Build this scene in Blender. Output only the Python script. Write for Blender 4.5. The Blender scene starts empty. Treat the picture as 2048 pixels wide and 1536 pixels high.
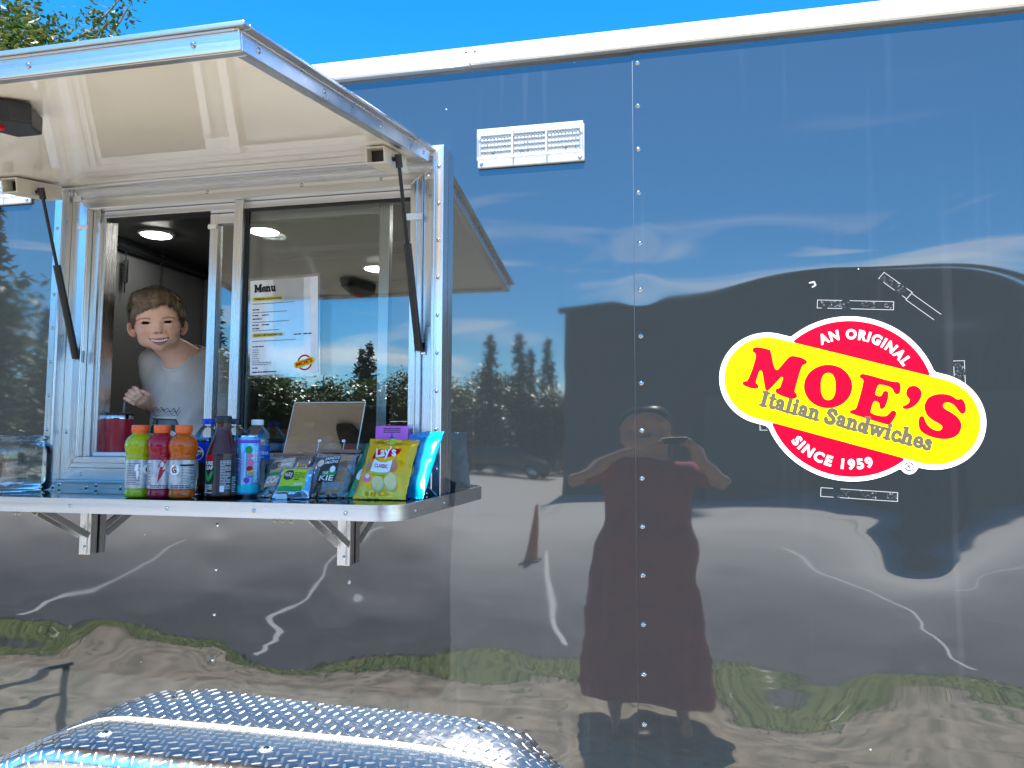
import bpy, bmesh, math, random
import numpy as np
from mathutils import Vector, Matrix, geometry
from mathutils.bvhtree import BVHTree
R_ = math.radians
random.seed(7); np.random.seed(7)
SC = bpy.context.scene
COL = SC.collection

# ------------------------------------------------------------------ camera, sky, sun, exposure
cd = bpy.data.cameras.new('camera'); cam = bpy.data.objects.new('camera', cd); COL.objects.link(cam)
cam.location = (0.0, -1.85, 1.5)
def _cam_matrix(yaw, pitch, roll):
    cy, sy = math.cos(yaw), math.sin(yaw)
    r = Vector((cy, sy, 0)); f = Vector((-sy, cy, 0)); u = Vector((0, 0, 1))
    f2 = f * math.cos(pitch) + u * math.sin(pitch); u2 = -f * math.sin(pitch) + u * math.cos(pitch)
    r3 = r * math.cos(roll) + u2 * math.sin(roll); u3 = -r * math.sin(roll) + u2 * math.cos(roll)
    return Matrix((r3, u3, -f2)).transposed()
cam.rotation_euler = _cam_matrix(R_(12.3824), R_(4.3224), R_(0.2110)).to_euler()
cd.sensor_width = 36.0; cd.lens = 1500 / 2048 * 36.0
cd.clip_start = 0.02; cd.clip_end = 2000
SC.camera = cam

SUN_EL, SUN_AZ = R_(53.0), R_(0.8)          # sun high, almost straight in front of the trailer wall
world = bpy.data.worlds.new('World'); SC.world = world; world.use_nodes = True
wn, wl = world.node_tree.nodes, world.node_tree.links
wn.clear()
sky = wn.new('ShaderNodeTexSky'); sky.sky_type = 'NISHITA'; sky.sun_disc = False
sky.sun_elevation = SUN_EL; sky.sun_rotation = R_(180) + SUN_AZ
sky.air_density = 1.0; sky.dust_density = 0.15; sky.ozone_density = 2.2
hs = wn.new('ShaderNodeHueSaturation'); hs.inputs['Saturation'].default_value = 1.22; hs.inputs['Value'].default_value = 1.0
tint = wn.new('ShaderNodeMix'); tint.data_type = 'RGBA'; tint.blend_type = 'MULTIPLY'; tint.inputs['Factor'].default_value = 1; tint.inputs['B'].default_value = (0.66, 0.90, 1.08, 1)
wl.new(sky.outputs[0], tint.inputs['A']); wl.new(tint.outputs['Result'], hs.inputs['Color'])
# thin wispy clouds low in the sky, all the way round
tc = wn.new('ShaderNodeTexCoord')
mp = wn.new('ShaderNodeMapping'); mp.inputs['Scale'].default_value = (2.4, 2.4, 15.0)
mp.inputs['Location'].default_value = (2.45, 0.4, 1.7)
nz = wn.new('ShaderNodeTexNoise'); nz.inputs['Scale'].default_value = 1.3; nz.inputs['Detail'].default_value = 8; nz.inputs['Distortion'].default_value = 1.1
cr = wn.new('ShaderNodeValToRGB'); cr.color_ramp.elements[0].position = 0.54; cr.color_ramp.elements[1].position = 0.70
sx = wn.new('ShaderNodeSeparateXYZ')
band = wn.new('ShaderNodeValToRGB'); be = band.color_ramp.elements
be[0].position = 0.03; be[0].color = (1, 1, 1, 1); be[1].position = 0.42; be[1].color = (0, 0, 0, 1)
mul = wn.new('ShaderNodeMath'); mul.operation = 'MULTIPLY'
mul2 = wn.new('ShaderNodeMath'); mul2.operation = 'MULTIPLY'; mul2.inputs[1].default_value = 0.95
mixc = wn.new('ShaderNodeMix'); mixc.data_type = 'RGBA'
mixc.inputs['B'].default_value = (9.0, 9.2, 9.6, 1)
wl.new(tc.outputs['Generated'], mp.inputs['Vector']); wl.new(mp.outputs[0], nz.inputs['Vector'])
wl.new(nz.outputs['Fac'], cr.inputs['Fac']); wl.new(tc.outputs['Generated'], sx.inputs[0]); wl.new(sx.outputs['Z'], band.inputs['Fac'])
wl.new(cr.outputs[0], mul.inputs[0]); wl.new(band.outputs[0], mul.inputs[1]); wl.new(mul.outputs[0], mul2.inputs[0])
wl.new(mul2.outputs[0], mixc.inputs['Factor']); wl.new(hs.outputs[0], mixc.inputs['A'])
bg = wn.new('ShaderNodeBackground'); bg.inputs['Strength'].default_value = 0.061
wo = wn.new('ShaderNodeOutputWorld')
wl.new(mixc.outputs['Result'], bg.inputs['Color']); wl.new(bg.outputs[0], wo.inputs['Surface'])

sd = bpy.data.lights.new('sun', 'SUN'); sun = bpy.data.objects.new('sun', sd); COL.objects.link(sun)
sd.energy = 2.75; sd.angle = R_(0.53); sd.color = (1.0, 0.95, 0.87)
_sdir = Vector((-math.sin(SUN_AZ) * math.cos(SUN_EL), -math.cos(SUN_AZ) * math.cos(SUN_EL), math.sin(SUN_EL)))
sun.rotation_euler = (-_sdir).to_track_quat('-Z', 'Y').to_euler(); sun.location = _sdir * 30

SC.view_settings.view_transform = 'Standard'; SC.view_settings.look = 'None'
SC.view_settings.exposure = 2.53; SC.view_settings.gamma = 1.0; SC.view_settings.use_curve_mapping = False
SC.render.engine = 'CYCLES'
SC.cycles.use_denoising = True
SC.cycles.max_bounces = 10; SC.cycles.transparent_max_bounces = 16; SC.cycles.glossy_bounces = 6
SC.cycles.transmission_bounces = 6; SC.cycles.diffuse_bounces = 6
SC.cycles.caustics_reflective = True; SC.cycles.caustics_refractive = False
SC.cycles.sample_clamp_indirect = 6.0

# ------------------------------------------------------------------ materials
MATS = {}
def newmat(name):
    m = bpy.data.materials.new(name); m.use_nodes = True
    return m, m.node_tree.nodes, m.node_tree.links, m.node_tree.nodes['Principled BSDF']
def pm(name, col, rough=0.5, metal=0.0, ior=None, trans=0.0, var=0.06, vscale=30.0, bump=0.0, bscale=200.0,
       coat=0.0, spec=None, stretch=None, emit=None, estr=0.0, sss=0.0, rvar=0.0):
    if name in MATS: return MATS[name]
    m, n, l, b = newmat(name)
    b.inputs['Roughness'].default_value = rough; b.inputs['Metallic'].default_value = metal
    if ior: b.inputs['IOR'].default_value = ior
    if trans: b.inputs['Transmission Weight'].default_value = trans
    if coat: b.inputs['Coat Weight'].default_value = coat; b.inputs['Coat Roughness'].default_value = 0.05
    if spec is not None: b.inputs['Specular IOR Level'].default_value = spec
    if sss:
        b.inputs['Subsurface Weight'].default_value = sss; b.inputs['Subsurface Radius'].default_value = (0.008, 0.003, 0.0015)
    if emit: b.inputs['Emission Color'].default_value = (*emit, 1); b.inputs['Emission Strength'].default_value = estr
    t = n.new('ShaderNodeTexCoord'); mpn = n.new('ShaderNodeMapping'); l.new(t.outputs['Object'], mpn.inputs['Vector'])
    if stretch: mpn.inputs['Scale'].default_value = stretch
    nn = n.new('ShaderNodeTexNoise'); nn.inputs['Scale'].default_value = vscale; nn.inputs['Detail'].default_value = 5
    l.new(mpn.outputs[0], nn.inputs['Vector'])
    mr = n.new('ShaderNodeMapRange'); mr.inputs['From Min'].default_value = 0.3; mr.inputs['From Max'].default_value = 0.7
    mr.inputs['To Min'].default_value = 1 - var; mr.inputs['To Max'].default_value = 1 + var
    l.new(nn.outputs['Fac'], mr.inputs['Value'])
    mx = n.new('ShaderNodeMix'); mx.data_type = 'RGBA'; mx.blend_type = 'MULTIPLY'; mx.inputs['Factor'].default_value = 1
    mx.inputs['A'].default_value = (*col, 1); l.new(mr.outputs[0], mx.inputs['B']); l.new(mx.outputs['Result'], b.inputs['Base Color'])
    if rvar:
        m2 = n.new('ShaderNodeMapRange'); m2.inputs['From Min'].default_value = 0.3; m2.inputs['From Max'].default_value = 0.7
        m2.inputs['To Min'].default_value = max(0, rough - rvar); m2.inputs['To Max'].default_value = rough + rvar
        l.new(nn.outputs['Fac'], m2.inputs['Value']); l.new(m2.outputs[0], b.inputs['Roughness'])
    if bump:
        nb = n.new('ShaderNodeTexNoise'); nb.inputs['Scale'].default_value = bscale; nb.inputs['Detail'].default_value = 3
        l.new(mpn.outputs[0], nb.inputs['Vector'])
        bp = n.new('ShaderNodeBump'); bp.inputs['Strength'].default_value = bump; bp.inputs['Distance'].default_value = 0.002
        l.new(nb.outputs['Fac'], bp.inputs['Height']); l.new(bp.outputs[0], b.inputs['Normal'])
    MATS[name] = m
    return m
def glassy(name, tint=(0.9, 0.95, 0.95), refl=0.1, fres=1.45, rough=0.0, glcol=(1, 1, 1)):
    """thin clear sheet: see-through with a mirror film on it"""
    m, n, l, b = newmat(name); n.remove(b)
    out = n['Material Output']
    tr = n.new('ShaderNodeBsdfTransparent'); tr.inputs['Color'].default_value = (*tint, 1)
    gl = n.new('ShaderNodeBsdfGlossy'); gl.inputs['Roughness'].default_value = rough; gl.inputs['Color'].default_value = (*glcol, 1)
    fr = n.new('ShaderNodeFresnel'); fr.inputs['IOR'].default_value = fres
    ad = n.new('ShaderNodeMath'); ad.operation = 'ADD'; ad.use_clamp = True; ad.inputs[1].default_value = refl
    mx = n.new('ShaderNodeMixShader'); l.new(fr.outputs[0], ad.inputs[0]); l.new(ad.outputs[0], mx.inputs['Fac'])
    l.new(tr.outputs[0], mx.inputs[1]); l.new(gl.outputs[0], mx.inputs[2]); l.new(mx.outputs[0], out.inputs['Surface'])
    MATS[name] = m
    return m

ALU = pm('aluminium', (0.72, 0.725, 0.735), 0.32, 1.0, var=0.10, vscale=14, bump=0.08, bscale=260, stretch=(1, 1, 1), rvar=0.07)
ALUX = pm('aluminium_extruded', (0.72, 0.725, 0.735), 0.32, 1.0, var=0.07, vscale=20, bump=0.12, bscale=120, stretch=(0.05, 1, 6), rvar=0.05)
ALUZ = pm('aluminium_upright', (0.76, 0.765, 0.775), 0.28, 1.0, var=0.07, vscale=20, bump=0.12, bscale=120, stretch=(6, 6, 0.05), rvar=0.05)
SILVER = pm('rivet_metal', (0.50, 0.51, 0.53), 0.12, 1.0, var=0.12, vscale=300)
TREAD = pm('tread_plate', (0.88, 0.89, 0.90), 0.24, 1.0, var=0.06, vscale=40, bump=0.05, bscale=150, rvar=0.06)
AWN = pm('awning_white', (0.90, 0.88, 0.835), 0.035, var=0.03, vscale=6, ior=1.34)
BLACKP = pm('black_plastic', (0.015, 0.016, 0.018), 0.38, var=0.2, vscale=60)
BLACKG = pm('black_gloss', (0.008, 0.009, 0.011), 0.03, ior=1.9, var=0.2, vscale=8, rvar=0.02)
RUBBER = pm('rubber', (0.02, 0.02, 0.02), 0.8, var=0.25, vscale=40)
WHITEP = pm('white_plastic', (0.80, 0.80, 0.79), 0.35, var=0.03)
BEIGEM = pm('painted_tube', (0.72, 0.68, 0.60), 0.3, var=0.05)
INWALL = pm('interior_grey', (0.10, 0.106, 0.108), 0.45, var=0.08, vscale=5)
INCEIL = pm('interior_ceiling', (0.20, 0.205, 0.21), 0.4, var=0.05, vscale=5)

# ------------------------------------------------------------------ mesh helpers
ORG = {}
def tag(o, label=None, cat=None, group=None, kind=None):
    if label: o['label'] = label
    if cat: o['category'] = cat
    if group: o['group'] = group
    if kind: o['kind'] = kind
    return o
def thing(name, loc, label, cat, group=None):
    o = bpy.data.objects.new(name, None); o.empty_display_size = 0.05; COL.objects.link(o)
    o.location = loc; ORG[o] = Vector(loc)
    return tag(o, label, cat, group)
def mobj(name, verts, faces, mat, parent=None, smooth=False, mats=None, midx=None):
    me = bpy.data.meshes.new(name)
    off = ORG.get(parent, Vector((0, 0, 0))) if parent else Vector((0, 0, 0))
    if isinstance(verts, np.ndarray): v = (verts - np.array(off)).tolist()
    else: v = [(a[0] - off[0], a[1] - off[1], a[2] - off[2]) for a in verts]
    if isinstance(faces, np.ndarray): faces = faces.tolist()
    me.from_pydata(v, [], faces)
    if mats:
        for k in mats: me.materials.append(k)
        if midx is not None: me.polygons.foreach_set('material_index', midx)
    else: me.materials.append(mat)
    if smooth: me.polygons.foreach_set('use_smooth', [True] * len(me.polygons))
    me.update()
    o = bpy.data.objects.new(name, me); COL.objects.link(o)
    if parent:
        o.parent = parent; ORG[o] = off
    else: ORG[o] = Vector((0, 0, 0))
    return o
class MB:
    def __init__(s): s.v = []; s.f = []
    def quad(s, a, b, c, d):
        n = len(s.v); s.v += [tuple(a), tuple(b), tuple(c), tuple(d)]; s.f.append((n, n + 1, n + 2, n + 3)); return s
    def box(s, x0, x1, y0, y1, z0, z1, fn=None):
        n = len(s.v)
        p = [(x, y, z) for x in (x0, x1) for y in (y0, y1) for z in (z0, z1)]
        s.v += [fn(*q) if fn else q for q in p]
        s.f += [tuple(n + i for i in q) for q in ((0, 1, 3, 2), (4, 6, 7, 5), (0, 4, 5, 1), (2, 3, 7, 6), (0, 2, 6, 4), (1, 5, 7, 3))]
        return s
    def bar(s, a, b, w, h, up=(0, 0, 1)):
        a, b = Vector(a), Vector(b); d = (b - a).normalized(); up = Vector(up)
        sx_ = d.cross(up).normalized(); sz_ = sx_.cross(d).normalized(); n = len(s.v)
        for p in (a, b):
            for i, j in ((-1, -1), (1, -1), (1, 1), (-1, 1)): s.v.append(tuple(p + sx_ * (i * w / 2) + sz_ * (j * h / 2)))
        s.f += [tuple(n + i for i in q) for q in ((0, 1, 2, 3), (7, 6, 5, 4), (0, 4, 5, 1), (1, 5, 6, 2), (2, 6, 7, 3), (3, 7, 4, 0))]
        return s
    def tube(s, pts, r, seg=8, cap=True):
        pts = [Vector(p) for p in pts]; rs = r if isinstance(r, (list, tuple)) else [r] * len(pts)
        n0 = len(s.v); prev = None
        for i, p in enumerate(pts):
            d = (pts[min(i + 1, len(pts) - 1)] - pts[max(i - 1, 0)]).normalized()
            if prev is None:
                t = Vector((0, 0, 1)) if abs(d.z) < 0.9 else Vector((1, 0, 0))
                a = d.cross(t).normalized()
            else: a = (prev - d * prev.dot(d)).normalized()
            prev = a; b = d.cross(a)
            for k in range(seg):
                th = 2 * math.pi * k / seg; s.v.append(tuple(p + (a * math.cos(th) + b * math.sin(th)) * rs[i]))
        for i in range(len(pts) - 1):
            for k in range(seg):
                k2 = (k + 1) % seg
                s.f.append((n0 + i * seg + k, n0 + i * seg + k2, n0 + (i + 1) * seg + k2, n0 + (i + 1) * seg + k))
        if cap:
            s.f.append(tuple(n0 + k for k in reversed(range(seg)))); e = n0 + (len(pts) - 1) * seg
            s.f.append(tuple(e + k for k in range(seg)))
        return s
    def lathe(s, prof, c, seg=32, axis=None, cap0=True, cap1=True):
        """prof: list of (r, h); axis: Vector, default z"""
        n0 = len(s.v); c = Vector(c)
        ax = Vector(axis).normalized() if axis else Vector((0, 0, 1))
        t = Vector((1, 0, 0)) if abs(ax.x) < 0.9 else Vector((0, 1, 0))
        a = (t - ax * t.dot(ax)).normalized(); b = ax.cross(a)
        for r, h in prof:
            for k in range(seg):
                th = 2 * math.pi * k / seg; s.v.append(tuple(c + ax * h + (a * math.cos(th) + b * math.sin(th)) * r))
        for i in range(len(prof) - 1):
            for k in range(seg):
                k2 = (k + 1) % seg
                s.f.append((n0 + i * seg + k, n0 + i * seg + k2, n0 + (i + 1) * seg + k2, n0 + (i + 1) * seg + k))
        if cap0: s.f.append(tuple(n0 + k for k in reversed(range(seg))))
        if cap1:
            e = n0 + (len(prof) - 1) * seg; s.f.append(tuple(e + k for k in range(seg)))
        return s
    def extrude(s, poly, fn, t0, t1):
        """poly: 2D outline, fn(a,b,t) -> 3D"""
        n = len(s.v); k = len(poly)
        for t in (t0, t1): s.v += [tuple(fn(a, b, t)) for a, b in poly]
        s.f.append(tuple(n + i for i in range(k))); s.f.append(tuple(n + k + i for i in reversed(range(k))))
        for i in range(k):
            j = (i + 1) % k; s.f.append((n + i, n + k + i, n + k + j, n + j))
        return s
    def add(s, v, f):
        n = len(s.v); s.v += [tuple(x) for x in v]; s.f += [tuple(n + i for i in q) for q in f]; return s
    def obj(s, name, mat, parent=None, smooth=False, bevel=0.0, seg=2):
        o = mobj(name, s.v, s.f, mat, parent, smooth)
        if bevel:
            m = o.modifiers.new('bevel', 'BEVEL'); m.width = bevel; m.segments = seg; m.limit_method = 'ANGLE'; m.angle_limit = R_(40)
        if smooth:
            bm = bmesh.new(); bm.from_mesh(o.data); bmesh.ops.recalc_face_normals(bm, faces=bm.faces)
            for e in bm.edges:
                if len(e.link_faces) == 2 and e.calc_face_angle(0) > R_(42): e.smooth = False
            bm.to_mesh(o.data); bm.free()
        return o
def dup(src, loc=None, parent=None):
    c = src.copy(); COL.objects.link(c)
    if loc is not None: c.location = loc
    if parent is not None: c.parent = parent
    return c
def dup_tree(root, loc, rz=0.0, sc=1.0, label=None):
    r = dup(root, loc); r.rotation_euler = (0, 0, rz); r.scale = (sc, sc, sc)
    if label: r['label'] = label
    for ch in [o for o in COL.objects if o.parent == root]:
        c = dup(ch, None, r)
        for g in [o for o in COL.objects if o.parent == ch]: dup(g, None, c)
    return r
def grid_mesh(fn, us, vs):
    v = [fn(a, b) for b in vs for a in us]; n = len(us); f = []
    for j in range(len(vs) - 1):
        for i in range(n - 1): f.append((j * n + i, j * n + i + 1, (j + 1) * n + i + 1, (j + 1) * n + i))
    return v, f

# value noise (numpy)
_P = np.random.RandomState(3).rand(64, 64, 64).astype(np.float32)
def vnoise(x, y, z=0.0):
    x, y, z = np.broadcast_arrays(np.asarray(x, np.float32), np.asarray(y, np.float32), np.asarray(z, np.float32))
    xi, yi, zi = np.floor(x).astype(int), np.floor(y).astype(int), np.floor(z).astype(int)
    fx, fy, fz = x - xi, y - yi, z - zi
    fx, fy, fz = [t * t * t * (t * (t * 6 - 15) + 10) for t in (fx, fy, fz)]
    def g(i, j, k): return _P[(xi + i) % 64, (yi + j) % 64, (zi + k) % 64]
    a = (g(0, 0, 0) * (1 - fx) + g(1, 0, 0) * fx) * (1 - fy) + (g(0, 1, 0) * (1 - fx) + g(1, 1, 0) * fx) * fy
    b = (g(0, 0, 1) * (1 - fx) + g(1, 0, 1) * fx) * (1 - fy) + (g(0, 1, 1) * (1 - fx) + g(1, 1, 1) * fx) * fy
    return (a * (1 - fz) + b * fz) * 2 - 1

# ------------------------------------------------------------------ flat print (ink) helpers
def ink(field, x0, x1, y0, y1, res):
    """fill of field<0 as a fine cell mesh in 2D"""
    nx, ny = max(2, int(round((x1 - x0) / res))), max(2, int(round((y1 - y0) / res)))
    X = np.linspace(x0, x1, nx + 1); Y = np.linspace(y0, y1, ny + 1)
    Fv = field(*np.meshgrid(X, Y, indexing='ij')); ins = Fv < 0
    V, Fc = [], []
    cnt = ins[:-1, :-1].astype(int) + ins[1:, :-1] + ins[1:, 1:] + ins[:-1, 1:]
    for i, j in zip(*np.nonzero(cnt)):
        cs = [(i, j), (i + 1, j), (i + 1, j + 1), (i, j + 1)]; poly = []
        if cnt[i, j] == 4: poly = [(X[a], Y[b]) for a, b in cs]
        else:
            for q in range(4):
                a, b = cs[q], cs[(q + 1) % 4]; fa, fb = Fv[a], Fv[b]
                if fa < 0: poly.append((X[a[0]], Y[a[1]]))
                if (fa < 0) != (fb < 0):
                    t = fa / (fa - fb); poly.append((X[a[0]] + (X[b[0]] - X[a[0]]) * t, Y[a[1]] + (Y[b[1]] - Y[a[1]]) * t))
        if len(poly) > 2:
            n = len(V); V += poly; Fc.append(tuple(range(n, n + len(poly))))
    return V, Fc
def f_circle(cx, cy, r): return lambda x, y: np.hypot(x - cx, y - cy) - r
def f_ell(cx, cy, a, b, ang=0.0):
    c, s = math.cos(ang), math.sin(ang)
    return lambda x, y: (np.hypot(((x - cx) * c + (y - cy) * s) / a, (-(x - cx) * s + (y - cy) * c) / b) - 1) * min(a, b)
def f_seg(pts, w):
    def fn(x, y):
        d = np.full(np.shape(x), 1e9)
        for (ax, ay), (bx, by) in zip(pts[:-1], pts[1:]):
            dx, dy = bx - ax, by - ay; L = dx * dx + dy * dy + 1e-12
            t = np.clip(((x - ax) * dx + (y - ay) * dy) / L, 0, 1)
            d = np.minimum(d, np.hypot(x - ax - dx * t, y - ay - dy * t))
        return d - w / 2
    return fn
def f_poly(pts):
    P = np.array(pts, float)
    def fn(x, y):
        d = np.full(np.shape(x), 1e9); inside = np.zeros(np.shape(x), bool); n = len(P)
        for i in range(n):
            ax, ay = P[i]; bx, by = P[(i + 1) % n]
            dx, dy = bx - ax, by - ay; L = dx * dx + dy * dy + 1e-12
            t = np.clip(((x - ax) * dx + (y - ay) * dy) / L, 0, 1)
            d = np.minimum(d, np.hypot(x - ax - dx * t, y - ay - dy * t))
            c = ((ay > y) != (by > y)) & (x < (bx - ax) * (y - ay) / (by - ay + 1e-12) + ax); inside ^= c
        return np.where(inside, -d, d)
    return fn
def f_rect(x0, x1, y0, y1, r=0.0):
    cx, cy, hx, hy = (x0 + x1) / 2, (y0 + y1) / 2, (x1 - x0) / 2 - r, (y1 - y0) / 2 - r
    def fn(x, y):
        qx, qy = np.abs(x - cx) - hx, np.abs(y - cy) - hy
        return np.hypot(np.maximum(qx, 0), np.maximum(qy, 0)) + np.minimum(np.maximum(qx, qy), 0) - r
    return fn
def f_or(*fs): return lambda x, y: np.minimum.reduce([f(x, y) for f in fs])
def f_and(*fs): return lambda x, y: np.maximum.reduce([f(x, y) for f in fs])
def f_not(f): return lambda x, y: -f(x, y)
def catmull(pts, n=5):
    P = [np.array(p, float) for p in pts]; out = []; L = len(P)
    for i in range(L):
        p0, p1, p2, p3 = P[i - 1], P[i], P[(i + 1) % L], P[(i + 2) % L]
        for k in range(n):
            t = k / n
            out.append(tuple(0.5 * ((2 * p1) + (-p0 + p2) * t + (2 * p0 - 5 * p1 + 4 * p2 - p3) * t * t + (-p0 + 3 * p1 - 3 * p2 + p3) * t ** 3)))
    return out
def tess(outer, holes=()):
    loops = [[Vector((a, b, 0)) for a, b in outer]] + [[Vector((a, b, 0)) for a, b in h] for h in holes]
    tri = geometry.tessellate_polygon(loops); flat = [(p.x, p.y) for lp in loops for p in lp]
    return flat, [tuple(t) for t in tri]
_TX = {}
def text2d(s, size=1.0, bold=0.0, spacing=1.0, shear=0.0, width=None, align='c'):
    key = (s, bold, spacing, shear)
    if key not in _TX:
        cu = bpy.data.curves.new('t', 'FONT'); cu.body = s; cu.size = 1.0; cu.offset = bold; cu.space_character = spacing
        cu.shear = shear; cu.resolution_u = 3; cu.dimensions = '2D'; cu.fill_mode = 'BOTH'
        o = bpy.data.objects.new('t', cu); COL.objects.link(o)
        dg = bpy.context.evaluated_depsgraph_get(); dg.update()
        me = bpy.data.meshes.new_from_object(o.evaluated_get(dg))
        v = [(p.co.x, p.co.y) for p in me.vertices]; f = [tuple(p.vertices) for p in me.polygons]
        bpy.data.objects.remove(o); bpy.data.curves.remove(cu); bpy.data.meshes.remove(me)
        _TX[key] = (v, f)
    v, f = _TX[key]
    xs = [p[0] for p in v]; w = max(xs) - min(xs); m = (max(xs) + min(xs)) / 2
    sx_ = size if width is None else width / w
    if align == 'l': m = min(xs)
    return [((x - m) * sx_, y * size) for x, y in v], f
# slab-serif letters as pen strokes (x-height = 1)
def _ell(cx, cy, rx, ry, a0=0, a1=360, n=18): return [(cx + rx * math.cos(R_(a0 + (a1 - a0) * i / n)), cy + ry * math.sin(R_(a0 + (a1 - a0) * i / n))) for i in range(n + 1)]
SLAB = {
 'I': (0.78, [([(.38, .06), (.38, 1.34)], .32), ([(.08, 1.34), (.68, 1.34)], .13), ([(.08, .07), (.68, .07)], .13)]),
 't': (0.70, [([(.3, 1.3), (.3, .25), (.42, .08), (.6, .12)], .25), ([(.06, .95), (.6, .95)], .13)]),
 'a': (0.92, [([(.14, .75), (.25, .92), (.45, .95), (.6, .82), (.62, .6), (.62, .12)], .25), (_ell(.34, .3, .2, .2), .19), ([(.62, .07), (.86, .07)], .13)]),
 'l': (0.62, [([(.3, .06), (.3, 1.48)], .28), ([(.08, 1.46), (.3, 1.46)], .13), ([(.05, .07), (.56, .07)], .13)]),
 'i': (0.62, [([(.3, .06), (.3, .93)], .28), ([(.08, .91), (.3, .91)], .13), ([(.05, .07), (.56, .07)], .13), ([(.29, 1.32), (.31, 1.32)], .3)]),
 'n': (1.04, [([(.25, .06), (.25, .93)], .27), ([(.03, .91), (.25, .91)], .13), ([(.02, .07), (.48, .07)], .13), ([(.25, .6), (.4, .88), (.6, .9), (.74, .75), (.76, .06)], .25), ([(.55, .07), (1.0, .07)], .13)]),
 'S': (1.05, [([(.86, 1.05), (.72, 1.3), (.46, 1.34), (.24, 1.2), (.22, .98), (.45, .8), (.72, .62), (.84, .4), (.72, .14), (.44, .06), (.2, .14), (.1, .38)], .28)]),
 'd': (1.02, [(_ell(.36, .47, .22, .36), .23), ([(.72, 1.48), (.72, .06)], .28), ([(.48, 1.46), (.72, 1.46)], .13), ([(.72, .07), (.96, .07)], .13)]),
 'w': (1.34, [([(.14, .9), (.38, .1), (.64, .8), (.92, .1), (1.16, .9)], .22), ([(0, .93), (.34, .93)], .13), ([(.5, .93), (.82, .93)], .13), ([(1.0, .93), (1.32, .93)], .13)]),
 'c': (0.88, [([(.74, .72), (.6, .9), (.4, .92), (.2, .75), (.15, .47), (.22, .2), (.42, .06), (.65, .12), (.78, .28)], .23)]),
 'h': (1.04, [([(.25, .06), (.25, 1.48)], .27), ([(.03, 1.46), (.25, 1.46)], .13), ([(.02, .07), (.48, .07)], .13), ([(.25, .6), (.4, .88), (.6, .9), (.74, .75), (.76, .06)], .25), ([(.55, .07), (1.0, .07)], .13)]),
 'e': (0.88, [([(.15, .5), (.74, .5), (.7, .75), (.55, .92), (.36, .9), (.2, .75), (.15, .47), (.22, .2), (.42, .06), (.65, .1), (.78, .26)], .2)]),
 's': (0.78, [([(.6, .72), (.46, .91), (.27, .88), (.2, .7), (.4, .52), (.6, .36), (.58, .13), (.38, .05), (.2, .1), (.13, .3)], .2)]),
 'M': (1.5, [([(.22, .06), (.22, 1.34)], .28), ([(1.24, .06), (1.24, 1.34)], .34), ([(.3, 1.3), (.72, .3), (1.18, 1.3)], .24), ([(.0, .07), (.46, .07)], .13), ([(.96, .07), (1.52, .07)], .13), ([(0, 1.34), (.36, 1.34)], .13), ([(1.1, 1.34), (1.5, 1.34)], .13)]),
 'u': (1.06, [([(.25, .9), (.26, .3), (.4, .09), (.58, .12), (.74, .4)], .25), ([(.76, .93), (.76, .06)], .27), ([(.03, .92), (.25, .92)], .13), ([(.52, .92), (.76, .92)], .13), ([(.76, .07), (1.0, .07)], .13)]),
 ' ': (0.5, [])}
def slab_text(s, width, res=0.055, grow=0.0):
    tot = sum(SLAB[c][0] for c in s); k = width / tot; x = 0; V, Fc = [], []
    for c in s:
        adv, st = SLAB[c]
        if st:
            v, f = ink(f_or(*[f_seg(p, w + grow) for p, w in st]), -0.15, adv + 0.15, -0.12, 1.62, res); n = len(V)
            V += [((x + a) * k - width / 2, b * k) for a, b in v]; Fc += [tuple(n + i for i in q) for q in f]
        x += adv
    return V, Fc
def put(name, vf, mapfn, mat, parent):
    """lay flat 2D print onto a surface: mapfn(a, b) -> 3D"""
    v, f = vf
    pv = [mapfn(a, b) for a, b in v]
    if None in pv:
        f = [q for q in f if all(pv[i] is not None for i in q)]; pv = [p or (0, 0, 0) for p in pv]; us_ = sorted({i for q in f for i in q}); mp_ = {a: k for k, a in enumerate(us_)}; pv = [pv[i] for i in us_]; f = [tuple(mp_[i] for i in q) for q in f]
    o = mobj(name, pv, f, mat, parent)
    if name == 'fine_print': o['kind'] = 'stuff'
    return o
def shift(vf, dx=0, dy=0, ang=0, sc=1):
    c, s = math.cos(ang), math.sin(ang); v, f = vf
    return [((a * c - b * s) * sc + dx, (a * s + b * c) * sc + dy) for a, b in v], f
def join(*vfs):
    V, Fc = [], []
    for v, f in vfs:
        n = len(V); V += v; Fc += [tuple(n + i for i in q) for q in f]
    return V, Fc
def print_mat(name, col, rough=0.35): return pm(name, col, rough, var=0.03, vscale=50, spec=0.12)
P_WHITE = print_mat('print_white', (0.85, 0.85, 0.84)); P_RED = print_mat('print_red', (0.62, 0.0, 0.016)); P_YEL = print_mat('print_yellow', (0.80, 0.64, 0.0))
P_BLACK = print_mat('print_black', (0.02, 0.02, 0.022)); P_GREY = print_mat('print_grey', (0.085, 0.075, 0.055)); P_BLUE = print_mat('print_blue', (0.01, 0.05, 0.55))
P_GREEN = print_mat('print_green', (0.03, 0.32, 0.08)); P_LIME = print_mat('print_lime', (0.45, 0.62, 0.04)); P_PINK = print_mat('print_pink', (0.8, 0.18, 0.36))
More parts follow.
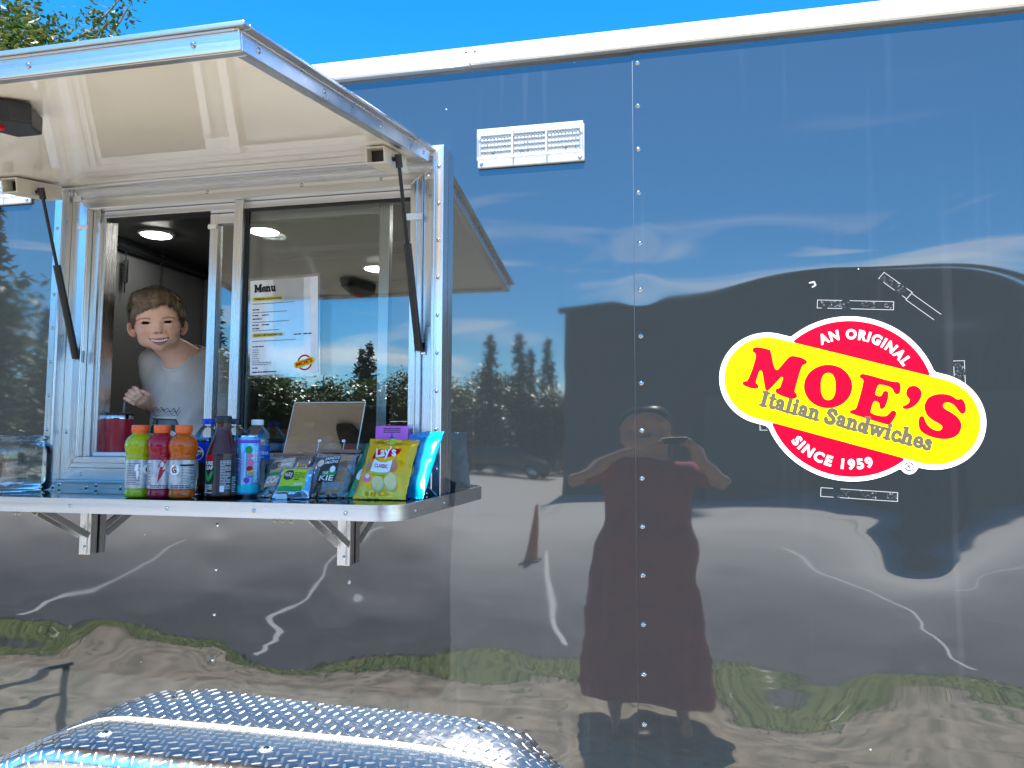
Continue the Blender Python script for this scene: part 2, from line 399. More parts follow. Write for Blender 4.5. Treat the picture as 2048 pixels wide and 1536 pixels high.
# ------------------------------------------------------------------ food trailer
TR = thing('food_trailer', (-0.2, 1.2, 0), 'dark glossy blue grey food trailer with an open serving window and silver trim', 'food trailer')
def inst(name, me, pos, parent, rot=None, sc=None):
    o = bpy.data.objects.new(name, me); COL.objects.link(o); o.parent = parent
    o.location = Vector(pos) - ORG[parent]; ORG[o] = Vector(pos)
    if rot is not None: o.rotation_euler = rot
    if sc: o.scale = sc
    return o
def rivet_mesh(r, h, name='rivet'):
    mb = MB(); prof = [(r * 1.25, 0.0), (r * 1.2, h * 0.15), (r, h * 0.3), (r * 0.86, h * 0.7), (r * 0.5, h * 0.95), (0.0005, h)]
    mb.lathe(prof, (0, 0, 0), 12, axis=(0, -1, 0), cap0=False)
    me = bpy.data.meshes.new(name); me.from_pydata(mb.v, [], mb.f); me.materials.append(SILVER)
    me.polygons.foreach_set('use_smooth', [True] * len(me.polygons)); me.update(); return me
RIV = rivet_mesh(0.0052, 0.004); RIVS = rivet_mesh(0.0042, 0.003)

# rivet columns in the wall (x, list of z)
COLA = [(-0.0855, 2.45 - 0.1115 * k) for k in range(4)] + [(-0.0835, 2.45 - 0.1155 * k) for k in range(4, 16)]
COLB = [(-1.2285, 1.268 - 0.1195 * k) for k in range(6)]
COLC = [(-0.84, 1.13)]
def bulge(x, z):
    """outward displacement of the thin skin: puckers at rivets, oil-canning low down"""
    x = np.asarray(x, np.float32); z = np.asarray(z, np.float32)
    h = np.zeros(np.broadcast(x, z).shape, np.float32)
    low = np.clip((1.75 - z) / 0.7, 0, 1)
    for xs, zs in COLA:
        k = 0.35 + 0.9 * np.clip((2.1 - zs) / 0.5, 0, 1)
        h -= 0.00055 * k * np.exp(-(((x - xs) / 0.030) ** 2 + ((z - zs) / 0.026) ** 2) / 2)
    for xs, zs in COLB + COLC:
        h -= 0.0010 * np.exp(-(((x - xs) / 0.032) ** 2 + ((z - zs) / 0.034) ** 2) / 2)
    h -= 0.0016 * np.exp(-((x + 0.085) / 0.09) ** 2 / 2) * np.clip((1.9 - z) / 0.5, 0, 1)
    # hand-placed dents and bellies
    for cx, cz, sx_, sz_, a in ((0.18, 0.98, 0.13, 0.13, -0.0012), (0.02, 1.13, 0.07, 0.10, 0.0014),
                                (0.86, 1.0, 0.16, 0.15, -0.0012), (0.36, 0.74, 0.15, 0.08, 0.0011), (0.05, 0.70, 0.12, 0.08, -0.0008),
                                (-0.38, 1.12, 0.13, 0.15, 0.0010), (-0.62, 0.98, 0.11, 0.12, 0.0006), (-0.95, 1.05, 0.14, 0.12, -0.0020),
                                (-1.05, 0.86, 0.13, 0.08, 0.0028), (-1.45, 1.05, 0.13, 0.12, 0.0020), (-1.62, 0.86, 0.10, 0.09, -0.0010),
                                (0.30, 1.80, 0.13, 0.07, -0.0014), (0.62, 1.80, 0.12, 0.07, -0.0024), (0.42, 1.92, 0.13, 0.06, 0.0012),
                                (-0.45, 0.78, 0.11, 0.06, -0.0016)):
        h += a * np.exp(-(((x - cx) / sx_) ** 2 + ((z - cz) / sz_) ** 2) / 2)
    zb = z - 1.125; h += 0.0072 * np.exp(-((x - 0.535) / 0.105) ** 2 / 2) * np.exp(-np.where(zb > 0, (zb / 0.10) ** 2, (zb / 0.24) ** 2) / 2)
    h += low * 0.0011 * vnoise(x * 4.1 + 5, z * 5.2 + 2, 0.3) + low * 0.00028 * vnoise(x * 9 + 1, z * 17 + 3, 4.2)
    h += np.clip((1.15 - z) / 0.35, 0, 1) * 0.00007 * vnoise(x * 6, z * 80, 7.7) + np.clip((0.92 - z) / 0.15, 0, 1) * 0.00013 * vnoise(x * 2.6 + 7, (z + 0.035 * vnoise(x * 3.5, z * 3, 1.3)) * 38, 2.9) + low * 0.000012 * vnoise(x * 8, z * 120, 2.2)
    h += 0.0006 * np.exp(-((x + 0.04) / 0.26) ** 2) * np.clip((1.65 - z) / 0.3, 0, 1) * vnoise(x * 6 + 3, z * 8.5, 5.5)
    h += 0.00022 * np.exp(-((x + 0.06) / 0.24) ** 2 - ((z - 1.42) / 0.16) ** 2) * vnoise(x * 4 + 2, z * 34, 8.8)
    d = np.clip(-0.0975 - x, 0, 2); h += 0.0055 * d * np.exp(-d / 0.16) * np.clip((2.0 - z) / 0.5, 0, 1)
    h += 0.00016 * vnoise(x * 2.3 + 9, z * 2.7, 1.1)
    return h
def wall_material():
    m, n, l, b = newmat('trailer_skin')
    b.inputs['Roughness'].default_value = 0.018; b.inputs['IOR'].default_value = 2.22
    t = n.new('ShaderNodeTexCoord'); mpn = n.new('ShaderNodeMapping'); mpn.inputs['Scale'].default_value = (1, 1, 0.035)
    l.new(t.outputs['Object'], mpn.inputs['Vector'])
    n1 = n.new('ShaderNodeTexNoise'); n1.inputs['Scale'].default_value = 26; n1.inputs['Detail'].default_value = 4
    l.new(mpn.outputs[0], n1.inputs['Vector'])
    r1 = n.new('ShaderNodeValToRGB'); r1.color_ramp.elements[0].position = 0.60; r1.color_ramp.elements[1].position = 0.82
    r1.color_ramp.elements[0].color = (0.018, 0.022, 0.024, 1); r1.color_ramp.elements[1].color = (0.036, 0.041, 0.045, 1)
    l.new(n1.outputs['Fac'], r1.inputs['Fac'])
    # small pale nicks and specks
    vo = n.new('ShaderNodeTexVoronoi'); vo.inputs['Scale'].default_value = 17; l.new(t.outputs['Object'], vo.inputs['Vector'])
    lt = n.new('ShaderNodeMath'); lt.operation = 'LESS_THAN'; lt.inputs[1].default_value = 0.030; l.new(vo.outputs['Distance'], lt.inputs[0])
    wnz = n.new('ShaderNodeTexWhiteNoise'); l.new(vo.outputs['Position'], wnz.inputs['Vector'])
    gt = n.new('ShaderNodeMath'); gt.operation = 'GREATER_THAN'; gt.inputs[1].default_value = 0.90; l.new(wnz.outputs['Value'], gt.inputs[0])
    ml = n.new('ShaderNodeMath'); ml.operation = 'MULTIPLY'; l.new(lt.outputs[0], ml.inputs[0]); l.new(gt.outputs[0], ml.inputs[1])
    mx = n.new('ShaderNodeMix'); mx.data_type = 'RGBA'; mx.inputs['B'].default_value = (0.6, 0.62, 0.65, 1)
    l.new(ml.outputs[0], mx.inputs['Factor']); l.new(r1.outputs[0], mx.inputs['A']); l.new(mx.outputs['Result'], b.inputs['Base Color'])
    n2 = n.new('ShaderNodeTexNoise'); n2.inputs['Scale'].default_value = 3.5; n2.inputs['Detail'].default_value = 6; l.new(t.outputs['Object'], n2.inputs['Vector'])
    mr = n.new('ShaderNodeMapRange'); mr.inputs['From Min'].default_value = 0.35; mr.inputs['From Max'].default_value = 0.75
    mr.inputs['To Min'].default_value = 0.018; mr.inputs['To Max'].default_value = 0.045
    l.new(n2.outputs['Fac'], mr.inputs['Value']); l.new(mr.outputs[0], b.inputs['Roughness'])
    return m
SKIN = wall_material()
HX0, HX1, HZ0, HZ1 = -1.745, -0.596, 1.386, 2.25
def panel(x0, x1, proud, step, fold=True):
    nx = max(2, int((x1 - x0) / step)); zs = np.linspace(0.46, 2.488, int(2.03 / step) + 1); xs = np.linspace(x0, x1, nx + 1)
    Xg, Zg = np.meshgrid(xs, zs); H = bulge(Xg, Zg) + proud
    # the lapped edge turns in at the seam
    V = np.stack([Xg, -H, Zg], -1).reshape(-1, 3)
    idx = np.arange(V.shape[0]).reshape(Xg.shape)
    q = np.stack([idx[:-1, :-1], idx[:-1, 1:], idx[1:, 1:], idx[1:, :-1]], -1)
    cx = (Xg[:-1, :-1] + Xg[1:, 1:]) / 2; cz = (Zg[:-1, :-1] + Zg[1:, 1:]) / 2
    keep = ~((cx > HX0) & (cx < HX1) & (cz > HZ0) & (cz < HZ1))
    q = q[keep].reshape(-1, 4).tolist()
    V = V.tolist()
    # folded left edge, so the lap has a real thickness
    n = len(V); c = idx[:, 0]
    V += [[x0 - 0.0002, 0.001, float(z)] for z in zs] + [list(V[int(i)]) for i in c]
    if fold: q += [[n + j, n + len(zs) + j, n + len(zs) + j + 1, n + j + 1] for j in range(len(zs) - 1)]
    me_o = mobj('side_panel', V, q, SKIN, TR, smooth=True)
    return me_o
PA = panel(-3.40, -1.2445, 0.0, 0.012); PB = panel(-1.2446, -0.0975, 0.0003, 0.0075, False)
PC = panel(-0.0972, 1.10, 0.0026, 0.0075); PD = panel(1.1003, 3.0, 0.0038, 0.02)
mb = MB(); mb.tube([(-0.0981, -float(bulge(-0.0981, z)) - 0.0014, z) for z in np.linspace(0.462, 2.486, 170)], 0.0009, 5); mb.obj('seam_edge', pm('seam_metal', (0.17, 0.175, 0.185), 0.35, 1.0), PC, smooth=True)
for xs, zs in COLA: inst('rivet', RIV, (xs, -float(bulge(xs, zs)) - 0.0026, zs), PC)
for xs, zs in COLB + COLC: inst('rivet', RIVS, (xs, -float(bulge(xs, zs)) - 0.0003, zs), PB)

# roof rail: two extruded lengths meeting at a riveted joint
railprof = [(0.012, 2.484), (-0.018, 2.482), (-0.0235, 2.486), (-0.0235, 2.490), (-0.0225, 2.492), (-0.0220, 2.498), (-0.0165, 2.5225), (-0.0185, 2.5245), (-0.0185, 2.527), (-0.013, 2.535), (-0.004, 2.5405), (0.012, 2.543), (0.06, 2.545), (0.06, 2.484)]
for x0, x1 in ((-3.41, -0.5185), (-0.5165, 3.01)):
    mb = MB(); mb.extrude(railprof, lambda a, b, t: (t, a, b), x0, x1); RL = mb.obj('roof_rail', pm('rail_aluminium', (0.84, 0.90, 0.97), 0.36, 0.8, var=0.04, vscale=20, bump=0.1, bscale=120, stretch=(0.05, 1, 6)), TR)
    xr = -0.5295 if x1 < 0 else -0.5055
    for zz in (2.497, 2.519): inst('rivet', RIVS, (xr, -0.0185, zz), RL)
# the rest of the box
mb = MB(); mb.box(-3.40, 3.0, 0.055, 2.44, 2.50, 2.56); mb.obj('roof', WHITEP, TR)
mb = MB(); mb.box(-3.40, 3.0, 2.40, 2.44, 0.46, 2.50); mb.obj('rear_wall', pm('skin_plain', (0.05, 0.055, 0.065), 0.06, ior=2.4), TR)
for xa, xb in ((-3.44, -3.402), (3.002, 3.04)): mb = MB(); mb.box(xa, xb, -0.004, 2.44, 0.46, 2.545); mb.obj('end_wall', MATS['skin_plain'], TR)
mb = MB(); mb.box(-3.40, 3.0, 0.05, 2.40, 0.66, 0.72); FL = mb.obj('trailer_floor', pm('rubber_floor', (0.05, 0.05, 0.05), 0.5), TR)
mb = MB(); mb.box(-3.40, 3.0, 0.008, 0.048, 0.40, 0.458); mb.box(-3.3, 2.9, 1.1, 1.2, 0.36, 0.44); mb.obj('chassis_beam', BLACKP, TR)
for dx in (-2.8, 2.4):
    mb = MB(); mb.box(dx - 0.04, dx + 0.04, 1.06, 1.14, 0.05, 0.40); mb.box(dx - 0.12, dx + 0.12, 0.98, 1.22, 0.0, 0.05); mb.obj('jack_stand', BLACKP, TR)

# ---------- interior
mb = MB(); mb.box(-3.39, -1.775, 0.03, 0.05, 0.72, 2.47); mb.box(-0.565, 2.99, 0.03, 0.05, 0.72, 2.47); mb.box(-1.775, -0.565, 0.03, 0.05, 0.72, 1.372); mb.box(-1.775, -0.565, 0.03, 0.05, 2.262, 2.47)
mb.obj('inner_lining', INWALL, TR)
mb = MB(); mb.box(-3.39, 2.99, 0.05, 2.395, 2.462, 2.49); CE = mb.obj('inner_ceiling', INCEIL, TR)
mb = MB(); mb.box(-3.39, 2.99, 2.36, 2.395, 0.72, 2.46); mb.obj('inner_back_wall', INWALL, TR)
mb = MB(); mb.box(-2.60, -2.56, 0.05, 2.36, 0.72, 2.46); PT = mb.obj('inner_partition', INWALL, TR)
mb = MB(); mb.tube([(-2.535, 0.06, 2.405), (-2.535, 1.86, 2.405)], 0.017, 12); mb.box(-2.558, -2.552, 0.06, 1.86, 2.43, 2.455); mb.obj('hanging_rail', BLACKG, TR, smooth=True)
mb = MB(); mb.box(-2.556, -2.50, 1.80, 1.86, 0.72, 2.385); mb.obj('corner_post', pm('post_grey', (0.12, 0.125, 0.13), 0.35), TR)
LENS = pm('lamp_lens', (0.9, 0.9, 0.88), 0.4, emit=(1.0, 0.97, 0.9), estr=7)
for lx, ly in ((-2.36, 1.15), (-1.835, 1.20), (-1.62, 2.0), (-0.9, 1.2), (-0.2, 1.2)):
    mb = MB(); mb.lathe([(0.082, 0), (0.080, 0.010), (0.066, 0.013)], (lx, ly, 2.4615), 28, axis=(0, 0, -1)); lp = mb.obj('ceiling_light', WHITEP, TR, smooth=True)
    mb = MB(); mb.lathe([(0.065, 0), (0.055, 0.004), (0.02, 0.006)], (lx, ly, 2.4475), 28, axis=(0, 0, -1)); mb.obj('lens', LENS, lp, smooth=True)
mb = MB(); mb.box(-2.05, -1.25, 1.52, 1.60, 2.435, 2.4615); mb.box(-2.05, -1.25, 1.66, 1.70, 2.44, 2.4615); mb.obj('ceiling_channel', pm('channel_grey', (0.32, 0.33, 0.33), 0.4), TR)
# kitchen shapes deep inside
mb = MB(); mb.box(-1.5, 0.8, 1.80, 2.36, 0.72, 1.60); mb.obj('back_counter', pm('steel_counter', (0.55, 0.56, 0.57), 0.3, 1.0), TR, bevel=0.006)
mb = MB(); mb.box(-0.55, 0.5, 1.95, 2.36, 1.85, 2.2); mb.obj('wall_cabinet', MATS['post_grey'], TR, bevel=0.006)

# ---------- window surround: nested aluminium rings
X0, X1, Z0, Z1 = -1.762, -0.579, 1.3545, 2.264
def ring(name, o0, o1, ya, yb, mat, parent=TR, rect=(X0, X1, Z0, Z1), names=('jamb', 'jamb', 'head', 'sill')):
    """mitred frame between insets o0 and o1; ya = front, yb = back"""
    x0, x1, z0, z1 = rect; a = (x0 + o0, x1 - o0, z0 + o0, z1 - o0); b = (x0 + o1, x1 - o1, z0 + o1, z1 - o1)
    P = lambda r: [(r[0], r[2]), (r[1], r[2]), (r[1], r[3]), (r[0], r[3])]
    A, B_ = P(a), P(b); root = None; e = 0.0004
    for k, nm in ((2, 'head'), (3, 'jamb'), (1, 'jamb'), (0, 'sill')):
        p, q, r, s = A[k], A[(k + 1) % 4], B_[(k + 1) % 4], B_[k]
        mb = MB(); mb.extrude([p, q, r, s], lambda u, w, t: (u, t, w), ya, yb)
        m_ = ALUX if nm in ('head', 'sill') else ALUZ
        if root is None: root = mb.obj(name, m_, parent, bevel=0.0012, seg=1)
        else: mb.obj(nm, m_, root, bevel=0.0012, seg=1)
    return root
R1 = ring('window_flange', 0.0, 0.0295, -0.045, 0.0, ALU)
R1b = ring('flange_lip', 0.0225, 0.0293, -0.0485, -0.0455, ALU)
R2 = ring('frame_channel', 0.030, 0.0640, -0.012, 0.03, ALU)
R3 = ring('window_frame', 0.0645, 0.0960, -0.022, 0.03, ALU)
R4 = ring('frame_stop', 0.0780, 0.0958, -0.0275, -0.0225, ALU)
for k in range(9):
    zz = 1.43 + k * 0.097
    inst('rivet', RIVS, (X0 + 0.012, -0.0452, zz), R1); inst('rivet', RIVS, (X1 - 0.012, -0.0452, zz), R1)
for k in range(11): inst('rivet', RIVS, (X0 + 0.04 + k * 0.1105, -0.0452, Z0 + 0.0125), R1)
for zz in (1.52, 1.80, 2.14):
    inst('screw', RIVS, (X0 + 0.046, -0.0122, zz), R2); inst('screw', RIVS, (X1 - 0.046, -0.0122, zz), R2)
for xx in (-1.28, -0.99, -0.76): inst('screw', RIVS, (xx, -0.0222, 2.193), R3)
for xx in (-1.66, -1.2, -0.7): inst('screw', RIVS, (xx, -0.0122, 1.4005), R2)
for xx in (-1.70, -1.58, -1.40, -1.22, -1.04, -0.86, -0.68): inst("rivet", RIV, (xx, -0.0452, 1.3735), R1)
# foam tabs stuck on the frame
FOAM = pm('foam_white', (0.82, 0.82, 0.8), 0.7)
for x0_, x1_, z0_, z1_, y_ in ((X1 - 0.108, X1 - 0.062, 2.075, 2.093, -0.0225), (X0 + 0.064, X0 + 0.10, 2.108, 2.122, -0.0225), (X0 + 0.034, X0 + 0.062, 2.196, 2.212, -0.0125), (X1 - 0.062, X1 - 0.034, 2.185, 2.197, -0.0125)):
    mb = MB(); mb.box(x0_, x1_, y_ - 0.006, y_, z0_, z1_); mb.obj('foam_tab', FOAM, TR, bevel=0.002)
# opening after the rings
OX0, OX1, OZ0, OZ1 = X0 + 0.097, X1 - 0.097, Z0 + 0.0965, Z1 - 0.0965
GLASS = glassy('window_glass', (0.76, 0.79, 0.78), 0.075, 1.45, 0.0, (0.93, 0.97, 1.0))
mb = MB(); mb.box(-1.197, -1.170, -0.016, 0.026, OZ0, OZ1); mb.obj('mullion', ALUZ, TR, bevel=0.001)
mb = MB(); mb.box(OX0, OX0 + 0.022, -0.004, 0.06, OZ0, OZ1); mb.box(OX0 + 0.022, OX0 + 0.03, 0.012, 0.06, OZ0, OZ1)
mb.obj('jamb_track', ALUZ, TR, bevel=0.001)
mb = MB(); mb.box(OX0 + 0.031, OX1, 0.004, 0.06, OZ1 - 0.02, OZ1 - 0.0005); mb.obj('head_track', ALUX, TR, bevel=0.001)
mb = MB(); mb.box(OX0 + 0.031, OX1, -0.002, 0.075, OZ0 + 0.0005, OZ0 + 0.012); SILL = mb.obj('sill_track', ALUX, TR, bevel=0.001)
GASK = pm('gasket', (0.012, 0.014, 0.014), 0.5)
mb = MB()
mb.box(-1.169, -1.163, 0.002, 0.012, OZ0 + 0.013, OZ1 - 0.021); mb.box(OX1 - 0.006, OX1, 0.002, 0.012, OZ0 + 0.013, OZ1 - 0.021); mb.box(-1.163, OX1 - 0.006, 0.002, 0.012, OZ1 - 0.028, OZ1 - 0.021); mb.box(-1.163, OX1 - 0.006, 0.002, 0.012, OZ0 + 0.013, OZ0 + 0.019)
mb.obj('gasket', GASK, TR)
mb = MB(); mb.box(-1.1695, OX1, 0.0065, 0.0105, OZ0 + 0.013, OZ1 - 0.021); mb.obj('fixed_pane', GLASS, TR)
# sliding sash behind the fixed pane, pushed half open
SAX0, SAX1 = -1.303, -0.755
mb = MB(); mb.box(SAX0, SAX0 + 0.026, 0.030, 0.056, OZ0 + 0.013, OZ1 - 0.021); SA = mb.obj('sliding_sash', ALUZ, TR, bevel=0.0015)
mb = MB(); mb.box(SAX1 - 0.030, SAX1, 0.030, 0.056, OZ0 + 0.013, OZ1 - 0.021); mb.obj('stile', ALUZ, SA, bevel=0.0015)
mb = MB(); mb.box(SAX0 + 0.026, SAX1 - 0.030, 0.030, 0.056, OZ1 - 0.050, OZ1 - 0.021); mb.obj('top_rail', ALUX, SA, bevel=0.0015)
mb = MB(); mb.box(SAX0 + 0.026, SAX1 - 0.030, 0.030, 0.056, OZ0 + 0.013, OZ0 + 0.04); mb.obj('bottom_rail', ALUX, SA, bevel=0.0015)
mb = MB(); mb.box(SAX0 + 0.020, SAX1 - 0.024, 0.041, 0.045, OZ0 + 0.03, OZ1 - 0.04); mb.obj('sash_pane', glassy('sash_glass', (0.88, 0.90, 0.89), 0.05, 1.5), SA)
mb = MB(); mb.box(SAX0 - 0.004, SAX0 + 0.024, 0.024, 0.0295, 2.102, 2.116); mb.obj('foam_tab', FOAM, SA, bevel=0.002)

# ---------- awning hatch (hinged flap held up by two gas struts)
AY, AZ = -0.05, 2.221; ASL = math.atan2(0.150, 0.855); AV = 0.868
def aw(x, v, w): return (x, AY - v * math.cos(ASL) - w * math.sin(ASL), AZ - v * math.sin(ASL) + w * math.cos(ASL))
AX0, AX1 = -1.755, -0.614
mb = MB(); mb.box(AX0 + 0.004, AX1 - 0.004, 0.0, AV - 0.004, 0.004, 0.018, aw); AWN_O = mb.obj('awning_flap', AWN, TR)
mb = MB(); mb.box(AX0, AX1, AV - 0.003, AV + 0.003, -0.004, 0.0245, aw); mb.box(AX0 + 0.003, AX1 - 0.003, AV - 0.022, AV - 0.0035, -0.004, 0.0035, aw); FR_ = mb.obj('front_rim', ALUX, AWN_O, bevel=0.001, seg=1)
for s_, xe in ((-1, AX0), (1, AX1)):
    mb = MB(); mb.box(min(xe, xe - s_ * 0.006), max(xe, xe - s_ * 0.006), 0.0, AV - 0.0035, -0.004, 0.0245, aw)
    mb.box(min(xe - s_ * 0.0065, xe - s_ * 0.022), max(xe - s_ * 0.0065, xe - s_ * 0.022), 0.0, AV - 0.0225, -0.004, 0.0035, aw)
    mb.obj('side_rim', ALU, AWN_O, bevel=0.001, seg=1)
    mb = MB(); mb.box(xe - 0.014, xe + 0.014, -0.01, AV - 0.006, 0.0265, 0.0335, aw); mb.obj('side_lip', ALU, AWN_O, bevel=0.0015)
mb = MB(); mb.box(AX0 + 0.004, AX1 + 0.014, AV - 0.0055, AV + 0.012, 0.0265, 0.0335, aw); mb.box(AX0 + 0.004, AX1 - 0.004, AV + 0.004, AV + 0.0065, 0.0225, 0.026, aw); mb.obj('front_lip', ALUX, AWN_O, bevel=0.0015)
mb = MB(); mb.box(AX0 + 0.016, AX1 - 0.016, 0.0, AV - 0.006, 0.0185, 0.0235, aw); mb.obj('top_skin', MATS['skin_plain'], AWN_O)
mb = MB(); mb.box(AX0 + 0.024, AX1 - 0.024, 0.0, 0.030, -0.004, 0.0035, aw); mb.obj('hinge_rim', ALUX, AWN_O, bevel=0.001, seg=1)
for xx in (-1.60, -1.28, -0.98, -0.69): inst('rivet', RIVS, aw(xx, AV + 0.003, 0.011), FR_)
for v_ in (0.05, 0.33, 0.60, 0.82): inst('rivet', RIVS, aw(AX1, v_, 0.011), AWN_O, rot=(0, 0, R_(90)))
# strut mounting tubes: rectangular, open at the front
def rect_tube(x0, x1, v0, v1, w0, w1, t=0.003):
    mb = MB(); mb.box(x0, x1, v0, v1, w0, w0 + t, aw); mb.box(x0, x1, v0, v1, w1 - t, w1, aw)
    mb.box(x0, x0 + t, v0, v1, w0 + t, w1 - t, aw); mb.box(x1 - t, x1, v0, v1, w0 + t, w1 - t, aw)
    return mb.obj('strut_mount', BEIGEM, AWN_O)
for x0_, x1_ in ((-0.706, -0.658), (-1.734, -1.686)):
    tb = rect_tube(x0_, x1_, 0.055, 0.205, -0.039, -0.0005)
    mb = MB(); mb.box(x0_ + 0.0032, x1_ - 0.0032, 0.17, 0.173, -0.0355, -0.004, aw); mb.obj('tube_inner_shade', BLACKP, tb)  # black plate stands in for the shade inside the open tube
def gas_strut(a, b, side):
    a, b = Vector(a), Vector(b); d = (b - a); m_ = a + d * 0.43
    mb = MB(); mb.tube([m_, b - d * 0.035], 0.0098, 14); g = mb.obj('gas_strut', BLACKP, TR, smooth=True)
    mb = MB(); mb.tube([a + d * 0.03, m_ + d * 0.01], 0.0045, 10); mb.obj('strut_rod', pm('strut_rod', (0.035, 0.035, 0.038), 0.25, 0.6), g, smooth=True)
    mb = MB(); mb.tube([a - d * 0.022, a + d * 0.045], 0.0085, 12); mb.tube([a + Vector((-side * 0.016, 0, 0)), a + Vector((side * 0.006, 0, 0))], 0.0055, 10); mb.obj('ball_joint', BLACKP, g, smooth=True)
    mb = MB(); mb.tube([b - d * 0.05, b + d * 0.006], 0.0105, 12); mb.tube([b, b + Vector((0, 0.015, 0))], 0.006, 10); mb.obj('ball_joint', BLACKP, g, smooth=True)
    mb = MB(); mb.box(b.x - 0.016, b.x + 0.016, b.y + 0.012, b.y + 0.018, b.z - 0.014, b.z + 0.02); mb.obj('mount_plate', SILVER, g, bevel=0.002)
gas_strut(aw(-0.643, 0.155, -0.022), (-0.646, -0.030, 1.735), 1)
gas_strut(aw(-1.668, 0.145, -0.030), (-1.676, -0.034, 1.733), 1)

# ---------- serving counter: black top with a rounded aluminium rim
CZ = 1.363; CX0, CX1, CD = -2.20, -0.566, 0.362; rad = 0.062
def rounded_outline(ins):
    r = rad - ins; pts = [(CX0 + ins, -0.001), (CX0 + ins, -(CD - ins) + r)]
    pts += [(CX0 + ins + r - r * math.cos(t), -(CD - ins) + r - r * math.sin(t)) for t in np.linspace(0, math.pi / 2, 9)[1:]]
    pts += [(CX1 - ins - r + r * math.sin(t), -(CD - ins) + r - r * math.cos(t)) for t in np.linspace(0, math.pi / 2, 13)]
    pts += [(CX1 - ins, -0.001)]
    return pts
mb = MB(); mb.extrude([(x, y) for x, y in rounded_outline(0.0035)], lambda a, b, t: (a, b, t), CZ - 0.012, CZ); CTR = mb.obj('serving_counter', BLACKG, TR)
mb = MB(); mb.extrude([(x, y) for x, y in rounded_outline(0.012)], lambda a, b, t: (a, b, t), CZ - 0.0145, CZ - 0.0125); mb.obj('underside_board', pm('ply_dark', (0.20, 0.17, 0.12), 0.6), CTR)
o_, i_ = rounded_outline(0.0), rounded_outline(0.003)
mb = MB()
for t0, t1 in ((CZ - 0.033, CZ + 0.0008),):
    n = len(mb.v)
    for z_ in (t0, t1): mb.v += [(x, y, z_) for x, y in o_] + [(x, y, z_) for x, y in i_]
    k = len(o_)
    for q in range(k - 1):
        mb.f += [(n + q, n + q + 1, n + 2 * k + q + 1, n + 2 * k + q), (n + k + q + 1, n + k + q, n + 3 * k + q, n + 3 * k + q + 1),
                 (n + 2 * k + q, n + 2 * k + q + 1, n + 3 * k + q + 1, n + 3 * k + q), (n + q + 1, n + q, n + k + q, n + k + q + 1)]
RIM = mb.obj('counter_rim', ALUX, CTR, smooth=True)
for xx in (-1.98, -1.60, -1.37, -1.115, -0.90, -0.685): inst('rivet', RIVS, (xx, -CD - 0.0001, CZ - 0.017), RIM)
for yy in (-0.26, -0.05): inst('rivet', RIVS, (CX1 + 0.0001, yy, CZ - 0.017), RIM, rot=(0, 0, R_(90)))
# fold-down brackets under the counter
def bracket(x):
    mb = MB(); mb.box(x - 0.018, x + 0.018, -0.030, -0.0045, 1.178, CZ - 0.035); mb.box(x - 0.009, x + 0.009, -0.034, -0.0302, 1.180, CZ - 0.036); br = mb.obj('counter_bracket', ALUZ, CTR, bevel=0.0015)
    for s_ in (-1, 1):
        mb = MB(); mb.bar((x + s_ * 0.016, -0.250, CZ - 0.016), (x + s_ * 0.016, -0.034, 1.232), 0.004, 0.017, up=(0, 0, 1)); mb.obj('brace', ALU, br)
    mb = MB(); mb.box(x - 0.013, x + 0.013, -0.30, -0.02, CZ - 0.034, CZ - 0.0155); mb.obj('bracket_arm', ALU, br)
    inst('screw', RIVS, (x + 0.004, -0.0342, 1.20), br)
bracket(-0.842); bracket(-1.622)
# wire clips hanging under the counter
CLIP = pm('clip_wire', (0.75, 0.72, 0.62), 0.3, 1.0)
for x_, y_ in ((-0.885, -0.30), (-0.868, -0.30), (-0.840, -0.31), (-1.585, -0.30), (-1.572, -0.30), (-1.515, -0.31)):
    mb = MB(); mb.tube([(x_, y_, CZ - 0.030), (x_ + 0.001, y_ - 0.006, CZ - 0.044), (x_ + 0.006, y_ - 0.004, CZ - 0.048), (x_ + 0.008, y_, CZ - 0.040)], 0.0012, 6); mb.obj('wire_clip', CLIP, CTR, smooth=True)

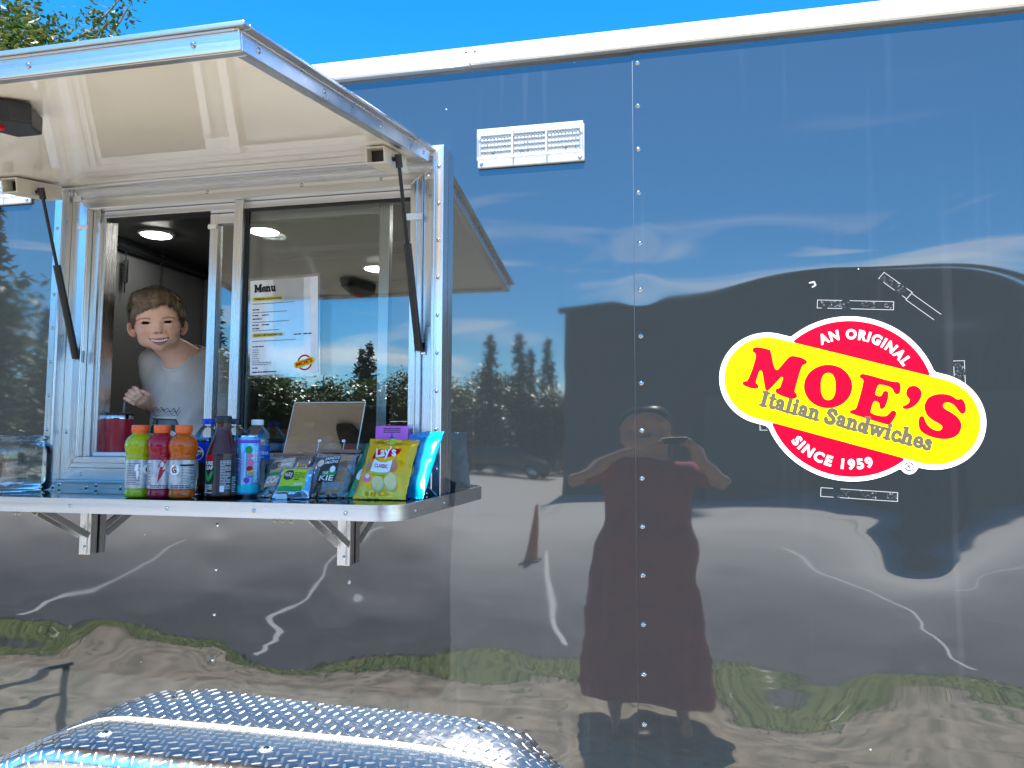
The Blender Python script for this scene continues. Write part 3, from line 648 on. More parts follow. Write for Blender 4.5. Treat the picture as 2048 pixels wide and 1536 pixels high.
# ---------- porch lights: clear ribbed lens over rows of LEDs
LCLR = glassy('lens_clear', (0.95, 0.96, 0.97), 0.0, 1.22)
def porch_light(x0, x1, z0, z1):
    mb = MB(); mb.box(x0, x1, -0.010, -0.0006, z0, z1); pl = mb.obj('porch_light', pm('lamp_body', (0.42, 0.44, 0.46), 0.25, 0.0), TR, bevel=0.003)
    mb = MB(); zt, zb = z1 - 0.006, z0 + 0.021
    w = (x1 - x0 - 0.02) / 3; mb2 = MB(); mb3 = MB()
    for k in range(3):
        a = x0 + 0.008 + k * (w + 0.002)
        mb.box(a, a + w - 0.002, -0.0125, -0.0103, zb, zt)
        for i in range(9):
            for j in range(5):
                cx_, cz_ = a + 0.006 + i * (w - 0.014) / 8, zb + 0.007 + j * (zt - zb - 0.014) / 4
                mb2.lathe([(0.0046, 0), (0.0040, 0.0020), (0.0018, 0.0034)], (cx_, -0.0126, cz_), 6, axis=(0, -1, 0), cap0=False)
        for q in range(5):
            cx_, cz_ = a + random.uniform(0.01, w - 0.014), random.choice((zb + 0.012, zt - 0.012, (zb + zt) / 2)); mb3.box(cx_, cx_ + 0.004, -0.0155, -0.0150, cz_, cz_ + 0.0025)
    mb.obj('reflector_plate', pm('lamp_plate', (0.20, 0.215, 0.23), 0.4), pl)
    o = mb2.obj('led_beads', pm('led_bead', (0.62, 0.63, 0.60), 0.12), pl, smooth=True); o['kind'] = 'stuff'
    mb3.obj('chip', BLACKP, pl)
    mb = MB(); s = 0.026
    mb.box(x0 + 0.002, x1 - 0.002, -s, -s + 0.002, zb - 0.004, z1 - 0.001); mb.box(x0 + 0.002, x1 - 0.002, -s + 0.0022, -0.0105, z1 - 0.003, z1 - 0.001); mb.box(x0 + 0.002, x0 + 0.004, -s + 0.0022, -0.0105, zb - 0.002, z1 - 0.0032); mb.box(x1 - 0.004, x1 - 0.002, -s + 0.0022, -0.0105, zb - 0.002, z1 - 0.0032)
    mb.box(x0 + 0.002, x1 - 0.002, -s + 0.0022, -0.0105, zb - 0.004, zb - 0.0022)
    mb.obj('clear_lens', LCLR, pl)
    mb = MB()
    for k in (1, 2):
        a = x0 + 0.008 + k * (w + 0.002) - 0.003; mb.box(a, a + 0.003, -s - 0.001, -0.0128, zb, zt)
    mb.box(x0 + 0.004, x1 - 0.004, -s - 0.0015, -s - 0.0002, zt - 0.001, zt + 0.003); mb.box(x0 + 0.004, x1 - 0.004, -s - 0.0015, -s - 0.0002, zb - 0.003, zb + 0.001)
    mb.obj('lens_rib', pm('rib_clear', (0.85, 0.88, 0.9), 0.08, 0.3), pl, bevel=0.0006)
    for xx in (x0 + 0.011, x1 - 0.011): inst('screw', RIVS, (xx, -0.0102, z0 + 0.009), pl)
porch_light(-0.498, -0.219, 2.206, 2.304); porch_light(-2.165, -1.886, 2.206, 2.304)

# ---------- fender: tread plate, teardrop ends
fpro = [(-2.12, 0.44), (-2.02, 0.505), (-1.90, 0.575), (-1.77, 0.640), (-1.66, 0.690), (-1.585, 0.719), (-1.53, 0.731), (-1.47, 0.7355), (-1.2, 0.7375), (-0.9, 0.7375), (-0.68, 0.736), (-0.57, 0.731), (-0.48, 0.719), (-0.41, 0.699), (-0.35, 0.668), (-0.30, 0.625), (-0.265, 0.575), (-0.235, 0.51), (-0.22, 0.44)]
_fx = np.array([p[0] for p in fpro]); _fz = np.array([p[1] for p in fpro])
_fs = np.concatenate([[0], np.cumsum(np.hypot(np.diff(_fx), np.diff(_fz)))])
FDEP = 0.235
def fen(s, y, off=0.0):
    x = np.interp(s, _fs, _fx); z = np.interp(s, _fs, _fz); e = 0.01
    dx = np.interp(s + e, _fs, _fx) - np.interp(s - e, _fs, _fx); dz = np.interp(s + e, _fs, _fz) - np.interp(s - e, _fs, _fz); L = math.hypot(dx, dz)
    crown = 0.012 * math.sin(math.pi * min(1, max(0, -y / FDEP)))
    R = 0.028; yy = -y
    if yy > FDEP - R:   # rolled front edge
        t = (yy - (FDEP - R)) / R; a = min(t, math.pi / 2); dn = R * (1 - math.cos(a)); yo = FDEP - R + R * math.sin(a)
        if t > math.pi / 2: dn += (t - math.pi / 2) * R
        nrm_y = math.sin(a); nrm_n = math.cos(a)
        return (x - dz / L * (crown - dn + off * nrm_n), -(yo + off * nrm_y), z + dx / L * (crown - dn + off * nrm_n))
    return (x - dz / L * (crown + off), -yy, z + dx / L * (crown + off))
ss = np.linspace(0, _fs[-1], 90); ys = np.concatenate([np.linspace(-0.004, -(FDEP - 0.028), 12), -np.linspace(FDEP - 0.026, FDEP + 0.045, 12)])
v, f = grid_mesh(lambda s, y: fen(s, y), ss, ys)
FE = mobj('fender', v, [q[::-1] for q in f], TREAD, TR, smooth=True)
# raised lugs of the tread plate
lv = [(-1, 0, 0), (-0.45, -0.26, 0), (0.45, -0.26, 0), (1, 0, 0), (0.45, 0.26, 0), (-0.45, 0.26, 0), (-0.55, 0, 1), (0.55, 0, 1)]
lf = [(0, 1, 6), (1, 2, 7, 6), (2, 3, 7), (3, 4, 7), (4, 5, 6, 7), (5, 0, 6)]
mb = MB(); pitch = 0.0262
for i in range(int(_fs[-1] / pitch)):
    for j in range(int((FDEP + 0.04) / pitch)):
        s0 = (i + 0.5) * pitch; y0 = -(j + 0.6) * pitch; ang = R_(20) if (i + j) % 2 else R_(110)
        ca, sa = math.cos(ang), math.sin(ang); vv = []
        for a, b, h in lv:
            u, w_ = a * 0.0132, b * 0.0132
            vv.append(fen(min(max(s0 + u * ca - w_ * sa, 0), _fs[-1]), min(y0 + u * sa + w_ * ca, -0.002), 0.0013 * h + 0.0001))
        mb.add(vv, [q[::-1] for q in lf])
o = mb.obj('tread_lugs', pm('tread_lug', (0.80, 0.82, 0.84), 0.40, 1.0), FE); o['kind'] = 'stuff'
mb = MB(); pts = [fen(s, -0.0035, 0.0015) for s in np.linspace(0, _fs[-1], 70)]; mb.tube(pts, 0.0042, 8); mb.obj('sealant_bead', pm('sealant', (0.72, 0.66, 0.56), 0.5, bump=0.4, bscale=180), FE, smooth=True)
for xq in (-1.44, -0.985, -0.52):
    s_ = float(np.interp(xq, _fx, _fs)); p_ = fen(s_, -0.135, 0.001); inst('screw', RIV, p_, FE, rot=(R_(-90), 0, 0), sc=(1.6, 1.6, 1.6))
    mb = MB(); mb.lathe([(0.016, 0), (0.013, 0.002), (0.006, 0.003)], (p_[0], p_[1], p_[2] - 0.0006), 14); mb.obj('sealant_blob', pm('sealant_clear', (0.7, 0.72, 0.74), 0.12), FE, smooth=True)
mb = MB(); mb.extrude([(x + 0.0, z - 0.02) for x, z in fpro], lambda a, b, t: (a, t, b), 0.003, 0.006); mb.obj('wheel_well', BLACKP, TR)
for wx in (-1.62, -0.80):
    mb = MB(); mb.lathe([(0.20, -0.10), (0.31, -0.105), (0.335, -0.085), (0.34, -0.02), (0.34, 0.02), (0.335, 0.07), (0.30, 0.09)], (wx, -0.10, 0.34), 40, axis=(0, -1, 0)); w_ = mb.obj('wheel', RUBBER, TR, smooth=True)
    mb = MB(); mb.lathe([(0.205, 0.0), (0.20, 0.03), (0.15, 0.012), (0.08, 0.03), (0.04, 0.05), (0.01, 0.052)], (wx, -0.155, 0.34), 32, axis=(0, -1, 0)); mb.obj('rim', SILVER, w_, smooth=True)

# ---------- tape residue round the sign
def residue_mat():
    m, n, l, b = newmat('tape_residue'); n.remove(b); out = n['Material Output']
    t = n.new('ShaderNodeTexCoord'); nz_ = n.new('ShaderNodeTexNoise'); nz_.inputs['Scale'].default_value = 230; nz_.inputs['Detail'].default_value = 4
    l.new(t.outputs['Object'], nz_.inputs['Vector']); c = n.new('ShaderNodeValToRGB'); c.color_ramp.elements[0].position = 0.56; c.color_ramp.elements[1].position = 0.70
    l.new(nz_.outputs['Fac'], c.inputs['Fac']); tr = n.new('ShaderNodeBsdfTransparent'); df = n.new('ShaderNodeBsdfDiffuse'); df.inputs['Color'].default_value = (0.16, 0.17, 0.18, 1)
    mx = n.new('ShaderNodeMixShader'); l.new(c.outputs[0], mx.inputs['Fac']); l.new(tr.outputs[0], mx.inputs[1]); l.new(df.outputs[0], mx.inputs[2]); l.new(mx.outputs[0], out.inputs['Surface'])
    return m
RES = residue_mat(); RESL = pm('residue_edge', (0.26, 0.27, 0.28), 0.6)
def on_wall(off): return lambda a, b: (a, -float(bulge(a, b)) - 0.0026 - off, b)
def tape(cx, cz, w, h, ang, name='tape_residue', solid=True):
    g = f_rect(-w / 2, w / 2, -h / 2, h / 2); rg = random.Random(int(cx * 1000)); nz0 = rg.uniform(0, 50)
    o = None
    if solid: o = put(name, shift(ink(lambda x, y: np.maximum(g(x, y), -0.003 - 0.010 * vnoise(x * 40 + nz0, y * 60, 0)), -w / 2, w / 2, -h / 2, h / 2, 0.003), cx, cz, ang), on_wall(0.0006), RES, PC)
    e = ink(lambda x, y: np.maximum(np.abs(g(x, y) + 0.0008) - 0.0007, -0.002 - 0.006 * vnoise(x * 45 + nz0, y * 45, 3)), -w / 2 - .002, w / 2 + .002, -h / 2 - .002, h / 2 + .002, 0.0011)
    put('residue_edge' if o else name, shift(e, cx, cz, ang), on_wall(0.0009), RESL, o if o else PC)
tape(0.407, 1.8165, 0.166, 0.0205, R_(-3.5)); tape(0.494, 1.858, 0.078, 0.0205, R_(-40)); tape(0.552, 1.806, 0.082, 0.0205, R_(-40), solid=False)
tape(0.6195, 1.655, 0.0235, 0.056, 0.0); tape(0.402, 1.381, 0.164, 0.0215, R_(-3)); tape(0.2, 1.538, 0.020, 0.024, 0.0)
put('tape_residue', ink(f_seg([(0.309, 1.872), (0.319, 1.874), (0.322, 1.866), (0.315, 1.862)], 0.004), 0.30, 0.33, 1.85, 1.885, 0.002), on_wall(0.0008), RESL, PC)

# ------------------------------------------------------------------ the sign
SG = thing('logo_sign', (0.387, -0.01, 1.40), 'round red and yellow sandwich sign with white border stuck on the dark trailer side', 'sign')
def sgm(off): return lambda a, b: (a, -float(bulge(a, b)) * 0.3 - 0.0045 - off, b)
CC = (0.3872, 1.6001); CR = 0.1792; PAng = R_(-16.05); pc_ = (0.3845, 1.5978); pl_, pr_ = -0.2796 + 0.097, 0.2796 - 0.097
ca, sa = math.cos(PAng), math.sin(PAng)
pill = lambda r: f_seg([(pc_[0] + pl_ * ca, pc_[1] + pl_ * sa), (pc_[0] + pr_ * ca, pc_[1] + pr_ * sa)], 2 * r)
sh = f_or(f_circle(*CC, CR + 0.0105), pill(0.1085), f_circle(0.5085, 1.4455, 0.0175))
bv, bf = ink(sh, 0.09, 0.685, 1.40, 1.80, 0.006)
back = put('sign_board', (bv, bf), sgm(0), P_WHITE, SG)
bmx = bmesh.new(); bmx.from_mesh(back.data); bmesh.ops.remove_doubles(bmx, verts=bmx.verts, dist=1e-5)
r_ = bmesh.ops.extrude_face_region(bmx, geom=bmx.faces[:]); bmesh.ops.translate(bmx, vec=(0, 0.004, 0), verts=[q for q in r_['geom'] if isinstance(q, bmesh.types.BMVert)])
bmesh.ops.recalc_face_normals(bmx, faces=bmx.faces); bmx.to_mesh(back.data); bmx.free()
put('red_disc', ink(f_and(f_circle(*CC, CR), f_not(pill(0.0969))), 0.2, 0.58, 1.41, 1.79, 0.005), sgm(0.0005), P_RED, SG)
put('yellow_band', ink(pill(0.097), 0.10, 0.68, 1.42, 1.77, 0.005), sgm(0.0005), P_YEL, SG)
# big letters: outlines in the plane of the sign
GLY = [('M',[(0.1774,1.7159),(0.1798,1.7208),(0.186,1.7226),(0.1984,1.7212),(0.2137,1.7168),(0.2175,1.7142),(0.2197,1.7069),(0.2217,1.6939),(0.2237,1.6825),(0.2266,1.6727),(0.2311,1.6678),(0.2357,1.6706),(0.2436,1.6805),(0.253,1.6916),(0.26,1.698),(0.2668,1.7002),(0.2774,1.6984),(0.2894,1.6941),(0.2968,1.6892),(0.2982,1.6851),(0.2959,1.6812),(0.289,1.6781),(0.2867,1.6741),(0.2834,1.6653),(0.2794,1.6526),(0.2752,1.6382),(0.2711,1.6238),(0.2697,1.6166),(0.2738,1.6102),(0.2745,1.6054),(0.2706,1.6014),(0.2645,1.6003),(0.254,1.6024),(0.2419,1.6065),(0.2314,1.6122),(0.2269,1.6171),(0.2278,1.6219),(0.2317,1.6243),(0.2363,1.6261),(0.2387,1.6306),(0.2419,1.6402),(0.2444,1.6482),(0.2429,1.6512),(0.2391,1.6499),(0.232,1.642),(0.2227,1.6316),(0.214,1.6228),(0.2094,1.6197),(0.2048,1.6221),(0.203,1.631),(0.2014,1.6424),(0.1994,1.657),(0.198,1.6643),(0.195,1.6671),(0.1918,1.6644),(0.1878,1.6539),(0.1845,1.6426),(0.184,1.6378),(0.1881,1.6336),(0.1896,1.6296),(0.1872,1.6256),(0.181,1.6245),(0.1702,1.6266),(0.1594,1.6308),(0.1541,1.6349),(0.1534,1.639),(0.1565,1.6417),(0.1628,1.6429),(0.166,1.6469),(0.1708,1.6574),(0.1765,1.672),(0.1815,1.6881),(0.184,1.6979),(0.1845,1.7052),(0.1819,1.7093),(0.1781,1.7127)],[]),('O',[(0.3949,1.6273),(0.3919,1.6119),(0.3842,1.5981),(0.3724,1.5872),(0.3577,1.5802),(0.3415,1.5778),(0.3254,1.5804),(0.3109,1.5876),(0.2995,1.5988),(0.2923,1.6129),(0.2901,1.6286),(0.2931,1.6441),(0.3009,1.6581),(0.3129,1.6691),(0.3278,1.676),(0.3442,1.6782),(0.3603,1.6755),(0.3746,1.6681),(0.3858,1.6568),(0.3928,1.6428)],[[(0.359,1.6276),(0.3576,1.6137),(0.3543,1.6043),(0.3494,1.5983),(0.3423,1.5964),(0.3353,1.5985),(0.3307,1.6045),(0.3279,1.614),(0.3272,1.628),(0.3286,1.6419),(0.3319,1.6514),(0.3369,1.6573),(0.344,1.6592),(0.3509,1.6571),(0.3556,1.651),(0.3583,1.6415)]]),('E',[(0.4115,1.6498),(0.4126,1.6537),(0.417,1.6557),(0.4236,1.6547),(0.4394,1.6502),(0.4595,1.6436),(0.4795,1.6375),(0.4909,1.6364),(0.4951,1.6337),(0.497,1.6267),(0.4964,1.6174),(0.4937,1.6104),(0.4879,1.6081),(0.4837,1.6113),(0.4803,1.6191),(0.4748,1.6246),(0.4648,1.6286),(0.4548,1.6306),(0.4497,1.6288),(0.4465,1.621),(0.4438,1.6117),(0.444,1.6077),(0.4482,1.605),(0.454,1.6045),(0.457,1.6076),(0.46,1.6138),(0.4644,1.6161),(0.4694,1.6145),(0.4711,1.6083),(0.4696,1.5989),(0.4664,1.588),(0.4618,1.5787),(0.4559,1.5748),(0.4524,1.5764),(0.4511,1.5819),(0.4506,1.5874),(0.4464,1.5921),(0.4413,1.5929),(0.4383,1.5898),(0.4352,1.5804),(0.4327,1.5711),(0.4329,1.5671),(0.4368,1.564),(0.4469,1.5605),(0.4569,1.5588),(0.4655,1.56),(0.4715,1.5654),(0.4774,1.5711),(0.4831,1.5708),(0.4858,1.5661),(0.4849,1.5599),(0.4796,1.5506),(0.4736,1.5429),(0.4692,1.5398),(0.4592,1.5417),(0.4364,1.5492),(0.412,1.5574),(0.3947,1.5634),(0.3882,1.5673),(0.3878,1.5705),(0.392,1.5728),(0.3979,1.5747),(0.4016,1.5775),(0.4048,1.5869),(0.4097,1.6026),(0.4145,1.6198),(0.4179,1.6339),(0.4185,1.6402),(0.4167,1.6442),(0.4124,1.6466)],[]),("'",[(0.5088,1.6157),(0.5111,1.6211),(0.5163,1.6257),(0.5234,1.6272),(0.5304,1.6255),(0.5366,1.62),(0.5399,1.6122),(0.5389,1.603),(0.5343,1.593),(0.5262,1.5837),(0.516,1.5768),(0.5074,1.5746),(0.5018,1.5757),(0.4993,1.5793),(0.5006,1.5819),(0.5063,1.5839),(0.5122,1.5885),(0.5145,1.5939),(0.5139,1.5978),(0.5098,1.6032),(0.5079,1.6095)],[]),('S',[(0.5469,1.589),(0.5521,1.5982),(0.5608,1.6043),(0.5721,1.6076),(0.5847,1.6079),(0.5958,1.6058),(0.604,1.6016),(0.6107,1.5965),(0.6162,1.5958),(0.6204,1.5969),(0.6244,1.593),(0.6276,1.5854),(0.6286,1.5762),(0.6276,1.5686),(0.624,1.564),(0.6192,1.564),(0.6152,1.5679),(0.61,1.5763),(0.6033,1.584),(0.5952,1.5886),(0.5875,1.5884),(0.5831,1.5841),(0.5836,1.578),(0.5904,1.5718),(0.6012,1.5649),(0.6106,1.5564),(0.6165,1.5473),(0.6185,1.5374),(0.6164,1.5275),(0.6113,1.5183),(0.602,1.5115),(0.5908,1.5079),(0.5769,1.5076),(0.5617,1.5106),(0.5465,1.5167),(0.5369,1.5236),(0.5329,1.5305),(0.5311,1.5413),(0.5322,1.5521),(0.5345,1.5574),(0.5395,1.5585),(0.5429,1.5559),(0.5454,1.5474),(0.55,1.5382),(0.5582,1.5305),(0.5678,1.5262),(0.5755,1.5274),(0.5792,1.532),(0.578,1.5374),(0.5712,1.5428),(0.5602,1.5497),(0.5507,1.5589),(0.5462,1.569),(0.5444,1.5798)],[])]
for nm, outer, holes in GLY:
    put('letter', tess(catmull(outer, 4), [catmull(h, 4) for h in holes]), sgm(0.0009), P_RED, SG)
st = slab_text('Italian Sandwiches', 0.380, grow=0.10)
put('lettering', shift(st, 0.3715, 1.5335, R_(-16.05), 1.0), sgm(0.0009), P_GREY, SG)
def arc_text(s, r, a_mid, span, size, bold, inward, cx, cz):
    v, f = text2d(s, size, bold, 1.22); xs = [p[0] for p in v]; w = max(xs) - min(xs)
    k = R_(span) / w; out = []
    for a, b in v:
        if not inward: th = R_(a_mid) - a * k; rr = r + b; out.append((cx + rr * math.cos(th), cz + rr * math.sin(th)))
        else: th = R_(a_mid) + a * k; rr = r - b; out.append((cx + rr * math.cos(th), cz + rr * math.sin(th)))
    return out, f
put('lettering', arc_text('AN ORIGINAL', 0.1375, 73, 83, 0.031, 0.040, False, *CC), sgm(0.0010), P_WHITE, SG)
put('lettering', arc_text('SINCE 1959', 0.1615, 252.5, 70, 0.031, 0.040, True, *CC), sgm(0.0010), P_WHITE, SG)
put('registered_mark', shift(join(text2d('R', 0.0125, 0.02), shift(ink(lambda x, y: np.abs(np.hypot(x, y) - 0.0088) - 0.0010, -.01, .01, -.01, .01, 0.0008), 0, 0.004)), 0.5085, 1.4415), sgm(0.0010), P_BLACK, SG)
# ------------------------------------------------------------------ things on the counter
mb = MB(); mb.box(-1.765, -0.60, 0.062, 0.125, 1.425, 1.447); mb.obj('inner_ledge', ALUX, TR, bevel=0.002)
def cyl(c, r, th0, off=0.0005):
    rf = r if callable(r) else (lambda b: r)
    def fn(a, b):
        rr = rf(b); th = th0 + a / rr
        return (c[0] + (rr + off) * math.cos(th), c[1] + (rr + off) * math.sin(th), c[2] + b)
    return fn
def prof_r(prof):
    hs_ = [h for _, h in prof]; rs = [r for r, _ in prof]
    return lambda b: float(np.interp(b, hs_, rs))
def smooth_prof(prof, n=4):
    P = [np.array(p, float) for p in prof]; out = []
    for i in range(len(P) - 1):
        p0, p1, p2, p3 = P[max(i - 1, 0)], P[i], P[i + 1], P[min(i + 2, len(P) - 1)]
        for k in range(n):
            t = k / n; q = 0.5 * ((2 * p1) + (-p0 + p2) * t + (2 * p0 - 5 * p1 + 4 * p2 - p3) * t * t + (-p0 + 3 * p1 - 3 * p2 + p3) * t ** 3)
            out.append((max(0.0005, float(q[0])), float(q[1])))
    out.append(tuple(P[-1])); return out
def lines(x0, x1, y0, y1, n, h, seed=0, fill=0.72, words=True):
    """rows of tiny printing too small to read"""
    rg = random.Random(seed); V, Fc = [], []
    for i in range(n):
        y = y1 - (i + 0.5) * (y1 - y0) / n; x = x0; end = x1 if i % 4 != 3 else x0 + (x1 - x0) * rg.uniform(0.4, 0.8)
        while x < end:
            w = rg.uniform(2.0, 6.5) * h * 0.7; e = min(x + w, end); k = len(V)
            V += [(x, y - h / 2), (e, y - h / 2), (e, y + h / 2), (x, y + h / 2)]; Fc.append((k, k + 1, k + 2, k + 3)); x = e + h * 0.55
    return V, Fc
def facing(x, y): return math.atan2(-1.85 - y, 0 - x)
def capmesh(mb, c, r, h, z0, ridges=36):
    prof = [(r * 0.97, z0), (r, z0 + 0.001), (r, z0 + h - 0.002), (r * 0.93, z0 + h), (0.0005, z0 + h)]
    n0 = len(mb.v); mb.lathe(prof, c, ridges * 2, cap1=False)
    for i in (1, 2):
        for k in range(0, ridges * 2, 2):
            j = n0 + i * ridges * 2 + k; v = mb.v[j]; mb.v[j] = (c[0] + (v[0] - c[0]) * 0.968, c[1] + (v[1] - c[1]) * 0.968, v[2])
CAPO = pm('cap_orange', (0.90, 0.13, 0.012), 0.35); LABG = pm('label_silver', (0.47, 0.50, 0.54), 0.28, 0.35, var=0.18, vscale=90)
GPROF = smooth_prof([(0.0235, 0.0), (0.0285, 0.003), (0.0298, 0.010), (0.0285, 0.019), (0.0290, 0.023), (0.0290, 0.055), (0.0290, 0.0885), (0.0297, 0.094), (0.0280, 0.100), (0.0298, 0.1055), (0.0318, 0.115), (0.0322, 0.123), (0.0300, 0.134), (0.0245, 0.1425), (0.0185, 0.1475), (0.0165, 0.151), (0.0165, 0.154)])
def drink(x, y, col, label, kind):
    t = thing('sports_drink_bottle', (x, y, CZ + 0.0006), label, 'bottle', 'sports drinks on the counter')
    c = (x, y, CZ + 0.0006)
    liq = pm('drink_' + kind, col, 0.10, ior=1.38, trans=0.35, var=0.05, vscale=25, coat=0.25)
    mb = MB(); mb.lathe(GPROF, c, 40); mb.obj('bottle', liq, t, smooth=True)
    mb = MB(); mb.lathe([(0.0178, 0.1515), (0.0182, 0.153), (0.0178, 0.1545)], c, 32); mb.obj('neck_ring', CAPO, t, smooth=True)
    mb = MB(); capmesh(mb, c, 0.0192, 0.0155, 0.1548); mb.obj('cap', CAPO, t, smooth=True)
    mb = MB(); mb.lathe([(0.0293, 0.0225), (0.02945, 0.024), (0.02945, 0.087), (0.0293, 0.0885)], c, 48, cap0=False, cap1=False); lb = mb.obj('label', LABG, t, smooth=True)
    th = facing(x, y); m1, m2, m3 = cyl(c, 0.02945, th, 0.0003), cyl(c, 0.02945, th, 0.0006), cyl(c, 0.02945, th, 0.0009)
    dark = print_mat('print_slate', (0.10, 0.11, 0.13)); ink_c = pm('drink_print_' + kind, tuple(q * 0.8 for q in col), 0.35)
    bolt = catmull([(0.004, 0.034), (-0.006, 0.012), (0.0, 0.014), (-0.006, -0.024), (0.012, 0.010), (0.005, 0.008), (0.016, 0.034)], 2)
    def gmark(dx):
        put('emblem', shift(ink(f_circle(0, 0, 0.0125), -.013, .013, -.013, .013, 0.002), dx, 0.066), m1, P_WHITE, lb)
        put('emblem', shift(text2d('G', 0.019, 0.03), dx, 0.0595), m2, P_BLACK, lb)
        put('emblem', shift(f_b, dx, 0.066, 0, 0.30), m3, ink_c, lb)
    f_b = tess(bolt)
    if kind == 'yellow':
        gmark(0.021); put('fine_print', lines(-0.030, 0.004, 0.030, 0.082, 13, 0.0017, 1), m1, dark, lb); put('bolt', shift(f_b, -0.004, 0.056, 0.3, 0.6), m2, P_WHITE, lb)
    elif kind == 'red':
        put('bolt', shift(f_b, -0.002, 0.058, 0, 0.98), m1, ink_c, lb); gmark(0.026); put('fine_print', lines(-0.024, 0.016, 0.024, 0.031, 2, 0.0022, 5), m1, dark, lb)
        put('fine_print', lines(-0.036, -0.024, 0.03, 0.082, 14, 0.0016, 6), m1, dark, lb)
    else:
        gmark(-0.019); put('fine_print', lines(-0.002, 0.032, 0.034, 0.080, 13, 0.0015, 9), m1, dark, lb)
        for k in range(3): put('stripe', shift(ink(f_poly([(-.012, -.002), (.004, -.002), (.010, .002), (-.006, .002)]), -.013, .011, -.0025, .0025, 0.002), 0.012 + 0.010 * (k - 1), 0.077), m2, P_BLACK, lb)
        put('fine_print', lines(-0.028, 0.02, 0.023, 0.032, 2, 0.003, 12), m2, dark, lb)
drink(-1.249, -0.290, (0.50, 0.60, 0.004), 'sports drink bottle of yellow liquid with orange cap, nearest the glass jar', 'yellow')
drink(-1.1905, -0.288, (0.46, 0.006, 0.035), 'sports drink bottle of dark red liquid with orange cap and a bolt', 'red')
drink(-1.1345, -0.286, (0.72, 0.135, 0.004), 'sports drink bottle of orange liquid with orange cap', 'orange')

PET = glassy('clear_plastic', (0.86, 0.91, 0.94), 0.06, 1.45, 0.02)
def soda(x, y, cap_mat, label, shell_prof, liquid_top, liquid_mat, lab0, lab1, lab_mat, name, captop=0.189):
    t = thing(name, (x, y, CZ + 0.0006), label, 'bottle'); c = (x, y, CZ + 0.0006); sp = smooth_prof(shell_prof); rf = prof_r(sp)
    mb = MB(); mb.lathe(sp, c, 40); mb.obj('bottle', PET, t, smooth=True)
    lp = [(max(0.0005, rf(h) - 0.0012), h) for h in np.linspace(0.002, liquid_top, 40)]; mb = MB(); mb.lathe(lp, c, 40); mb.obj('liquid', liquid_mat, t, smooth=True)
    mb = MB(); mb.lathe([(rf(h) + 0.0004, h) for h in np.linspace(lab0, lab1, 14)], c, 48, cap0=False, cap1=False); lb = mb.obj('label', lab_mat, t, smooth=True)
    mb = MB(); capmesh(mb, c, 0.0152, captop - shell_prof[-1][1] + 0.006, shell_prof[-1][1] - 0.006); mb.obj('cap', cap_mat, t, smooth=True)
    return t, lb, c, rf
SPROF = [(0.021, 0.0), (0.0290, 0.004), (0.0312, 0.014), (0.0300, 0.04), (0.0308, 0.06), (0.0325, 0.082), (0.0330, 0.10), (0.0330, 0.125), (0.0320, 0.138), (0.0275, 0.152), (0.0190, 0.165), (0.0135, 0.171), (0.0125, 0.174), (0.0125, 0.181)]
COLA = pm('cola', (0.012, 0.006, 0.005), 0.05, var=0.1); PEPB = pm('label_blue', (0.004, 0.045, 0.60), 0.25, var=0.05)
t, lb, c, rf = soda(-1.163, -0.150, pm('cap_blue', (0.006, 0.05, 0.62), 0.3), 'cola bottle with a blue cap, blue label and round red white and blue logo', SPROF, 0.142, COLA, 0.080, 0.130, PEPB, 'cola_bottle')
th = facing(c[0], c[1]); m1, m2 = cyl(c, lambda b: rf(b + 0.102), th, 0.0009), cyl(c, lambda b: rf(b + 0.102), th, 0.0012)
up = lambda f: (lambda a, b: (lambda p: (p[0], p[1], p[2] + 0.102))(f(a, b)))
gx = -0.026; R0 = 0.0165; disc = f_circle(0, 0, 0.0155)
wave = lambda off: (lambda x, y: (y - off) - 0.0035 * np.sin(x * 190))
put('emblem', shift(ink(f_circle(0, 0, 0.0175), -.018, .018, -.018, .018, .0015), gx), up(m1), P_WHITE, lb)
put('emblem', shift(ink(f_and(disc, f_not(wave(0.0055))), -.018, .018, -.018, .018, .0012), gx), up(m2), P_RED, lb)
put('emblem', shift(ink(f_and(disc, wave(-0.0065)), -.018, .018, -.018, .018, .0012), gx), up(m2), P_BLUE, lb)
put('lettering', shift(text2d('PEPSI', 0.0095, 0.03, width=0.027), gx, -0.0035), up(cyl(c, lambda b: rf(b + 0.102), th, 0.0015)), P_BLACK, lb)
t, lb, c, rf = soda(-1.091, -0.145, BLACKP, 'clear cola bottle with a black cap and pale label behind the tea bottle', SPROF, 0.148, COLA, 0.080, 0.130, pm('label_pale', (0.62, 0.64, 0.68), 0.3), 'cola_bottle')
put('fine_print', lines(-0.02, 0.03, 0.085, 0.125, 8, 0.002, 3), cyl(c, lambda b: rf(b), facing(c[0], c[1]), 0.0008), P_BLACK, lb)
WPROF = [(0.022, 0.0), (0.0300, 0.004), (0.0315, 0.014), (0.0298, 0.03), (0.0312, 0.045), (0.0298, 0.06), (0.0312, 0.078), (0.0316, 0.09), (0.0316, 0.118), (0.0322, 0.128), (0.0318, 0.140), (0.0270, 0.155), (0.0185, 0.166), (0.0135, 0.171), (0.0125, 0.173), (0.0125, 0.179)]
WATER = glassy('water', (0.84, 0.90, 0.93), 0.05, 1.33, 0.0)
t, lb, c, rf = soda(-1.0385, -0.128, WHITEP, 'clear water bottle with a white cap and blue label', WPROF, 0.150, WATER, 0.088, 0.122, pm('label_aqua', (0.006, 0.09, 0.52), 0.22, var=0.25, vscale=40), 'water_bottle', 0.187)
th = facing(c[0], c[1])
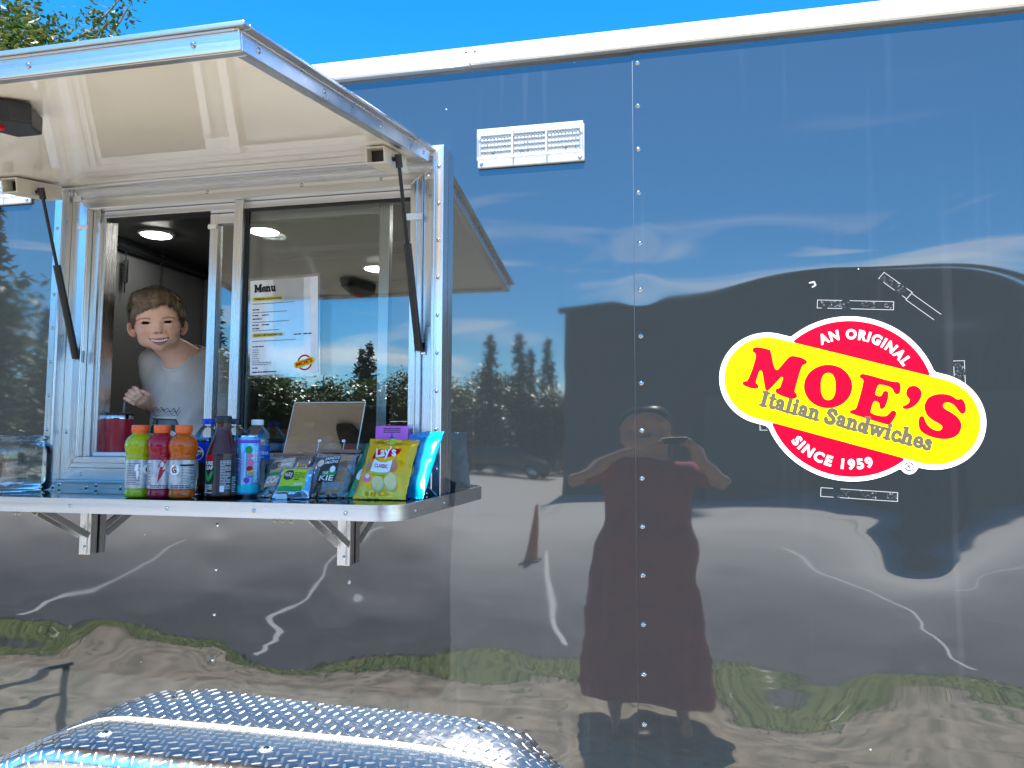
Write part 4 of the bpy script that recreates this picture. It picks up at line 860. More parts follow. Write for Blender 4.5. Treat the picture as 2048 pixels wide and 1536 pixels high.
put('lettering', shift(text2d('AQUAFINA', 0.0125, 0.008, 1.08, width=0.064), 0.001, 0.099), cyl(c, lambda b: rf(b), th, 0.0009), P_WHITE, lb)
put('fine_print', lines(0.004, 0.018, 0.0915, 0.0945, 1, 0.0012, 3), cyl(c, lambda b: rf(b), th, 0.0009), P_WHITE, lb)
# iced tea bottle
TPROF = smooth_prof([(0.029, 0.0), (0.0345, 0.003), (0.0362, 0.010), (0.0362, 0.05), (0.0362, 0.098), (0.0352, 0.104), (0.0300, 0.122), (0.0215, 0.147), (0.0180, 0.160), (0.0168, 0.172), (0.0168, 0.180)])
tx, ty = -1.064, -0.236; t = thing('iced_tea_bottle', (tx, ty, CZ + 0.0006), 'brown iced tea bottle with a black label and a green leaf', 'bottle'); c = (tx, ty, CZ + 0.0006)
TEA = pm('tea', (0.16, 0.040, 0.018), 0.06, ior=1.4, trans=0.5, var=0.15, vscale=20, coat=0.2)
mb = MB(); mb.lathe(TPROF, c, 44); mb.obj('bottle', TEA, t, smooth=True)
mb = MB(); capmesh(mb, c, 0.0195, 0.0165, 0.1765); mb.obj('cap', BLACKP, t, smooth=True)
mb = MB(); mb.lathe([(0.0366, h) for h in (0.008, 0.03, 0.06, 0.099)], c, 48, cap0=False, cap1=False); lb = mb.obj('label', pm('label_dark', (0.030, 0.032, 0.040), 0.22), t, smooth=True)
th = facing(tx, ty); m1, m2 = cyl(c, 0.0366, th, 0.0004), cyl(c, 0.0366, th, 0.0008)
put('fine_print', lines(-0.004, 0.020, 0.020, 0.088, 19, 0.0019, 21), m1, pm('print_pale', (0.5, 0.5, 0.52), 0.4), lb)
put('fine_print', lines(0.024, 0.036, 0.012, 0.05, 9, 0.002, 22), m1, MATS['print_pale'], lb)
put('bar_code', ink(f_rect(-0.004, 0.006, 0.014, 0.028), -.005, .008, .012, .03, .002), m2, P_WHITE, lb)
put('front_panel', ink(f_rect(-0.050, -0.0195, 0.034, 0.098), -.052, -.018, .032, .1, .003), m1, P_BLACK, lb)
put('red_strip', ink(f_rect(-0.050, -0.0195, 0.089, 0.0985), -.052, -.018, .085, .1, .002), m2, P_RED, lb)
put('lettering', shift(text2d('PURE', 0.0125, 0.015, width=0.026), -0.0335, 0.077), m2, P_WHITE, lb)
put('lettering', shift(text2d('LEAF', 0.0125, 0.015, width=0.026), -0.0335, 0.066), m2, P_WHITE, lb)
leafa = catmull([(0, 0), (-0.010, 0.012), (-0.013, 0.026), (-0.005, 0.021), (0.0, 0.010)], 3); leafb = [(-a, b) for a, b in leafa]
put('leaf_print', shift(join(tess(leafa), tess(leafb)), -0.0335, 0.037), m2, P_GREEN, lb)
put('fine_print', lines(-0.048, -0.022, 0.010, 0.032, 5, 0.0018, 30), m1, P_WHITE, lb)
# energy drink can
kx, ky = -1.020, -0.198; t = thing('drink_can', (kx, ky, CZ + 0.0006), 'slim pastel blue and purple drink can with fruit print', 'can'); c = (kx, ky, CZ + 0.0006)
CANB = pm('can_blue', (0.14, 0.45, 0.74), 0.22, 0.45, var=0.25, vscale=60, stretch=(1, 1, 0.08))
mb = MB(); mb.lathe([(0.0235, 0.0), (0.0245, 0.002), (0.0275, 0.006)], c, 44, cap1=False); mb.obj('can_base', SILVER, t, smooth=True)
mb = MB(); mb.lathe([(0.0275, 0.006), (0.0285, 0.010), (0.0285, 0.136), (0.0270, 0.141)], c, 48, cap0=False, cap1=False); cb = mb.obj('can_body', CANB, t, smooth=True)
mb = MB(); mb.lathe([(0.0272, 0.141), (0.0258, 0.1455), (0.0262, 0.147), (0.0252, 0.1472), (0.0245, 0.144), (0.001, 0.144)], c, 44, cap0=False); mb.obj('can_lid', SILVER, t, smooth=True)
th = facing(kx, ky); m1, m2 = cyl(c, 0.0285, th, 0.0003), cyl(c, 0.0285, th, 0.0007)
PPUR = print_mat('print_purple', (0.20, 0.08, 0.50)); PTEAL = print_mat('print_teal', (0.02, 0.62, 0.62)); PLAV = print_mat('print_lavender', (0.52, 0.40, 0.78)); PCYAN = print_mat('print_cyan', (0.22, 0.72, 0.86))
put('purple_band', ink(f_rect(-0.0447, 0.0447, 0.128, 0.136), -.045, .045, .127, .137, .003), m1, PPUR, cb)
put('teal_band', ink(f_rect(-0.0447, 0.0447, 0.0105, 0.027), -.045, .045, .01, .028, .003), m1, PTEAL, cb)
for i, (a, w) in enumerate(((-0.036, .003), (-0.027, .004), (-0.012, .003), (-0.006, .004), (0.004, .002), (0.022, .005), (0.030, .003), (0.038, .004))):
    put('stripe', ink(f_rect(a - w / 2, a + w / 2, 0.030 + 0.004 * (i % 3), 0.124 - 0.006 * (i % 4), 0.001), a - .004, a + .004, .028, .126, .002), m1, (PLAV, PCYAN)[i % 2], cb)
put('lettering', shift(text2d('Alani', 0.026, 0.004, shear=0.3), -0.018, 0.064, R_(78)), m2, P_WHITE, cb)
put('lettering', shift(text2d('Alani', 0.025, -0.004, shear=0.3), -0.0172, 0.064, R_(78)), cyl(c, 0.0285, th, 0.0010), PPUR, cb)
for a, b, r1, r2, mt in ((0.003, 0.112, 0.008, 0.010, P_GREEN), (0.006, 0.098, 0.007, 0.006, P_PINK), (0.007, 0.082, 0.008, 0.010, P_PINK), (0.005, 0.068, 0.008, 0.006, P_RED), (0.008, 0.056, 0.009, 0.007, P_YEL), (0.007, 0.053, 0.007, 0.007, P_BLUE), (-0.001, 0.040, 0.007, 0.007, PPUR)):
    put('fruit_print', ink(f_ell(a, b, r1, r2, a * 40), a - .012, a + .012, b - .012, b + .012, .0016), m2, mt, cb)
put('fine_print', lines(0.014, 0.026, 0.034, 0.122, 26, 0.0018, 44), m2, P_WHITE, cb)

# ---------- bags
class Bag:
    def __init__(s, bl, br, tl, tr, depth, seed=0, crim=0.07, waist=0.05):
        s.bl, s.br, s.tl, s.tr = [Vector(p) for p in (bl, br, tl, tr)]; s.depth, s.seed, s.crim, s.waist = depth, seed, crim, waist
        s.n = (s.br - s.bl).cross(s.tl - s.bl).normalized()
    def at(s, u, v, side=1, off=0.0):
        ue = 0.5 + (u - 0.5) * (1 - s.waist * math.sin(math.pi * v) ** 0.7)
        p = s.bl.lerp(s.br, ue).lerp(s.tl.lerp(s.tr, ue), v)
        c = min(1.0, max(0.0, min(v, 1 - v) - s.crim * 0.4) / 0.28); prof = (1 - (1 - c) ** 2.2)
        eu = max(0.0, 1 - abs(2 * u - 1) ** 2.6)
        g = s.depth * prof * eu ** 0.75
        wr = 0.0028 * float(vnoise(u * 5 + s.seed, v * 7 + s.seed * 2, side * 3.3)) * eu * (0.5 + prof)
        fold = 0.0022 * math.sin(u * 26 + 3 * float(vnoise(u * 4, v * 3, s.seed))) * max(0, 1 - min(v, 1 - v) * 7) * eu
        edge = 0.0012 * float(vnoise(v * 16, s.seed, 9))
        return p + s.n * (side * (g + wr + fold) + 0.0006 * side + off) + (s.br - s.bl).normalized() * (edge * (1 if u > .95 else -1 if u < .05 else 0))
    def build(s, name, mat, t, back=None):
        us, vs = np.linspace(0, 1, 41), np.linspace(0, 1, 49)
        v, f = grid_mesh(lambda u, w: s.at(u, w, 1), us, vs); v2, f2 = grid_mesh(lambda u, w: s.at(u, w, -1), us, vs); n = len(v)
        v += v2; f += [tuple(n + i for i in reversed(q)) for q in f2]
        nu, nv = 41, 49
        for i in range(nu - 1):
            f.append((i, n + i, n + i + 1, i + 1)); a = (nv - 1) * nu + i; f.append((a + 1, n + a + 1, n + a, a))
        for j in range(nv - 1):
            a, b = j * nu, (j + 1) * nu; f.append((b, n + b, n + a, a)); a, b = a + nu - 1, b + nu - 1; f.append((a, n + a, n + b, b))
        s.o = mobj(name, v, f, mat, t, smooth=True); return s.o
    def m(s, lvl): return lambda u, v: s.at(u, v, 1, 0.0004 + 0.00035 * lvl)
def foil(name, col, rough=0.2): return pm(name, col, rough, 0.25, var=0.06, vscale=30, coat=0.6)
FOY, FOG, FOB = foil('bag_yellow', (0.92, 0.52, 0.0)), foil('bag_green', (0.005, 0.26, 0.10)), foil('bag_blue', (0.0, 0.30, 0.68))
bl, br, tl, tr = (-0.7335, -0.222, CZ + 0.002), (-0.6035, -0.224, CZ + 0.002), (-0.7395, -0.110, 1.5035), (-0.609, -0.116, 1.4985)
def zuv(x, y):
    u = 0.5; v = 0.5
    for _ in range(12): v = (1440 + 20 * u - y) / (1110 - 30 * u); u = (x - 150 - 330 * v) / (965 - 30 * v)
    return u, v
def zp(*pts): return [zuv(a, b) for a, b in pts]
def bink(field_pts, res=0.022):
    P = zp(*field_pts); xs, ys = [p[0] for p in P], [p[1] for p in P]
    return ink(f_poly(P), min(xs) - .01, max(xs) + .01, min(ys) - .01, max(ys) + .01, res)
def bell(x, y, rx, ry, ang=0.0, res=0.022):
    return bink([(x + rx * math.cos(t) * math.cos(ang) - ry * math.sin(t) * math.sin(ang), y + rx * math.cos(t) * math.sin(ang) + ry * math.sin(t) * math.cos(ang)) for t in np.linspace(0, 2 * math.pi, 22)[:-1]], res)
def btext(s, x, y, w, h, bold=0.0, shear=0.0, tilt=0.0):
    """text sized in the photo-measured grid of the bag face, then laid on the bag"""
    v, f = text2d(s, h * 1.4, bold, 1.0, shear, width=w); c_, s_ = math.cos(tilt), math.sin(tilt)
    return [zuv(x + a * c_ + b * s_, y - b * c_ + a * s_) for a, b in v], f
t = thing('chip_bag', (-0.668, -0.2, CZ), 'yellow classic potato chip bag leaning in front of the pink card', 'chip bag', 'chip bags at the end of the counter')
B1 = Bag(bl, br, tl, tr, 0.019, 2.3); B1.build('bag', FOY, t)
CHIP = print_mat('print_chip', (0.80, 0.66, 0.30)); CHIP2 = print_mat('print_chip_edge', (0.62, 0.46, 0.16)); POT = print_mat('print_potato', (0.50, 0.24, 0.14)); SUNY = print_mat('print_sun', (0.92, 0.50, 0.02)); GOLD = print_mat('print_gold', (0.70, 0.42, 0.0))
put('potato_print', bell(470, 930, 60, 110, 0.3), B1.m(1), POT, t); put('potato_print', bell(950, 950, 75, 130, 0.4), B1.m(1), POT, t); put('potato_print', bell(440, 1140, 80, 80), B1.m(1), P_PINK, t); put('potato_print', bell(450, 1115, 45, 45), B1.m(2), print_mat('print_cream', (0.8, 0.7, 0.55)), t)
put('chip_print', bell(650, 1245, 132, 128), B1.m(2), CHIP2, t); put('chip_print', bell(646, 1236, 118, 112), B1.m(3), CHIP, t)
put('chip_print', bell(895, 1210, 122, 150, 0.2), B1.m(2), CHIP2, t); put('chip_print', bell(890, 1205, 108, 134, 0.2), B1.m(3), CHIP, t)
put('sun_print', bell(815, 720, 205, 172), B1.m(1), GOLD, t); put('sun_print', bell(815, 722, 192, 160), B1.m(2), SUNY, t)
put('name_panel', bink([(600, 805), (640, 850), (720, 885), (820, 892), (900, 860), (945, 835), (880, 1060), (700, 1062), (505, 1030)]), B1.m(3), P_WHITE, t)
put('flavour_strip', bink([(505, 1036), (700, 1066), (870, 1060), (850, 1105), (690, 1108), (512, 1080)], 0.012), B1.m(4), P_LIME, t)
put('lettering', btext('CLASSIC', 725, 985, 260, 62, 0.02, 0.0, 0.09), B1.m(5), print_mat('print_maroon', (0.35, 0.02, 0.05)), t)
put('banner', bink([(522, 802), (560, 735), (620, 665), (700, 640), (800, 655), (900, 650), (1000, 622), (1108, 598), (1070, 680), (1000, 745), (900, 790), (800, 800), (680, 790), (600, 797)], 0.012), B1.m(5), P_RED, t)
put('lettering', btext("Lay's", 815, 775, 400, 175, 0.03, 0.12, -0.05), B1.m(7), P_WHITE, t)
put('clear_seal', bink([(860, 345), (985, 350), (965, 530), (850, 520)], 0.02), B1.m(1), P_LIME, t)
put('fine_print', (lambda vf: ([zuv(a, b) for a, b in vf[0]], vf[1]))(lines(1000, 1100, 480, 520, 2, 9, 3)), B1.m(2), P_BLACK, t)
put('fine_print', (lambda vf: ([zuv(a, b) for a, b in vf[0]], vf[1]))(lines(620, 800, 420, 500, 3, 8, 4)), B1.m(2), P_BLACK, t)
put('fine_print', (lambda vf: ([zuv(a, b) for a, b in vf[0]], vf[1]))(lines(1060, 1160, 820, 920, 4, 9, 5)), B1.m(2), GOLD, t)
t = thing('chip_bag', (-0.72, -0.16, CZ), 'green chip bag tucked behind the yellow chip bag', 'chip bag', 'chip bags at the end of the counter')
B2 = Bag((-0.770, -0.186, CZ + 0.002), (-0.648, -0.168, CZ + 0.002), (-0.760, -0.090, 1.492), (-0.640, -0.078, 1.496), 0.015, 5.1); B2.build('bag', FOG, t)
def uvell(u, v, a, b, res=0.02): return ink(f_ell(u, v, a, b), u - a - .02, u + a + .02, v - b - .02, v + b + .02, res)
put('potato_print', uvell(0.30, 0.54, 0.12, 0.10), B2.m(1), POT, t); put('bowl_print', uvell(0.25, 0.36, 0.17, 0.12), B2.m(2), P_WHITE, t); put('dip_print', uvell(0.26, 0.38, 0.12, 0.075), B2.m(3), print_mat('print_cream', (0.8, 0.7, 0.55)), t)
t = thing('chip_bag', (-0.60, -0.13, CZ), 'bright blue chip bag leaning against the window frame', 'chip bag', 'chip bags at the end of the counter')
B3 = Bag((-0.655, -0.150, CZ + 0.002), (-0.568, -0.205, CZ + 0.002), (-0.655, -0.062, 1.517), (-0.553, -0.098, 1.522), 0.017, 8.7); B3.build('bag', FOB, t)
put('chip_print', uvell(0.34, 0.34, 0.26, 0.16), B3.m(1), CHIP2, t); put('chip_print', uvell(0.32, 0.35, 0.24, 0.14), B3.m(2), print_mat('print_chip_gold', (0.88, 0.60, 0.08)), t)
put('chip_print', uvell(0.30, 0.60, 0.18, 0.12), B3.m(1), MATS['print_chip_gold'], t); put('flower_print', uvell(0.38, 0.76, 0.12, 0.055), B3.m(2), P_PINK, t); put('flower_print', uvell(0.42, 0.80, 0.07, 0.045), B3.m(3), P_WHITE, t)
put('corner_print', uvell(0.92, 0.20, 0.035, 0.07), B3.m(1), P_WHITE, t); put('corner_print', uvell(0.93, 0.78, 0.03, 0.05), B3.m(1), P_WHITE, t)
# clear cookie bags and a snack pouch
CELLO = glassy('cellophane', (0.92, 0.92, 0.93), 0.05, 1.45, 0.08)
COOK = pm('cookie', (0.42, 0.24, 0.12), 0.8, var=0.3, vscale=90, bump=0.6, bscale=160)
def cookie(t, c, n, r, th_):
    mb = MB(); rg = random.Random(int(abs(c[0]) * 999)); prof = [(r * k, h) for k, h in ((0.75, -th_), (0.95, -th_ * .5), (1, 0), (0.93, th_ * .5), (0.7, th_), (0.02, th_ * 1.15))]
    mb.lathe(prof, c, 24, axis=n); mb.v = [tuple(Vector(p) + Vector((rg.uniform(-1, 1), rg.uniform(-1, 1), rg.uniform(-1, 1))) * 0.0012) for p in mb.v]; mb.obj('cookie', COOK, t, smooth=True)
def print_on(Bg, t, items):
    for kind, args, lvl, mt in items:
        if kind == 'e': vf = uvell(*args)
        elif kind == 'r': vf = ink(f_rect(args[0], args[1], args[2], args[3], 0.02), args[0] - .02, args[1] + .02, args[2] - .02, args[3] + .02, 0.03)
        elif kind == 't':
            v, f = text2d(args[0], args[4], 0.015, width=args[3]); vf = ([(args[1] + a, args[2] + b) for a, b in v], f)
        elif kind == 'l': vf = lines(*args)
        put({'e': 'emblem', 'r': 'label_panel', 't': 'lettering', 'l': 'fine_print'}[kind], vf, Bg.m(lvl), mt, t)
PTAN = print_mat('print_tan', (0.55, 0.38, 0.24)); PBRN = print_mat('print_brown', (0.16, 0.10, 0.07)); PCH = print_mat('print_charcoal', (0.06, 0.055, 0.055)); PCRM = print_mat('print_cream', (0.8, 0.7, 0.55))
t = thing('cookie_bag', (-0.93, -0.18, CZ), 'clear bag of a pale caramel cookie beside the drink can', 'cookie bag', 'cookie bags by the acrylic stand')
BK = Bag((-0.976, -0.222, CZ + 0.002), (-0.868, -0.212, CZ + 0.002), (-0.977, -0.150, 1.462), (-0.864, -0.140, 1.472), 0.013, 1.9, waist=0.02); BK.build('bag', CELLO, t)
cookie(t, BK.at(0.5, 0.36, 1, -0.012), BK.n, 0.042, 0.007); mb = MB(); mb.box(-0.977, -0.864, -0.153, -0.147, 1.460, 1.468); mb.obj('seal_strip', pm('seal_brown', (0.24, 0.12, 0.08), 0.4), t)
print_on(BK, t, [('r', (0.10, 0.62, 0.50, 0.82), 1, PTAN), ('r', (0.08, 0.50, 0.18, 0.46), 1, PTAN), ('e', (0.20, 0.66, 0.13, 0.10), 2, PBRN), ('t', ('CARAMEL', 0.43, 0.62, 0.34, 0.12), 3, P_WHITE), ('t', ('SALTED', 0.45, 0.73, 0.30, 0.12), 3, PCRM), ('r', (0.10, 0.42, 0.42, 0.49), 2, P_GREEN), ('t', ('COO', 0.28, 0.25, 0.34, 0.20), 3, P_WHITE)])
t = thing('cookie_bag', (-0.81, -0.17, CZ), 'clear cookie bag with a charcoal label beside the chip bags', 'cookie bag', 'cookie bags by the acrylic stand')
BL = Bag((-0.858, -0.205, CZ + 0.002), (-0.762, -0.190, CZ + 0.002), (-0.862, -0.135, 1.470), (-0.757, -0.122, 1.477), 0.013, 6.4, waist=0.02); BL.build('bag', CELLO, t)
cookie(t, BL.at(0.55, 0.36, 1, -0.012), BL.n, 0.042, 0.007); mb = MB(); mb.box(-0.862, -0.757, -0.136, -0.130, 1.469, 1.477); mb.obj('seal_strip', MATS['seal_brown'], t)
print_on(BL, t, [('r', (0.16, 0.62, 0.27, 0.82), 1, PCH), ('e', (0.14, 0.70, 0.12, 0.10), 2, PBRN), ('e', (0.14, 0.69, 0.09, 0.075), 3, PCRM), ('t', ("SANDI'S", 0.42, 0.73, 0.36, 0.10), 3, P_WHITE), ('t', ('AMAZING', 0.42, 0.65, 0.34, 0.08), 3, P_WHITE), ('r', (0.26, 0.60, 0.41, 0.50), 2, P_GREEN), ('t', ('THE', 0.34, 0.425, 0.14, 0.08), 3, P_WHITE), ('e', (0.50, 0.52, 0.07, 0.06), 4, P_WHITE), ('t', ('KIE', 0.40, 0.29, 0.34, 0.16), 3, P_WHITE)])
t = thing('snack_pouch', (-0.88, -0.22, CZ), 'small silver snack pouch with a lime green label in front of the cookies', 'snack pouch')
BP = Bag((-0.919, -0.258, CZ + 0.002), (-0.832, -0.244, CZ + 0.002), (-0.912, -0.226, 1.4355), (-0.836, -0.214, 1.436), 0.010, 3.3, waist=0.02); BP.build('pouch', pm('pouch_silver', (0.42, 0.47, 0.56), 0.16, 0.85, var=0.15, vscale=70), t)
print_on(BP, t, [('r', (0.12, 0.86, 0.26, 0.92), 1, P_LIME), ('r', (0.12, 0.80, 0.18, 0.34), 2, P_GREEN), ('e', (0.34, 0.70, 0.16, 0.17), 3, PCH), ('t', ('nuty', 0.34, 0.66, 0.24, 0.20), 4, P_WHITE), ('l', (0.52, 0.82, 0.52, 0.80, 4, 0.035, 3), 3, print_mat('print_olive', (0.12, 0.2, 0.02))), ('t', ('RAW', 0.68, 0.36, 0.26, 0.14), 4, P_WHITE)])
mb = MB(); mb.box(-0.905, -0.876, -0.266, -0.2655, CZ + 0.001, CZ + 0.013); mb.obj('price_tag', P_WHITE, t)

# acrylic stand
ACR = glassy('acrylic', (0.80, 0.80, 0.79), 0.07, 1.49); t = thing('acrylic_stand', (-0.86, -0.15, CZ), 'clear slanted acrylic sign stand behind the cookie bags', 'stand')
def acr(x, s, w): return (x, -0.170 + 0.088 * s + 0.93 * w, CZ + 0.004 + 0.228 * s - 0.36 * w)
mb = MB(); mb.box(-0.962, -0.768, 0.0, 1.0, 0.0, 0.0028, acr); mb.obj('slanted_panel', ACR, t)
EDG = pm('acrylic_edge', (0.72, 0.76, 0.76), 0.15); mb = MB()
for a in ((-0.9634, -0.9622, 0.0, 1.004), (-0.7678, -0.7666, 0.0, 1.004)): mb.box(a[0], a[1], a[2], a[3], -0.0002, 0.003, acr)
mb.box(-0.962, -0.768, 1.001, 1.007, -0.0002, 0.003, acr); mb.obj('polished_edge', EDG, t)
mb = MB(); mb.box(-0.962, -0.768, -0.168, -0.045, CZ + 0.0006, CZ + 0.0032); mb.obj('base_plate', ACR, t)
mb = MB()
for a, b, c_, d in ((-0.872, -0.871, 0.40, 0.56), (-0.804, -0.803, 0.40, 0.56), (-0.871, -0.804, 0.40, 0.406)): mb.box(a, b, c_, d, -0.0014, -0.0002, acr)
mb.box(-0.874, -0.866, 0.56, 0.585, -0.002, -0.0002, acr); mb.box(-0.810, -0.802, 0.56, 0.585, -0.002, -0.0002, acr); mb.obj('card_pocket', EDG, t)
# pink card
t = thing('pink_card', (-0.70, -0.07, CZ), 'pink printed card standing behind the yellow chip bag', 'card'); pk = lambda off: (lambda a, b: (-0.7025 + a, -0.068 + 0.06 * (b - 0.06) - off, CZ + 0.001 + b))
v, f = tess([(-0.0435, 0), (0.0435, 0), (0.0435, 0.172), (-0.0435, 0.172)]); mb = MB(); mb.extrude([(-0.0435, 0), (0.0435, 0), (0.0435, 0.172), (-0.0435, 0.172)], lambda a, b, tt: pk(tt)(a, b), -0.0006, 0.0006); mb.obj('card', pm('card_pink', (0.80, 0.17, 0.68), 0.5), t)
put('lettering', lines(-0.022, 0.024, 0.154, 0.168, 3, 0.0022, 2), pk(0.0010), P_BLACK, t)
put('emblem', shift(ink(f_or(f_seg([(0, .008), (0, -.004)], .003), f_ell(0, -.004, .006, .004)), -.008, .008, -.01, .01, .001), 0.001, 0.146), pk(0.0010), PPUR, t)
# red tumbler on the inner ledge
c = (-1.622, 0.084, 1.4475); t = thing('tumbler', c, 'red insulated tumbler with a dark lid and a thin straw', 'tumbler')
mb = MB(); mb.lathe([(0.0335, 0), (0.036, 0.002), (0.0385, 0.06), (0.0395, 0.112)], c, 40); mb.obj('cup', pm('tumbler_red', (0.42, 0.004, 0.02), 0.3, coat=0.3), t, smooth=True)
mb = MB(); mb.lathe([(0.0395, 0.1122), (0.0397, 0.122), (0.039, 0.123)], c, 40); mb.obj('steel_band', SILVER, t, smooth=True)
mb = MB(); mb.lathe([(0.0402, 0.1232), (0.0402, 0.128), (0.036, 0.131), (0.001, 0.131)], c, 40); mb.obj('lid', BLACKP, t, smooth=True)
mb = MB(); mb.tube([(c[0] + 0.010, c[1], c[2] + 0.10), (c[0] + 0.013, c[1] + 0.004, c[2] + 0.165)], 0.0026, 8); mb.obj('straw', pm('straw_clear', (0.30, 0.32, 0.33), 0.2), t, smooth=True)
mb = MB(); mb.tube([(c[0] + 0.036, c[1] - 0.012, c[2] + 0.035), (c[0] + 0.046, c[1] - 0.014, c[2] + 0.038), (c[0] + 0.046, c[1] - 0.014, c[2] + 0.055), (c[0] + 0.036, c[1] - 0.012, c[2] + 0.058)], 0.003, 8); mb.obj('clip', BLACKP, t, smooth=True)
# glass tip jar
c = (-1.742, -0.190, CZ + 0.0006); t = thing('glass_jar', c, 'wide clear glass jar with a crumpled slip of paper at the end of the counter', 'jar')
JG = glassy('jar_glass', (0.94, 0.96, 0.96), 0.04, 1.12)
n_, l_ = JG.node_tree.nodes, JG.node_tree.links
tcn = n_.new('ShaderNodeTexCoord'); nn_ = n_.new('ShaderNodeTexNoise'); nn_.inputs['Scale'].default_value = 34; bpn = n_.new('ShaderNodeBump'); bpn.inputs['Strength'].default_value = 0.35; bpn.inputs['Distance'].default_value = 0.004
l_.new(tcn.outputs['Object'], nn_.inputs['Vector']); l_.new(nn_.outputs['Fac'], bpn.inputs['Height'])
for q in n_:
    if q.bl_idname == 'ShaderNodeBsdfGlossy': l_.new(bpn.outputs[0], q.inputs['Normal'])
    if q.bl_idname == 'ShaderNodeFresnel': l_.new(bpn.outputs[0], q.inputs['Normal'])
mb = MB(); mb.lathe(smooth_prof([(0.092, 0.0), (0.106, 0.003), (0.112, 0.014), (0.113, 0.05), (0.113, 0.10), (0.110, 0.118), (0.100, 0.126), (0.097, 0.131), (0.101, 0.135), (0.102, 0.142), (0.099, 0.145), (0.095, 0.143)], 4), c, 56, cap1=False); mb.obj('jar', JG, t, smooth=True)
mb = MB(); mb.lathe(smooth_prof([(0.001, 0.009), (0.09, 0.010), (0.106, 0.018), (0.1075, 0.05), (0.1075, 0.10), (0.104, 0.116), (0.094, 0.126), (0.093, 0.140)], 3), c, 56, cap0=False, cap1=False); mb.obj('inner_wall', JG, t, smooth=True)
v, f = grid_mesh(lambda a, b: (c[0] + 0.012 + a * 0.10, c[1] - 0.02 + b * 0.06, c[2] + 0.014 + 0.010 * abs(float(vnoise(a * 4, b * 4, 3))) + 0.012 * abs(a) * float(vnoise(a * 3 + 4, b, 8))), np.linspace(-.5, .5, 15), np.linspace(-.5, .5, 9)); mobj('paper_slip', v, f, pm('paper', (0.72, 0.72, 0.70), 0.7), t)

# menu sheet taped to the pane
t = thing('menu_sheet', (-1.047, 0.0, 1.68), 'white laminated paper menu taped to the window glass', 'menu')
mc, ma = (-1.0475, 1.8095), R_(1.6)
def mn(off): return lambda a, b: (mc[0] + a * math.cos(ma) - b * math.sin(ma), 0.0048 - off + 0.0012 * math.sin(a * 16 + 1), mc[1] + a * math.sin(ma) + b * math.cos(ma))
mb = MB(); mb.extrude([(-0.108, -0.140), (0.108, -0.140), (0.108, 0.140), (-0.108, 0.140)], lambda a, b, tt: mn(tt)(a, b), -0.0003, 0.0); mb.obj('laminate', glassy('laminate', (0.9, 0.92, 0.93), 0.08, 1.45, 0.05), t)
mb = MB(); v, f = grid_mesh(lambda a, b: mn(0.0006)(a, b), np.linspace(-0.1015, 0.1015, 9), np.linspace(-0.1305, 0.1330, 9)); mobj('paper', v, f, pm('menu_paper', (0.80, 0.80, 0.82), 0.25, coat=0.3), t)
put('lettering', shift(slab_text('Menu', 0.064, 0.045, 0.11), -0.056, 0.1005), mn(0.0012), P_BLACK, t)
put('highlight', ink(f_rect(-0.095, 0.0, 0.074, 0.0865), -.1, .01, .07, .09, .004), mn(0.0010), pm('highlighter', (0.72, 0.60, 0.10), 0.5), t)
put('highlight', ink(f_rect(-0.095, 0.003, -0.0265, -0.0145), -.1, .01, -.03, -.01, .004), mn(0.0010), MATS['highlighter'], t)
put('lettering', shift(text2d('PREMIUM SANDWICHES', 0.0085, 0.03, width=0.082), -0.047, 0.0775), mn(0.0014), P_BLACK, t)
put('lettering', shift(text2d('SIGNATURE SANDWICHES', 0.0085, 0.03, width=0.086), -0.047, -0.0235), mn(0.0014), P_BLACK, t)
PG = print_mat('print_soft', (0.18, 0.18, 0.22))
put('fine_print', join(lines(-0.094, 0.034, 0.064, 0.070, 1, 0.0022, 1), lines(-0.094, 0.010, 0.040, 0.046, 1, 0.0022, 2), lines(-0.094, 0.016, 0.013, 0.019, 1, 0.0022, 3), lines(-0.094, -0.014, -0.010, -0.005, 1, 0.0022, 5), lines(-0.094, 0.036, -0.040, -0.034, 1, 0.0022, 6), lines(-0.094, -0.074, -0.094, -0.058, 6, 0.0020, 7), lines(-0.094, -0.038, -0.104, -0.094, 2, 0.002, 9)), mn(0.0012), PG, t)
put('fine_print', join(lines(-0.094, -0.074, 0.048, 0.054, 1, 0.0032, 11), lines(-0.094, -0.066, 0.022, 0.028, 1, 0.0032, 12), lines(-0.094, -0.072, -0.004, 0.001, 1, 0.0032, 13), lines(-0.094, -0.076, 0.032, 0.038, 1, 0.003, 14), lines(-0.066, -0.044, 0.032, 0.038, 1, 0.003, 15), lines(-0.094, -0.076, 0.005, 0.011, 1, 0.003, 16), lines(-0.066, -0.044, 0.005, 0.011, 1, 0.003, 17), lines(-0.094, -0.06, -0.055, -0.049, 1, 0.003, 18), lines(0.03, 0.052, -0.026, -0.020, 1, 0.003, 19), lines(0.058, 0.084, -0.026, -0.020, 1, 0.003, 20), lines(-0.094, -0.078, -0.114, -0.108, 1, 0.003, 21), lines(-0.094, -0.022, -0.126, -0.119, 1, 0.0034, 22)), mn(0.0012), P_BLACK, t)
put('logo_print', shift(ink(lambda x, y: np.abs(np.hypot(x, y) - 0.0195) - 0.0022, -.024, .024, -.024, .024, .002), 0.062, -0.102), mn(0.0012), P_RED, t)
put('logo_print', shift(ink(f_seg([(-.022, 0), (.022, 0)], .019), -.034, .034, -.012, .012, .003), 0.061, -0.102, R_(14)), mn(0.0015), P_YEL, t)
put('lettering', shift(text2d("MOE'S", 0.0145, 0.05, width=0.050), 0.062, -0.1065, R_(14)), mn(0.0019), P_RED, t)

